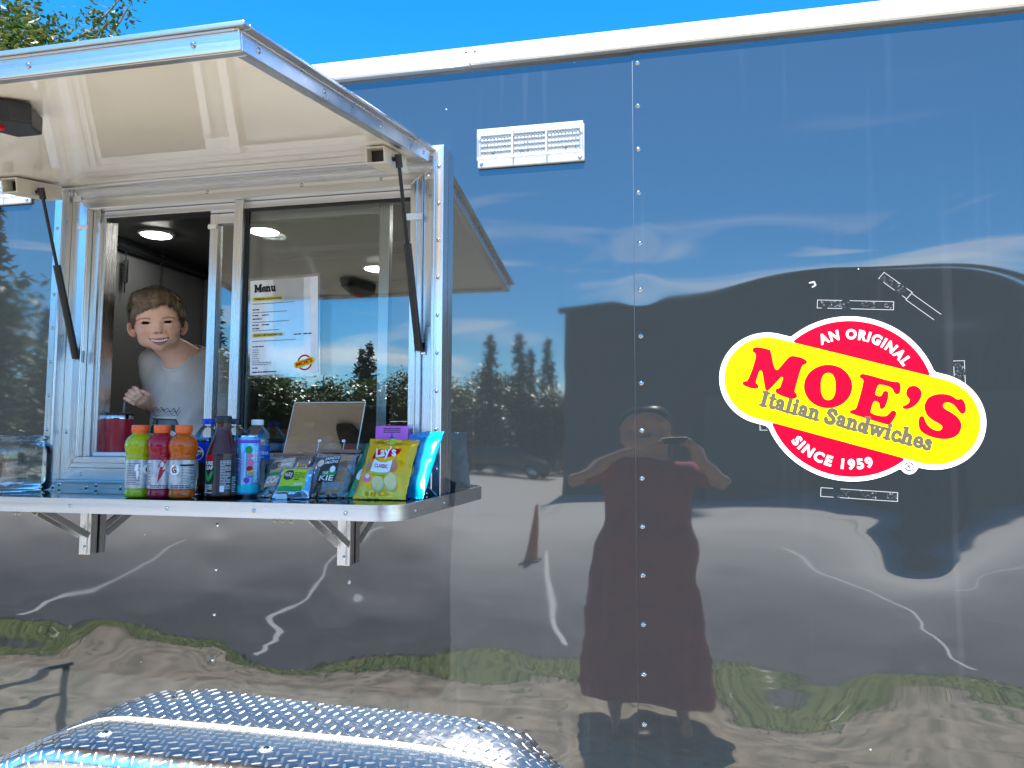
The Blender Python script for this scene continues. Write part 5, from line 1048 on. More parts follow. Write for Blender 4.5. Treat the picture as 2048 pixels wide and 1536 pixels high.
# black housing hung under the flap, with a red dot
t = thing('black_hood', aw(-1.14, 0.72, -0.03), 'black moulded hood with a red dot fixed under the awning flap', 'hood')
hd = [(-1.225, .655), (-1.228, .765), (-1.21, .785), (-1.15, .785), (-1.128, .768), (-1.108, .738), (-1.132, .710), (-1.152, .676), (-1.164, .655)]
mb = MB(); n0 = 0
for w, k in ((-0.0006, 1.0), (-0.012, 0.985), (-0.036, 0.90)):
    mb.v += [aw(-1.14 + (a + 1.14) * k, 0.73 + (b - 0.73) * k, w) for a, b in hd]
k_ = len(hd); mb.f.append(tuple(range(k_))); mb.f.append(tuple(reversed(range(2 * k_, 3 * k_))))
for L_ in range(2):
    for i in range(k_): j = (i + 1) % k_; mb.f.append((L_ * k_ + i, (L_ + 1) * k_ + i, (L_ + 1) * k_ + j, L_ * k_ + j))
mb.obj('hood_shell', BLACKP, t, bevel=0.004)
mb = MB(); mb.lathe([(0.016, 0), (0.014, 0.004), (0.001, 0.005)], aw(-1.186, 0.742, -0.0360), 18, axis=Vector(aw(0, 0, -1)) - Vector(aw(0, 0, 0))); mb.obj('red_dot', P_RED, t, smooth=True)

# things hanging inside from the rail
t = thing('hanging_chain', (-2.535, 1.42, 2.39), 'dark metal chain hanging from the rail inside the trailer', 'chain')
mb = MB()
for k in range(16):
    z = 2.385 - k * 0.017; ax = (1, 0, 0) if k % 2 else (0, 1, 0)
    pts = [(-2.535 + 0.0055 * math.cos(q) * ax[0], 1.42 + 0.0055 * math.cos(q) * ax[1], z + 0.011 * math.sin(q)) for q in np.linspace(0, 2 * math.pi, 9)]; mb.tube(pts, 0.0022, 5)
mb.obj('links', BLACKP, t, smooth=True); mb = MB(); mb.tube([(-2.535, 1.42, 2.43), (-2.535, 1.42, 2.388)], 0.012, 8); mb.obj('hook', BLACKP, t)
t = thing('hanging_spring', (-2.535, 1.17, 2.39), 'coiled black spring hanging from the rail beside the chain', 'spring')
mb = MB(); mb.tube([(-2.535 + 0.011 * math.cos(q), 1.17 + 0.011 * math.sin(q), 2.345 - q * 0.00125) for q in np.linspace(0, 2 * math.pi * 14, 150)], 0.0028, 5); mb.obj('coil', BLACKP, t, smooth=True)
mb = MB(); mb.tube([(-2.535, 1.17, 2.40), (-2.535, 1.17, 2.345)], 0.003, 6); mb.tube([(-2.535, 1.17, 2.236), (-2.535, 1.17, 2.19)], 0.003, 6); mb.obj('hook', BLACKP, t)
# ------------------------------------------------------------------ people: one continuous surface grown from blended volumes
class Vol:
    def __init__(s, lo, hi, h):
        s.h = h; s.lo = np.array(lo, np.float32); n = np.ceil((np.array(hi) - s.lo) / h).astype(int) + 1
        s.ax = [s.lo[i] + h * np.arange(n[i], dtype=np.float32) for i in range(3)]; s.F = np.full(tuple(n), 1.0, np.float32)
    def _sl(s, c, r):
        sl = []
        for i in range(3):
            a = int(np.clip(np.floor((c[i] - r - s.lo[i]) / s.h), 0, s.F.shape[i])); b = int(np.clip(np.ceil((c[i] + r - s.lo[i]) / s.h) + 1, 0, s.F.shape[i]))
            sl.append(slice(a, b))
        return tuple(sl)
    def pts(s, sl): return np.meshgrid(*[s.ax[i][sl[i]] for i in range(3)], indexing='ij')
    def op(s, fn, c, r, k, mode='u'):
        sl = s._sl(c, r)
        if any(q.stop <= q.start for q in sl): return
        X, Y, Z = s.pts(sl); d = fn(X, Y, Z); A = s.F[sl]
        if mode == 'u':
            h = np.maximum(k - np.abs(A - d), 0) / max(k, 1e-6); s.F[sl] = np.minimum(A, d) - h * h * k * 0.25
        elif mode == 's':
            h = np.maximum(k - np.abs(A + d), 0) / max(k, 1e-6); s.F[sl] = np.maximum(A, -d) + h * h * k * 0.25
        else: s.F[sl] = np.maximum(A, d)
    def cap(s, a, b, ra, rb, k=0.01, mode='u'):
        a, b = np.array(a, float), np.array(b, float); ab = b - a; L = float(ab @ ab) + 1e-12
        def fn(X, Y, Z):
            t = np.clip(((X - a[0]) * ab[0] + (Y - a[1]) * ab[1] + (Z - a[2]) * ab[2]) / L, 0, 1)
            return np.sqrt((X - a[0] - t * ab[0]) ** 2 + (Y - a[1] - t * ab[1]) ** 2 + (Z - a[2] - t * ab[2]) ** 2) - (ra + (rb - ra) * t)
        s.op(fn, (a + b) / 2, math.sqrt(L) / 2 + max(ra, rb) + 2 * k + 0.004, k, mode)
    def ell(s, c, rad, k=0.01, mode='u', M=None):
        c = np.array(c, float); rad = np.array(rad, float); Mx = np.eye(3) if M is None else np.array(M)
        def fn(X, Y, Z):
            dx, dy, dz = X - c[0], Y - c[1], Z - c[2]
            q = [(Mx[i][0] * dx + Mx[i][1] * dy + Mx[i][2] * dz) for i in range(3)]
            k0 = np.sqrt(sum((q[i] / rad[i]) ** 2 for i in range(3))); k1 = np.sqrt(sum((q[i] / rad[i] ** 2) ** 2 for i in range(3))) + 1e-9
            return k0 * (k0 - 1) / k1
        s.op(fn, c, max(rad) + 2 * k + 0.004, k, mode)
    def mesh(s, lo_cut=None):
        F = s.F; ins = F < 0; nx, ny, nz = F.shape
        c = np.zeros((nx - 1, ny - 1, nz - 1), np.int8)
        for i in (0, 1):
            for j in (0, 1):
                for k in (0, 1): c += ins[i:nx - 1 + i, j:ny - 1 + j, k:nz - 1 + k]
        act = (c > 0) & (c < 8); ids = -np.ones(act.shape, np.int64); I = np.argwhere(act); ids[act] = np.arange(len(I))
        acc = np.zeros((len(I), 3)); cnt = np.zeros(len(I)); corner = lambda d: F[I[:, 0] + d[0], I[:, 1] + d[1], I[:, 2] + d[2]]
        for ax in range(3):
            o1, o2 = [q for q in range(3) if q != ax]
            for a in (0, 1):
                for b in (0, 1):
                    d0 = [0, 0, 0]; d0[o1] = a; d0[o2] = b; d1 = list(d0); d1[ax] = 1
                    f0, f1 = corner(d0), corner(d1); m = (f0 < 0) != (f1 < 0); t = np.where(m, f0 / np.where(f0 - f1 == 0, 1, f0 - f1), 0)
                    p = np.zeros((len(I), 3)); p[:, ax] = t; p[:, o1] = a; p[:, o2] = b; acc += p * m[:, None]; cnt += m
        V = s.lo + (I + acc / cnt[:, None]) * s.h; Q = []
        for ax in range(3):
            o1, o2 = (ax + 1) % 3, (ax + 2) % 3; n = [nx, ny, nz]
            sl0 = [slice(None)] * 3; sl1 = [slice(None)] * 3; sl0[ax] = slice(0, n[ax] - 1); sl1[ax] = slice(1, n[ax])
            ch = ins[tuple(sl0)] != ins[tuple(sl1)]; E_ = np.argwhere(ch); E_ = E_[(E_[:, o1] > 0) & (E_[:, o2] > 0) & (E_[:, o1] < n[o1] - 1) & (E_[:, o2] < n[o2] - 1)]
            def cid(da, db): q = E_.copy(); q[:, o1] += da; q[:, o2] += db; return ids[q[:, 0], q[:, 1], q[:, 2]]
            q = np.stack([cid(-1, -1), cid(0, -1), cid(0, 0), cid(-1, 0)], 1); fl = ins[E_[:, 0], E_[:, 1], E_[:, 2]]
            q = np.where(fl[:, None], q, q[:, ::-1]); Q.append(q[(q >= 0).all(1)])
        return V, np.concatenate(Q)
def vcol(o, cols, name='tone'):
    a = o.data.color_attributes.new(name, 'FLOAT_COLOR', 'POINT'); c = np.ones((len(cols), 4), np.float32); c[:, :3] = cols; a.data.foreach_set('color', c.ravel())
def attr_mat(name, rough, sss=0.0, bump=0.0, bscale=300, var=0.06, vscale=60, spec=0.5):
    m = pm(name, (1, 1, 1), rough, var=var, vscale=vscale, bump=bump, bscale=bscale, sss=sss, spec=spec)
    n, l = m.node_tree.nodes, m.node_tree.links; at = n.new('ShaderNodeAttribute'); at.attribute_name = 'tone'
    for q in n:
        if q.bl_idname == 'ShaderNodeMix': l.new(at.outputs['Color'], q.inputs['A'])
    return m
SKINM = attr_mat('skin', 0.45, sss=0.12, bump=0.10, bscale=500, spec=0.35)
HAIRM = attr_mat('hair', 0.42, var=0.2, vscale=80, spec=0.4)

# ---- the boy leaning at the window
BT = thing('person', (-1.52, 0.22, 0.72), 'smiling boy in a grey t-shirt leaning at the open window, one hand raised', 'person')
Hc = np.array([-1.491, 0.062, 1.844]); fv = np.array([0.62, -0.775, -0.10]); fv /= np.linalg.norm(fv)
rv = np.cross(-fv, [0, 0, 1]); rv /= np.linalg.norm(rv); uv_ = np.cross(rv, -fv)
_t = R_(7.3); rv, uv_ = rv * math.cos(_t) + uv_ * math.sin(_t), -rv * math.sin(_t) + uv_ * math.cos(_t)
HM = np.stack([rv, uv_, fv]); HS = 0.001
def L(r, u, f): return Hc + (rv * r + uv_ * u + fv * f) * HS
def loc(P): return (np.asarray(P) - Hc) @ HM.T / HS
hv = 0.0022
V_ = Vol((-1.74, -0.03, 1.39), (-1.30, 0.40, 2.0), hv)
mm = lambda *a: tuple(q * HS for q in a)
E3 = lambda c, r, k=8, mode='u', M=None: V_.ell(L(*c), mm(*r), k * HS, mode, HM if M is None else M)
C3 = lambda a, b, ra, rb, k=6, mode='u': V_.cap(L(*a), L(*b), ra * HS, rb * HS, k * HS, mode)
def rotM(ang_u=0, ang_f=0):
    cu, su, cf, sf = math.cos(ang_u), math.sin(ang_u), math.cos(ang_f), math.sin(ang_f)
    A = np.array([[cu, 0, su], [0, 1, 0], [-su, 0, cu]]); B_ = np.array([[cf, sf, 0], [-sf, cf, 0], [0, 0, 1]]); return B_ @ A @ HM
E3((4, 27, -70), (72, 75, 82), 5)
E3((3, -36, -46), (50, 44, 47), 26); E3((3, -10, -46), (57, 40, 50), 20)
E3((1, -70, -17), (18, 15, 16), 18); E3((2, -50, -18), (33, 20, 25), 14)
for s_ in (-1, 1):
    E3((s_ * 35 + 2, -27, -17), (22, 18, 19), 16); E3((s_ * 35 + 2, -48, -40), (20, 20, 26), 16)
    E3((s_ * 31, 13, -4), (24, 7, 11), 9)                       # brow
E3((0, 30, -30), (48, 26, 42), 16)
for s_ in (-1, 1): E3((s_ * 30.5, -1, 16), (16, 9.5, 13.5), 9, 's')     # sockets
C3((2, 6, 1), (3, -20, 11), 6.0, 7.5, 9); E3((3, -25, 13.5), (8.5, 7.5, 8), 6)
for s_ in (-1, 1): E3((3 + s_ * 12.5, -27, 4.5), (7.2, 6.4, 8), 5); E3((3 + s_ * 6.5, -32.5, 10), (3.6, 2.8, 4.5), 2, 's')
for s_ in (-1, 1):                                              # eyelids with a narrow smiling slit
    E3((s_ * 30.5, -1, -8.6), (16.5, 13.6, 14.2), 4)
    E3((s_ * 30.5 + 1, -2.0, 5), (13.4, 3.3, 15), 1.2, 's')
    C3((s_ * 30.5 - 10, -9.5, 2.5), (s_ * 30.5 + 10, -9.5, 2.5), 3.0, 3.0, 5)
# mouth: arc of an open smile
def marc(t, du=0.0, df=0.0):
    r = 2.5 + 27 * t; return (r, -57.5 + 10.0 * t * t + du, 6.2 - 8.5 * t * t + df)
ts = np.linspace(-1, 1, 9)
for a, b in zip(ts[:-1], ts[1:]):
    w0, w1 = 1 - a * a, 1 - b * b
    C3(marc(a, 4.2 * w0 + .6, -1.5), marc(b, 4.2 * w1 + .6, -1.5), 1.6 + 1.6 * w0, 1.6 + 1.6 * w1, 4)
    C3(marc(a, -5.2 * w0 - .6, -2.0), marc(b, -5.2 * w1 - .6, -2.0), 1.8 + 2.2 * w0, 1.8 + 2.2 * w1, 4)
for a, b in zip(ts[:-1], ts[1:]):
    w0, w1 = 1 - a * a, 1 - b * b; C3(marc(a, 0, 3), marc(b, 0, 3), 1.2 + 3.4 * w0, 1.2 + 3.4 * w1, 1.2, 's'); C3(marc(a, 0, -2), marc(b, 0, -2), 0.7 + 2.3 * w0, 0.7 + 2.3 * w1, 1.2, 's')
for s_ in (-1, 1): C3((2.5 + s_ * 27, -47, -2), (2.5 + s_ * 24, -32, 7), 1.2, 0.8, 5, 's')   # smile folds
# ears
for s_, c_ in ((-1, (-68, -17, -60)), (1, (74.5, -19, -62))):
    M_ = rotM(s_ * 0.55, s_ * -0.28)
    E3(c_, (13.5, 23.5, 6), 6, 'u', M_); E3((c_[0] + s_ * 1, c_[1] + 3, c_[2] + 7.5), (9, 17, 6), 4, 's', M_); E3((c_[0] - s_ * 4, c_[1] - 3, c_[2] + 4), (5, 7, 5), 4, 'u', M_)
# neck and body
nb = np.array([-1.508, 0.200, 1.755])
V_.cap(L(4, -42, -74), nb, 0.039, 0.043, 0.016); V_.cap(nb, nb + [0.0, 0.02, -0.03], 0.050, 0.058, 0.02)
shL, shR = np.array([-1.614, 0.213, 1.748]), np.array([-1.412, 0.262, 1.742])
V_.cap(shL, shR, 0.036, 0.036, 0.03); V_.ell((-1.522, 0.235, 1.66), (0.115, 0.072, 0.12), 0.03); V_.ell((-1.525, 0.25, 1.49), (0.108, 0.075, 0.15), 0.03)
elb, wri = np.array([-1.636, 0.262, 1.605]), np.array([-1.600, 0.148, 1.617])
V_.cap(shL, elb, 0.036, 0.029, 0.01); V_.cap(elb, wri, 0.028, 0.020, 0.012)
elR = np.array([-1.352, 0.225, 1.560]); V_.cap(shR, elR, 0.036, 0.029, 0.012); V_.cap(elR, (-1.335, 0.13, 1.47), 0.028, 0.021, 0.01)
# raised hand: palm, four curled fingers, thumb
hc = np.array([-1.5765, 0.100, 1.6255]); hf = np.array([0.63, -0.775, -0.05]); hf /= np.linalg.norm(hf); hr = np.cross(-hf, [0, 0, 1]); hr /= np.linalg.norm(hr); hu = np.cross(hr, -hf)
def Hd(r, u, f): return hc + (hr * r + hu * u + hf * f) * 0.001
V_.ell(Hd(2, 0, -12), (0.027, 0.013, 0.024), 0.006, 'u', np.stack([hr * .88 + hu * .47, hf, -hr * .47 + hu * .88]))
V_.cap(Hd(6, -4, -26), wri, 0.017, 0.019, 0.010); V_.cap(Hd(6, -6, -12), Hd(8, -5, -24), 0.017, 0.017, 0.010)
FNG = [((-9, 27, -10), (-4, 25, 8), (4, 14, 15), (10, 4, 11), 6.3), ((-20, 18, -9), (-16, 16, 9), (-6, 8, 16), (3, -2, 12), 6.4), ((-28, 7, -9), (-24, 5, 8), (-14, -2, 15), (-4, -10, 11), 6.1), ((-33, -5, -9), (-29, -7, 6), (-19, -13, 12), (-9, -20, 9), 5.4)]
for a, b, c_, d, r in FNG:
    for p, q, r0, r1 in ((a, b, r * 1.08, r), (b, c_, r, r * .95), (c_, d, r * .95, r * .86)): V_.cap(Hd(*p), Hd(*q), r0 * .001, r1 * .001, 0.0016)
for p, q, r0, r1 in (((20, -4, -8), (27, 10, 2), 8.5, 7.2), ((27, 10, 2), (15, 18, 9), 7.0, 5.6)): V_.cap(Hd(*p), Hd(*q), r0 * .001, r1 * .001, 0.004)
bv_, bq = V_.mesh()
# lower body (behind the wall): legs down to the trailer floor
W_ = Vol((-1.70, 0.12, 0.70), (-1.34, 0.44, 1.44), 0.006)
for s_ in (-1, 1):
    hx = -1.525 + s_ * 0.052
    W_.cap((hx, 0.262, 1.40), (hx, 0.262, 1.05), 0.066, 0.045, 0.01); W_.cap((hx, 0.262, 1.05), (hx, 0.275, 0.77), 0.044, 0.028, 0.01); W_.cap((hx, 0.28, 0.745), (hx + s_ * .01, 0.17, 0.742), 0.026, 0.022, 0.02)
lv_, lq = W_.mesh(); allv = np.concatenate([bv_, lv_]); allq = np.concatenate([bq, lq + len(bv_)])
BODY = mobj('body', allv, allq, SKINM, BT, smooth=True)
lp = loc(allv); r_, u_, f_ = lp[:, 0], lp[:, 1], lp[:, 2]
base = np.array([0.90, 0.525, 0.365]); colr = np.tile(base, (len(allv), 1))
def blend(mask, c): 
    global colr
    m = np.clip(mask, 0, 1)[:, None]; colr = colr * (1 - m) + np.array(c) * m
g = lambda cx, cu, s1, s2: np.exp(-(((r_ - cx) / s1) ** 2 + ((u_ - cu) / s2) ** 2)) * (f_ > -45)
blend(0.42 * (g(-36, -25, 17, 14) + g(40, -25, 17, 14)), (0.62, 0.22, 0.17)); blend(0.4 * g(3, -26, 12, 8), (0.60, 0.25, 0.19))
earm = ((r_ < -62) | (r_ > 68)) & (u_ < 12) & (u_ > -50) & (f_ > -85); blend(earm * 0.30, (0.66, 0.27, 0.22))
mt_ = (r_ - 2.5) / 27; mid_ = -57.5 + 10 * mt_ ** 2; inm = (np.abs(mt_) < 1.02) & (f_ > -14)
lipd = np.abs(u_ - mid_) - (8.6 * np.clip(1 - mt_ ** 2, 0, 1) + 1.2); blend(np.where(inm, np.clip(-lipd / 1.2 + .5, 0, 1), 0) * 0.95, (0.50, 0.13, 0.13))
mouth_shade = inm & (np.abs(u_ - mid_) < 4.6 * np.clip(1 - mt_ ** 2, 0, 1) + .9) & (f_ < 4.6 - 8.5 * mt_ ** 2); blend(mouth_shade * 0.9, (0.10, 0.02, 0.02))  # shade inside the open mouth painted into the skin colour
for s_ in (-1, 1):
    cx = s_ * 30.5; by = 12.5 - 0.010 * (r_ - cx - s_ * 2) ** 2 + s_ * 0.02 * (r_ - cx)
    bm_ = (np.abs(r_ - cx - s_ * 2) < 17) & (f_ > -30); blend(np.where(bm_, np.clip(1.3 - np.abs(u_ - by) / 2.3, 0, 1), 0) * 0.72, (0.17, 0.095, 0.055))
    sl = np.sqrt(((r_ - cx) / 13.0) ** 2 + ((u_ + 1.2) / 4.2) ** 2); blend(np.where(f_ > -8, np.clip((1.12 - sl) * 6, 0, 1), 0) * 0.85 * (u_ > -1.5), (0.05, 0.03, 0.022))
    blend(np.exp(-(((r_ - 3 - s_ * 6) / 3.2) ** 2 + ((u_ + 32.5) / 2.2) ** 2)) * (f_ > 0) * 0.8, (0.14, 0.05, 0.04))  # darkness of the nostrils painted into the skin colour
hl = loc(allv); hd_ = (allv - hc) @ np.stack([hr, hu, hf]).T * 1000
vcol(BODY, colr)
# eyes and teeth
EYEW = pm('eye_white', (0.42, 0.38, 0.36), 0.2); IRIS = pm('iris', (0.012, 0.008, 0.006), 0.5, spec=0.1)
for s_ in (-1, 1):
    cE = L(s_ * 30.5, -1.5, -8.8); mb = MB(); mb.lathe([(max(0.0003, 0.0131 * math.sin(q)), -0.0131 * math.cos(q)) for q in np.linspace(0, math.pi, 15)], cE, 20, axis=tuple(fv), cap0=False, cap1=False); ey = mb.obj('eye', EYEW, BT, smooth=True)
    mb = MB(); mb.lathe([(0.0088 * math.cos(q), 0.0118 + 0.0020 * math.sin(q)) for q in np.linspace(0, math.pi / 2 * .98, 5)], cE, 18, axis=tuple(fv + rv * 0.04 * -s_ + uv_ * -0.02), cap0=False); mb.obj('iris', IRIS, ey, smooth=True)
TOOTH = pm('tooth', (0.88, 0.85, 0.80), 0.2, coat=0.5); mb = MB()
for k in range(8):
    t_ = -0.70 + k * 0.2; p = L(*marc(t_, 1.6 * (1 - t_ * t_), -1.6)); mb.lathe([(0.0004, -0.0036), (0.0024, -0.0031), (0.0031, 0), (0.0028, 0.0028), (0.0006, 0.0036)], p, 10, axis=tuple(uv_))
mb.obj('teeth', TOOTH, BT, smooth=True)
# hair: scalp shell plus strands
hairR = np.array([-70, -58, -54, -36, -5, 22, 45, 58, 64, 74]); hairU = np.array([-18, 4, 25, 29, 41, 51, 47, 28, 6, -12])
V2 = Vol((-1.64, -0.02, 1.76), (-1.36, 0.24, 2.0), 0.0026)
V2.ell(L(4, 27, -70), mm(79, 82, 88), 0.004, 'u', HM); V2.ell(L(4, 0, -92), mm(70, 62, 62), 0.02, 'u', HM); V2.ell(L(-14, 72, -20), mm(50, 26, 34), 0.016, 'u', HM)
X, Y, Z = np.meshgrid(*V2.ax, indexing='ij'); lpv = (np.stack([X, Y, Z], -1) - Hc) @ HM.T / HS; rr, uu, ff = lpv[..., 0], lpv[..., 1], lpv[..., 2]
line = np.interp(rr, hairR, hairU); line = np.where(ff < -52, np.minimum(line, -46 + np.clip(ff + 62, 0, 99) * 3), line)
V2.F += 0.0012 * vnoise(rr / 9, uu / 14, ff / 14).astype(np.float32)
cut = (line - uu) * HS * 0.8; V2.F = np.maximum(V2.F, cut.astype(np.float32))
hv_, hq = V2.mesh(); HAIR = mobj('hair', hv_, hq, HAIRM, BT, smooth=True)
hl_ = loc(hv_); tone = np.clip(0.5 + 0.5 * 1.4 * vnoise(hl_[:, 0] / 4.5, (hl_[:, 1] + hl_[:, 2]) / 22, 1.5), 0, 1)[:, None]; vcol(HAIR, np.array([0.04, 0.024, 0.015]) * (1 - tone) + np.array([0.26, 0.165, 0.095]) * tone)
rg = np.random.RandomState(5); SV, SF, SCc = [], [], []; hn = np.zeros_like(hv_)
tri = hv_[hq]; fn_ = np.cross(tri[:, 1] - tri[:, 0], tri[:, 2] - tri[:, 0]); fn_ /= np.linalg.norm(fn_, axis=1)[:, None] + 1e-9; fc = tri.mean(1); fl = loc(fc)
crown = np.array([10, 96, -95]); sel = rg.choice(len(fc), 16000)
for i in sel:
    if fl[i, 1] < np.interp(fl[i, 0], hairR, hairU) - 2 and fl[i, 2] > -45: continue
    p = fc[i] - fn_[i] * 0.002; nl = fn_[i] @ HM.T; d = fl[i] - crown; d = d + np.array([-40, -6, 30]) * (fl[i, 2] > -75); d -= nl * (d @ nl); d /= np.linalg.norm(d) + 1e-9
    d += rg.normal(0, .13, 3) + 0.22 * np.array([float(vnoise(fl[i, 0] / 11, fl[i, 1] / 11, fl[i, 2] / 11)), 0, 0]); up_ = 0.10 + 0.16 * rg.rand() if fl[i, 1] > 60 else 0.05 + .05 * rg.rand(); ln = (16 + 9 * rg.rand()) if fl[i, 1] > 45 else 8 + 5 * rg.rand()
    if fl[i, 2] > -30: ln *= 0.8
    dw = (d @ HM) * ln * HS; nw = fn_[i]; side = np.cross(dw, nw); side /= np.linalg.norm(side) + 1e-9; w = 0.00055 + 0.0003 * rg.rand()
    q = [p, p + dw * .5 + nw * up_ * ln * HS * .55, p + dw + nw * up_ * ln * HS * .35]; n = len(SV)
    SV += [q[0] - side * w, q[0] + side * w, q[1] - side * w * .8, q[1] + side * w * .8, q[2]]; SF += [(n, n + 1, n + 3, n + 2), (n + 2, n + 3, n + 4)]
    cn = float(vnoise(fl[i, 0] / 4.5, (fl[i, 1] + fl[i, 2]) / 22, 1.5)); t_ = min(1.0, max(0.0, 0.42 + 0.75 * cn + 0.25 * (rg.rand() - .5))); SCc += [np.array([0.045, 0.027, 0.017]) * (1 - t_) + np.array([0.42, 0.28, 0.165]) * t_] * 5 if fl[i, 2] < -20 or fl[i, 0] > 20 else [np.array([0.10, 0.062, 0.036]) * (1 - t_) + np.array([0.50, 0.35, 0.21]) * t_] * 5  # front-left strands coloured paler, a highlight painted into the hair
ST = mobj('strands', np.array(SV), SF, HAIRM, HAIR); vcol(ST, np.array(SCc)); ST['kind'] = 'stuff'
# t-shirt
V3 = Vol((-1.76, 0.06, 1.14), (-1.28, 0.42, 1.86), 0.0036)
V3.cap(shL, shR, 0.044, 0.044, 0.03); V3.ell((-1.522, 0.235, 1.66), (0.124, 0.080, 0.13), 0.03); V3.ell((-1.525, 0.25, 1.47), (0.120, 0.086, 0.17), 0.04); V3.ell((-1.525, 0.255, 1.30), (0.120, 0.088, 0.14), 0.05)
V3.cap(nb + [0, .02, -.02], nb + [0, .03, -.06], 0.070, 0.08, 0.03)
V3.cap(shL, shL + (elb - shL) * 0.80, 0.045, 0.043, 0.014); V3.cap(shR, shR + (elR - shR) * 0.82, 0.046, 0.046, 0.014)
X, Y, Z = np.meshgrid(*V3.ax, indexing='ij')
V3.F += (0.0048 * vnoise(X * 15 + Z * 9, Y * 14, Z * 13) + 0.0022 * vnoise(X * 34 - Z * 22, Y * 20, Z * 30 + 5) + 0.0050 * np.maximum(0, vnoise((X - Z * .7) * 28, Y * 10, (Z + X * .5) * 9))).astype(np.float32)
nk = np.array([-1.504, 0.150, 1.776]); FB = V3.F.copy(); kd = [(X - nk[0]) / 0.054, (Y - nk[1]) / 0.060, (Z - nk[2]) / 0.061]; kk = np.sqrt(sum(q * q for q in kd)); DN = ((kk - 1) * 0.057).astype(np.float32); V3.F = np.maximum(V3.F, -DN); RIBF = np.maximum(np.abs(DN - 0.0045) - 0.0045, np.abs(FB) - 0.0022); V3.F = np.minimum(V3.F, RIBF); V3.cap(L(4, -42, -72), nb + [0.004, 0.01, 0.01], 0.049, 0.053, 0.005, 's')
tv, tq = V3.mesh(); SHIRTM = pm('tshirt_grey', (0.64, 0.595, 0.54), 0.85, var=0.07, vscale=420, bump=0.2, bscale=900); SHIRT = mobj('tshirt', tv, tq, SHIRTM, BT, smooth=True)
# ribbed collar along the neckline
bvh = BVHTree.FromPolygons([tuple(p) for p in tv], [tuple(q) for q in tq.tolist()])
# print on the shirt front, laid on along the chest's facing direction
po = np.array([-1.5075, 0.10, 1.540]); pf = np.array([0.55, -0.83, -0.05]); pf /= np.linalg.norm(pf); pr = np.cross(-pf, [0, 0, 1]); pr /= np.linalg.norm(pr); pu = np.cross(pr, -pf)
def on_shirt(off):
    def fn(a, b):
        o_ = Vector(po + pr * a + pu * b + pf * 0.2); h_ = bvh.ray_cast(o_, Vector(-pf))
        if h_[0] is None or (h_[0] - o_).length > 0.32: return None
        q = h_[0]; return tuple(q + Vector(pf) * (0.0008 + off))
    return fn
PXS = 0.0001445  # metres per unit of the measured drawing
def dp(*pts): return [((x - 1130) * PXS, (760 - y) * PXS) for x, y in pts]
def pline(pts, w): P = dp(*pts); xs, ys = [p[0] for p in P], [p[1] for p in P]; return ink(f_seg(P, w * PXS), min(xs) - .004, max(xs) + .004, min(ys) - .004, max(ys) + .004, 0.0017)
def pfill(pts): P = dp(*pts); xs, ys = [p[0] for p in P], [p[1] for p in P]; return ink(f_poly(P), min(xs) - .002, max(xs) + .002, min(ys) - .002, max(ys) + .002, 0.003)
PDG = print_mat('print_dark_green', (0.025, 0.085, 0.07)); PSL = MATS['print_slate']
put('shirt_print', pfill([(672, 712), (830, 740), (1000, 765), (1200, 770), (1500, 740), (1560, 850), (1610, 930), (1540, 960), (1400, 870), (1220, 862), (1160, 960), (1000, 965), (830, 935), (750, 850)]), on_shirt(0.0), PDG, SHIRT)
put('shirt_print', pfill([(900, 600), (1480, 640), (1530, 760), (830, 745)]), on_shirt(0.0), pm('print_glass_grey', (0.20, 0.23, 0.24), 0.7), SHIRT)
put('shirt_print', join(pline([(830, 745), (905, 600), (1060, 640), (1470, 640), (1560, 850)], 26), pline([(1090, 650), (1095, 790)], 46), pline([(925, 620), (930, 745)], 14)), on_shirt(0.0004), PDG, SHIRT)
put('shirt_print', join(pline([(675, 720), (740, 830), (825, 930), (1000, 960), (1160, 970)], 22), pline([(900, 585), (1060, 612), (1460, 590)], 24), pline([(1150, 985), (1180, 900), (1240, 868), (1370, 868), (1540, 960)], 24)), on_shirt(0.0008), P_WHITE, SHIRT)
put('shirt_print', pfill([(850, 735), (910, 630), (920, 740)]), on_shirt(0.0010), P_WHITE, SHIRT)
rg2 = random.Random(4); zig = [(640, 470)]
for k in range(15): zig.append((640 + 60 * (k + 1), 470 - (70 if k % 2 == 0 else 0) + rg2.randint(-25, 25)))
put('shirt_print', join(pline(zig, 14), pline([(x + 20, y + 60 + rg2.randint(-20, 20)) for x, y in zig], 11), pline([(700, 560), (860, 540), (1000, 570), (1260, 535), (1500, 560)], 10)), on_shirt(0.0002), PSL, SHIRT)
# shorts
V4 = Vol((-1.70, 0.12, 0.98), (-1.34, 0.40, 1.24), 0.006)
for s_ in (-1, 1): V4.cap((-1.525 + s_ * .052, 0.262, 1.19), (-1.525 + s_ * .056, 0.262, 1.02), 0.082, 0.070, 0.02)
sv, sq = V4.mesh(); mobj('shorts', sv, sq, pm('shorts_navy', (0.03, 0.04, 0.07), 0.85, var=0.15), BT, smooth=True)

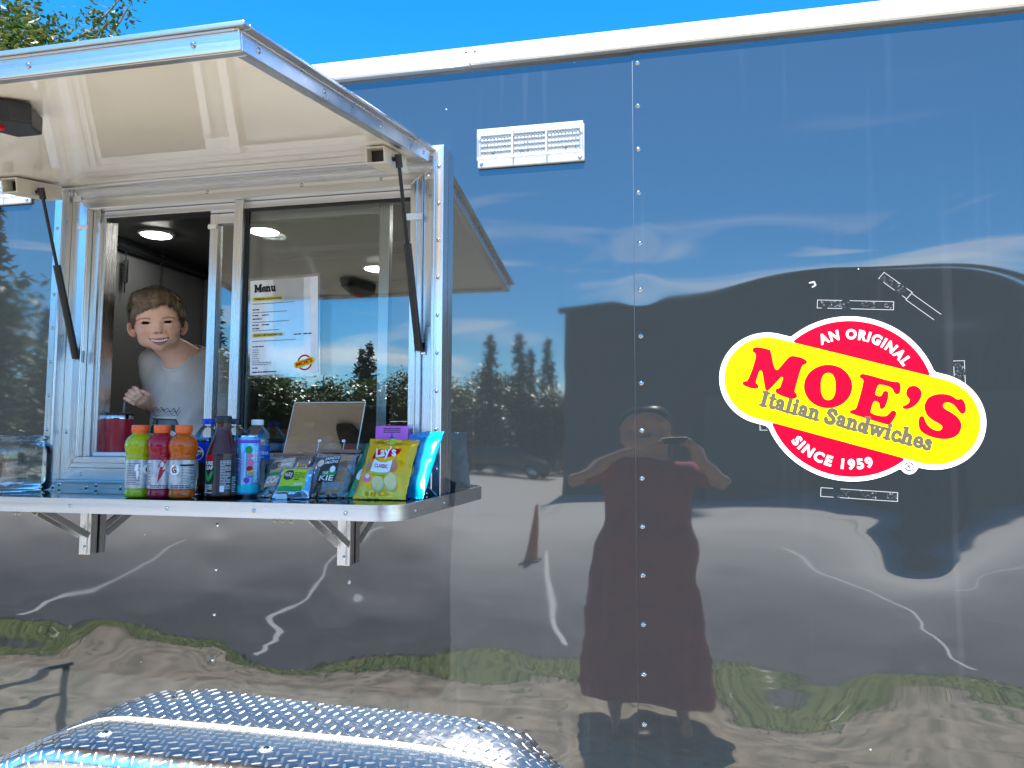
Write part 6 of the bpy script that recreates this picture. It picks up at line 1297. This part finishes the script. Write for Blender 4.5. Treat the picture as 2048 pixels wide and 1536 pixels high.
# ---- the photographer, standing out front and mirrored in the trailer side
PH = thing('person', (-0.145, -2.27, 0), 'person in a long dark red dress holding up a phone before the trailer', 'person')
P_ = Vol((-0.72, -2.62, -0.02), (0.42, -1.80, 1.74), 0.011); cx, cy = -0.145, -2.27
P_.ell((cx, cy, 1.555), (0.078, 0.10, 0.115), 0.02); P_.cap((cx, cy - .01, 1.46), (cx, cy - .02, 1.36), 0.055, 0.06, 0.03); P_.ell((cx, cy + .10, 1.545), (0.014, 0.016, 0.022), 0.015)
P_.cap((cx - .17, cy, 1.335), (cx + .17, cy, 1.335), 0.058, 0.058, 0.04); P_.ell((cx, cy, 1.18), (0.17, 0.11, 0.20), 0.05); P_.ell((cx, cy, 0.96), (0.19, 0.13, 0.18), 0.06)
for s_, e_, h_ in ((-1, (-0.50, -2.10, 1.30), (-0.125, -1.885, 1.475)), (1, (0.215, -2.10, 1.30), (0.030, -1.885, 1.470))):
    P_.cap((cx + s_ * .19, cy, 1.33), e_, 0.052, 0.042, 0.02); P_.cap(e_, h_, 0.040, 0.027, 0.015); P_.ell((h_[0], h_[1], h_[2] + 0.01), (0.030, 0.022, 0.042), 0.012)
    for k in range(4): P_.cap((h_[0] - s_ * .0, h_[1] - 0.010, h_[2] - 0.01 + k * .019), (h_[0] - s_ * .045, h_[1] - 0.018 , h_[2] - 0.008 + k * .018), 0.011, 0.010, 0.004)
for s_ in (-1, 1):
    P_.cap((cx + s_ * .10, cy, .90), (cx + s_ * .11, cy - .02, .48), 0.085, 0.055, 0.02); P_.cap((cx + s_ * .11, cy - .02, .48), (cx + s_ * .12, cy - .03, .07), 0.054, 0.036, 0.02); P_.cap((cx + s_ * .12, cy - .05, .035), (cx + s_ * .13, cy + .13, .03), 0.036, 0.03, 0.02)
pv, pq = P_.mesh(); pb = mobj('body', pv, pq, SKINM, PH, smooth=True); vcol(pb, np.tile([0.55, 0.31, 0.22], (len(pv), 1)))
P2 = Vol((-0.66, -2.72, 0.12), (0.36, -1.92, 1.42), 0.012)
P2.cap((cx - .17, cy, 1.335), (cx + .17, cy, 1.335), 0.068, 0.068, 0.04); P2.ell((cx, cy, 1.18), (0.185, 0.125, 0.20), 0.05); P2.ell((cx, cy, 0.96), (0.21, 0.15, 0.18), 0.08)
for k in range(7): z = 0.92 - k * .12; rr_ = 0.21 + 0.027 * k; P2.ell((cx, cy, z), (rr_, rr_ * .62, 0.13), 0.07)
for s_, e_ in ((-1, (-0.50, -2.10, 1.30)), (1, (0.215, -2.10, 1.30))): P2.cap((cx + s_ * .19, cy, 1.33), (cx + s_ * .19 + (e_[0] - cx - s_ * .19) * .55, cy + (e_[1] - cy) * .55, 1.315), 0.066, 0.060, 0.03)
X, Y, Z = np.meshgrid(*P2.ax, indexing='ij'); th_ = np.arctan2(Y - cy, X - cx); P2.F += (0.010 * np.clip(1.0 - Z, 0, 1) * np.sin(th_ * 11 + 2 * vnoise(Z * 3, th_, 0))).astype(np.float32); P2.F = np.maximum(P2.F, (0.165 - Z).astype(np.float32))
dv, dq = P2.mesh(); mobj('dress', dv, dq, pm('dress_red', (0.30, 0.022, 0.035), 0.8, var=0.15, vscale=12), PH, smooth=True)
P3 = Vol((-0.30, -2.46, 1.36), (0.01, -2.12, 1.74), 0.010); P3.ell((cx, cy - .018, 1.578), (0.090, 0.108, 0.112), 0.01); P3.ell((cx, cy - .07, 1.48), (0.09, 0.055, 0.13), 0.03); P3.ell((cx, cy + .10, 1.52), (0.062, 0.07, 0.085), 0.015, 's')
q3, f3 = P3.mesh(); ph_h = mobj('hair', q3, f3, HAIRM, PH, smooth=True); vcol(ph_h, np.tile([0.05, 0.03, 0.02], (len(q3), 1)))
t = thing('phone', (-0.048, -1.874, 1.5), 'black phone held up sideways in both hands', 'phone')
mb = MB(); mb.box(-0.124, 0.028, -1.882, -1.8745, 1.466, 1.538); mb.obj('phone_body', BLACKP, t, bevel=0.004)
mb = MB(); mb.box(-0.120, 0.024, -1.8835, -1.8822, 1.470, 1.534); mb.obj('phone_screen', BLACKG, t)
def leaf_mat(name, a, b, c):
    m, n, l, bs = newmat(name); oi = n.new('ShaderNodeTexCoord'); nz_ = n.new('ShaderNodeTexNoise'); nz_.inputs['Scale'].default_value = 3.0; nz_.inputs['Detail'].default_value = 3
    geo = n.new('ShaderNodeNewGeometry'); l.new(oi.outputs['Object'], nz_.inputs['Vector']); ad = n.new('ShaderNodeMath'); ad.operation = 'ADD'; ml = n.new('ShaderNodeMath'); ml.operation = 'MULTIPLY_ADD'; ml.inputs[1].default_value = 0.7; ml.inputs[2].default_value = -0.35
    l.new(geo.outputs['Random Per Island'], ml.inputs[0]); l.new(ml.outputs[0], ad.inputs[0]); l.new(nz_.outputs['Fac'], ad.inputs[1]); r = n.new('ShaderNodeValToRGB'); r.color_ramp.elements[0].position = .25; r.color_ramp.elements[1].position = .75
    r.color_ramp.elements[0].color = (*a, 1); r.color_ramp.elements[1].color = (*b, 1); e = r.color_ramp.elements.new(.93); e.color = (*c, 1); l.new(ad.outputs[0], r.inputs['Fac']); l.new(r.outputs[0], bs.inputs['Base Color']); bs.inputs['Roughness'].default_value = .38
    tl = n.new('ShaderNodeBsdfTranslucent'); l.new(r.outputs[0], tl.inputs['Color']); mx = n.new('ShaderNodeMixShader'); mx.inputs['Fac'].default_value = .3; l.new(bs.outputs[0], mx.inputs[1]); l.new(tl.outputs[0], mx.inputs[2]); l.new(mx.outputs[0], n['Material Output'].inputs['Surface']); return m
# ------------------------------------------------------------------ ground in front of the trailer (seen mirrored in its side)
def ground_mat(name, c1, c2, scale, rough=0.9, bump=0.6, bscale=60, c3=None, s3=400, t3=0.62):
    m, n, l, b = newmat(name); b.inputs['Roughness'].default_value = rough
    t = n.new('ShaderNodeTexCoord'); a = n.new('ShaderNodeTexNoise'); a.inputs['Scale'].default_value = scale; a.inputs['Detail'].default_value = 8
    l.new(t.outputs['Object'], a.inputs['Vector']); r = n.new('ShaderNodeValToRGB'); r.color_ramp.elements[0].position = 0.35; r.color_ramp.elements[1].position = 0.65
    r.color_ramp.elements[0].color = (*c1, 1); r.color_ramp.elements[1].color = (*c2, 1); l.new(a.outputs['Fac'], r.inputs['Fac']); out = r.outputs[0]
    if c3:
        k = n.new('ShaderNodeTexNoise'); k.inputs['Scale'].default_value = s3; k.inputs['Detail'].default_value = 4; l.new(t.outputs['Object'], k.inputs['Vector'])
        r3 = n.new('ShaderNodeValToRGB'); r3.color_ramp.elements[0].position = t3; r3.color_ramp.elements[1].position = t3 + .06; l.new(k.outputs['Fac'], r3.inputs['Fac'])
        mx = n.new('ShaderNodeMix'); mx.data_type = 'RGBA'; mx.inputs['B'].default_value = (*c3, 1); l.new(r3.outputs[0], mx.inputs['Factor']); l.new(out, mx.inputs['A']); out = mx.outputs['Result']
    l.new(out, b.inputs['Base Color']); nb_ = n.new('ShaderNodeTexNoise'); nb_.inputs['Scale'].default_value = bscale; nb_.inputs['Detail'].default_value = 6
    l.new(t.outputs['Object'], nb_.inputs['Vector']); bp = n.new('ShaderNodeBump'); bp.inputs['Strength'].default_value = bump; bp.inputs['Distance'].default_value = 0.01
    l.new(nb_.outputs['Fac'], bp.inputs['Height']); l.new(bp.outputs[0], b.inputs['Normal']); return m
GRAV = ground_mat('dry_gravel', (0.17, 0.14, 0.09), (0.37, 0.305, 0.215), 7.0, c3=(0.10, 0.115, 0.045), s3=9, t3=0.60)
ASPH = ground_mat('asphalt', (0.050, 0.050, 0.049), (0.078, 0.078, 0.076), 1.1, bump=0.3, bscale=220, c3=(0.085, 0.085, 0.085), s3=3, t3=0.58)
def sheet(name, pts, z, mat, kind='structure'):
    o = mobj(name, [(x, y, z) for x, y in pts], [tuple(range(len(pts)))], mat); o['kind'] = kind; return o
sheet('ground', [(-400, -400), (400, -400), (400, 400), (-400, 400)], -0.02, ground_mat('far_ground', (0.05, 0.06, 0.025), (0.10, 0.10, 0.05), 0.2))
# old asphalt: fresh and dark by the verge, sun-bleached and dusty further out
n_, l_ = ASPH.node_tree.nodes, ASPH.node_tree.links; b_ = n_['Principled BSDF']; src_ = b_.inputs['Base Color'].links[0].from_socket
t_ = n_.new('ShaderNodeTexCoord'); sx_ = n_.new('ShaderNodeSeparateXYZ'); l_.new(t_.outputs['Object'], sx_.inputs[0]); nz2 = n_.new('ShaderNodeTexNoise'); nz2.inputs['Scale'].default_value = .35; nz2.inputs['Detail'].default_value = 5; l_.new(t_.outputs['Object'], nz2.inputs['Vector'])
ma_ = n_.new('ShaderNodeMath'); ma_.operation = 'MULTIPLY_ADD'; ma_.inputs[1].default_value = 3.0; l_.new(nz2.outputs['Fac'], ma_.inputs[0]); l_.new(sx_.outputs['Y'], ma_.inputs[2])
mr_ = n_.new('ShaderNodeMapRange'); mr_.inputs['From Min'].default_value = -2.6; mr_.inputs['From Max'].default_value = -10.5; l_.new(ma_.outputs[0], mr_.inputs['Value'])
mx_ = n_.new('ShaderNodeMix'); mx_.data_type = 'RGBA'; mx_.inputs['B'].default_value = (0.37, 0.355, 0.33, 1); l_.new(mr_.outputs[0], mx_.inputs['Factor']); l_.new(src_, mx_.inputs['A']); l_.new(mx_.outputs['Result'], b_.inputs['Base Color'])
edge = [(x, -2.86 - 0.12 * float(vnoise(x * .9, 3, 3)) - 0.07 * float(vnoise(x * 4, 1, 1))) for x in np.linspace(-12, 12, 80)]
sheet('gravel_strip', [(-12, 6), *[(x, y - .55) for x, y in edge], (12, 6)], 0.0, GRAV)
edge2 = [(x, -3.27 + 0.04 * float(vnoise(x * 3, 8, 2))) for x in np.linspace(-60, 60, 160)]
sheet('parking_lot', [(60, -31.5), (-60, -31.5), *edge2], 0.006, ASPH)
gm = ground_mat('turf', (0.09, 0.13, 0.02), (0.17, 0.18, 0.04), 6)
GB = leaf_mat('grass_blade', (0.09, 0.13, 0.02), (0.20, 0.22, 0.045), (0.30, 0.26, 0.10)); rg = np.random.RandomState(2); mb = MB()
for i in range(8000):
    x = rg.uniform(-6, 6); y0 = np.interp(x, [p[0] for p in edge], [p[1] for p in edge]); y = rg.uniform(-3.30, y0 + rg.exponential(.06)); h = rg.uniform(.015, .04); a = rg.uniform(0, 6.28); w = .005
    dx, dy = math.cos(a), math.sin(a); n = len(mb.v); lx, ly = rg.normal(0, .03, 2); mb.v += [(x - dx * w, y - dy * w, 0.0), (x + dx * w, y + dy * w, 0.0), (x + lx, y + ly, h)]; mb.f.append((n, n + 1, n + 2))
go = mb.obj('grass', GB); tag(go, kind='stuff')
sheet('grass_verge', [(-12, -3.29), *edge, (12, -3.29)], 0.004, gm)
PAINT = pm('road_paint', (0.46, 0.46, 0.43), 0.7, var=0.25, vscale=18)
for i, (a, b) in enumerate((((-1.75, -8.9), (-0.80, -3.55)), ((1.35, -9.2), (2.15, -3.55)), ((-4.35, -8.8), (-3.15, -3.5)), ((-7.7, -9.0), (-5.4, -3.5)), ((4.2, -9.2), (4.9, -3.55)), ((-9.5, -15.5), (10, -14.3)))):
    a, b = Vector((*a, 0)), Vector((*b, 0)); d = (b - a).normalized(); s_ = Vector((-d.y, d.x, 0)) * 0.03; sheet('parking_line', [(p.x, p.y) for p in (a - s_, b - s_, b + s_, a + s_)], 0.018 if a.y < -12 else 0.010, PAINT)
mb = MB(); mb.box(-45, -4.5, -31.6, -31.45, 0.0, 0.14); mb.box(-4.5, 30, -31.6, -31.45, 0.0, 0.14); o = mb.obj('kerb', pm('kerb_concrete', (0.32, 0.31, 0.29), 0.85)); o['kind'] = 'structure'
# traffic cone
t = thing('traffic_cone', (-1.88, -8.0, 0.006), 'orange traffic cone standing on the parking lot, mirrored in the trailer', 'cone')
mb = MB(); mb.box(-2.06, -1.70, -8.18, -7.82, 0.008, 0.045); mb.obj('base', BLACKP, t, bevel=0.01); mb = MB(); mb.lathe([(0.135, 0.046), (0.03, 0.70), (0.02, 0.71)], (-1.88, -8.0, 0), 24); mb.obj('cone_body', pm('cone_orange', (0.75, 0.12, 0.02), 0.5), t, smooth=True)
# dark building across the lot
t = thing('metal_building', (4, -20.4, 0), 'dark metal clad building across the parking lot, mirrored in the trailer', 'building')
CLAD = pm('dark_cladding', (0.055, 0.06, 0.07), 0.5, var=0.12, vscale=3)
mb = MB(); mb.extrude([(-3.2, 0), (15, 0), (15, 4.9), (9.2, 5.2), (4.2, 5.62), (-3.2, 5.35)], lambda a, b, tt: (a, tt, b), -20.4, -30.5); mb.obj('wall', CLAD, t)
mb = MB()
for k in range(60): x = -3.1 + k * .3; mb.box(x, x + .05, -20.4, -20.375, 0.05, 4.85)
o = mb.obj('cladding_rib', CLAD, t); o['kind'] = 'stuff'
mb = MB(); mb.bar((-3.4, -20.35, 5.42), (4.2, -20.35, 5.69), .3, .14); mb.bar((4.2, -20.35, 5.69), (15.2, -20.35, 4.97), .3, .14); mb.obj('roof_trim', pm('trim_dark', (0.04, 0.042, 0.05), 0.4), t)
for x in (0.6, 7.5):
    mb = MB(); mb.box(x, x + 2.6, -20.36, -20.30, 0.0, 2.9); d_ = mb.obj('roller_door', pm('door_grey', (0.10, 0.10, 0.105), 0.5), t); mb = MB()
    for k in range(11): mb.box(x + .04, x + 2.56, -20.298, -20.285, .06 + k * .26, .26 + k * .26)
    mb.obj('door_slats', MATS['door_grey'], d_)
# dark car parked far off
def car(x, y, rz, col, label):
    t = thing('parked_car', (0, 0, 0), label, 'car', 'cars at the far edge of the lot'); pa = pm('car_paint_' + col[0], col[1], 0.15, 0.3, coat=1.0)
    low = [(-2.2, .35), (-2.25, .62), (-2.1, .80), (-1.2, .92), (1.3, .95), (2.05, .86), (2.2, .65), (2.2, .35)]; top = [(-1.25, .90), (-.55, 1.38), (.75, 1.42), (1.75, .94)]
    mb = MB(); mb.extrude(low, lambda a, b, q: (a, q, b), -.88, .88); mb.obj('body', pa, t, bevel=.06); mb = MB(); mb.extrude(top, lambda a, b, q: (a, q * (1 - .18 * (b - .9) / .5), b), -.78, .78); mb.obj('cabin', BLACKG, t, bevel=.05)
    mb = MB(); mb.extrude([(-.60, 1.372), (.78, 1.415), (.70, 1.452), (-.50, 1.425)], lambda a, b, q: (a, q, b), -.66, .66); mb.obj('roof', pa, t, bevel=.015)
    for wx in (-1.38, 1.38):
        for wy in (-.80, .80):
            mb = MB(); mb.lathe([(.2, -.1), (.32, -.09), (.33, 0), (.32, .09), (.2, .1)], (wx, wy, .335), 24, axis=(0, 1, 0)); w_ = mb.obj('wheel', RUBBER, t, smooth=True); mb = MB(); s_ = 1 if wy > 0 else -1
            mb.lathe([(.21, 0), (.18, .02), (.05, .04), (.01, .04)], (wx, wy + s_ * .085, .335), 20, axis=(0, s_, 0)); mb.obj('rim', SILVER, w_, smooth=True)
    for wy in (-.62, .62): mb = MB(); mb.box(-2.27, -2.18, wy - .17, wy + .17, .60, .74); mb.obj('headlight', SILVER, t, bevel=.02)
    for wy in (-.64, .64): mb = MB(); mb.box(2.12, 2.21, wy - .14, wy + .14, .68, .82); mb.obj('tail_light', P_RED, t, bevel=.02)
    t.location = (x, y, 0.008); t.rotation_euler = (0, 0, rz)
car(-7.1, -28.6, R_(186), ('navy', (0.02, 0.022, 0.03)), 'dark saloon car parked at the far edge of the lot, nearest the dark building')
car(-15.5, -28.3, R_(3), ('silver', (0.35, 0.36, 0.37)), 'silver saloon car parked at the far edge of the lot before the trees')
# low black rail out front, to the left
t = thing('low_rail', (-2.82, -0.8, 0), 'low black metal rail standing in front of the trailer', 'rail')
mb = MB(); mb.tube([(-2.82, -1.28, 0.45), (-2.82, -0.30, 0.45)], .017, 8); mb.obj('top_bar', BLACKP, t)
mb = MB(); mb.tube([(-2.82, -1.26, 0.33), (-2.82, -0.30, 0.33)], .012, 8); mb.obj('lower_bar', BLACKP, t)
for y in (-1.255, -0.33): mb = MB(); mb.tube([(-2.82, y, 0.002), (-2.82, y, .44)], .016, 8); mb.obj('post', BLACKP, t)

# ------------------------------------------------------------------ trees
BARK = pm('bark', (0.10, 0.075, 0.055), 0.9, var=0.3, vscale=12, bump=0.6, bscale=30)
LEAF = leaf_mat('leaf', (0.030, 0.065, 0.012), (0.11, 0.16, 0.03), (0.24, 0.15, 0.05)); NEED = leaf_mat('needles', (0.016, 0.038, 0.014), (0.045, 0.078, 0.022), (0.07, 0.08, 0.03))
# the tree rising behind the trailer
tb_ = Vector((-9.6, 6.6, 0)); t = thing('leafy_tree', tb_, 'sunlit leafy tree rising behind the trailer at the upper left', 'tree'); rg = random.Random(11); mb = MB(); tips = []
def limb(p, d, ln, r, dep):
    pts = [p]; q = p
    for k in range(4): d = (d + Vector((rg.uniform(-.18, .18), rg.uniform(-.18, .18), rg.uniform(-.05, .15)))).normalized(); q = q + d * ln / 4; pts.append(q)
    mb.tube(pts, [r * (1 - .14 * k) for k in range(5)], 6 if dep else 10, cap=False)
    if dep >= 3:
        tips.extend([pts[2], pts[3], pts[4]]); return
    for k in range(4 if dep else 6):
        at_ = pts[rg.randint(2, 4)] if dep else pts[rg.randint(3, 4)]; a = rg.uniform(0, 6.28)
        nd = (d * .75 + Vector((math.cos(a), math.sin(a), rg.uniform(-.15, .6)))).normalized(); limb(at_, nd, ln * rg.uniform(.55, .75), r * .52, dep + 1)
limb(tb_, Vector((0, 0, 1)), 3.6, .17, 0); mb.obj('trunk', BARK, t, smooth=True); lm = MB(); tw = MB()
lft = [(-.5, 0), (-.15, -.22), (.2, -.2), (.5, 0), (.2, .2), (-.15, .22)]
def leaf(p, s):
    a, b = rg.uniform(0, 6.28), rg.uniform(-.9, .5); u = Vector((math.cos(a) * math.cos(b), math.sin(a) * math.cos(b), math.sin(b))); w = u.cross(Vector((rg.uniform(-1, 1), rg.uniform(-1, 1), 1))).normalized(); nn_ = u.cross(w); n = len(lm.v)
    lm.v += [tuple(p + u * (x * s) + w * (y * s) + nn_ * (abs(y) * s * .35)) for x, y in lft]; lm.f += [(n, n + 1, n + 2, n + 3), (n, n + 3, n + 4, n + 5)]
vis = Vector((-8.55, 6.0, 6.75))
extra = [Vector((-8.85 + rg.gauss(0, .50), 6.3 + rg.gauss(0, .5), 6.5 + rg.gauss(0, .36))) for _ in range(260)]
for tp in tips + extra:
    for k in range(9):
        q = tp + Vector((rg.gauss(0, .16), rg.gauss(0, .16), rg.gauss(0, .14)))
        for j in range(4): leaf(q + Vector((rg.gauss(0, .05), rg.gauss(0, .05), rg.gauss(0, .05))), rg.uniform(.06, .115))
for sx_, sz_ in ((-8.25, 7.05), (-8.05, 6.80), (-8.35, 6.98), (-7.9, 6.78), (-8.12, 6.95), (-8.5, 7.15)):
    b_ = Vector((-8.75 + rg.uniform(-.2, .2), 6.0, 6.45)); e_ = Vector((sx_, 6.0, sz_)); tw.tube([b_, (b_ + e_) / 2 + Vector((-.05, 0, .05)), e_], [.012, .008, .004], 5)
    for j in range(26): leaf(e_ + Vector((rg.gauss(0, .085), rg.gauss(0, .08), rg.gauss(0, .065))), rg.uniform(.06, .11))
o = lm.obj('crown', LEAF, t); o['kind'] = 'stuff'; tw.obj('twig', BARK, t, smooth=True)
# the tree line beyond the lot, mirrored in the trailer and the glass
def lot_tree(kind, seed):
    rg = random.Random(seed); t = thing('pine_tree' if kind else 'broadleaf_tree', (0, 0, 0), 'tree', 'tree', 'trees along the far edge of the lot'); H = 9.0 if kind else 6.5; mb = MB(); mb.tube([(0, 0, 0), (.05, .03, H * .5), (0, 0, H * .96)], [.17, .11, .03], 8); mb.obj('trunk', BARK, t, smooth=True); m2 = MB()
    def blade(p, s, flat):
        a = rg.uniform(0, 6.28); u = Vector((math.cos(a), math.sin(a), rg.uniform(-.6, .2) if flat else rg.uniform(-.8, .8))).normalized(); w = u.cross(Vector((rg.uniform(-.5, .5), rg.uniform(-.5, .5), 1))).normalized(); n = len(m2.v)
        m2.v += [tuple(p - u * s * .5), tuple(p + w * s * .22), tuple(p + u * s * .5), tuple(p - w * s * .22)]; m2.f.append((n, n + 1, n + 2, n + 3))
    if kind:
        for k in range(34):
            z = H * (.04 + .94 * k / 34); R = 1.75 * (1 - z / H) ** .85 + .12
            for j in range(max(6, int(17 * R))):
                a = rg.uniform(0, 6.28); L_ = R * rg.uniform(.6, 1.08)
                for q in range(5): f = (q + 1) / 5; blade(Vector((math.cos(a) * L_ * f, math.sin(a) * L_ * f, z - .28 * f * f * R + rg.gauss(0, .06))), rg.uniform(.34, .62), True)
    else:
        cl = []
        while len(cl) < 64:
            a, b, c0 = rg.uniform(-1, 1), rg.uniform(-1, 1), rg.uniform(-1, 1)
            if a * a + b * b + c0 * c0 < 1: cl.append(Vector((a * 1.9, b * 1.7, 3.5 + c0 * (2.7 if c0 > 0 else 3.0))))
        for c_ in cl:
            for q in range(60): blade(c_ + Vector((rg.gauss(0, .42), rg.gauss(0, .42), rg.gauss(0, .34))), rg.uniform(.28, .52), False)
    m2.obj('crown', NEED if kind else LEAF, t); return t
protos = [lot_tree(1, 1), lot_tree(1, 5), lot_tree(0, 2), lot_tree(0, 9)]
pk_ = ['tall dark pine in the tree line beyond the parking lot', 'slender dark pine in the tree line beyond the parking lot', 'rounded green tree in the tree line beyond the parking lot', 'bushy green tree in the tree line beyond the parking lot']
spots = []; rg = random.Random(21); x = -62.0
while x < 26:
    spots.append((x, -34.5 - rg.uniform(0, 2.5), rg.choice((0, 2, 3, 2, 3, 2, 3)), rg.uniform(.66, .86) if x > -24 else rg.uniform(.75, 1.05))); x += rg.uniform(1.0, 1.7)
x = -70.0
while x < 40: spots.append((x, -39 - rg.uniform(0, 3), rg.choice((2, 3, 2, 3, 1)), rg.uniform(.74, .92) if x > -26 else rg.uniform(1.0, 1.3))); x += rg.uniform(1.1, 1.8)
spots += [(-24.0, -33.5, 0, 1.0), (-25.6, -33.8, 1, 1.1), (-17.5, -14.0, 0, .9), (-20.5, -15.5, 2, 1.15), (-23.5, -14.5, 3, 1.3), (-16.0, -16.5, 1, .8)]
used = set()
for (x, y, k, s_) in spots:
    if k in used: dup_tree(protos[k], (x, y, 0), rg.uniform(0, 6.28), s_, pk_[k])
    else:
        used.add(k); p_ = protos[k]; p_.location = (x, y, 0); p_.scale = (s_,) * 3; p_['label'] = pk_[k]
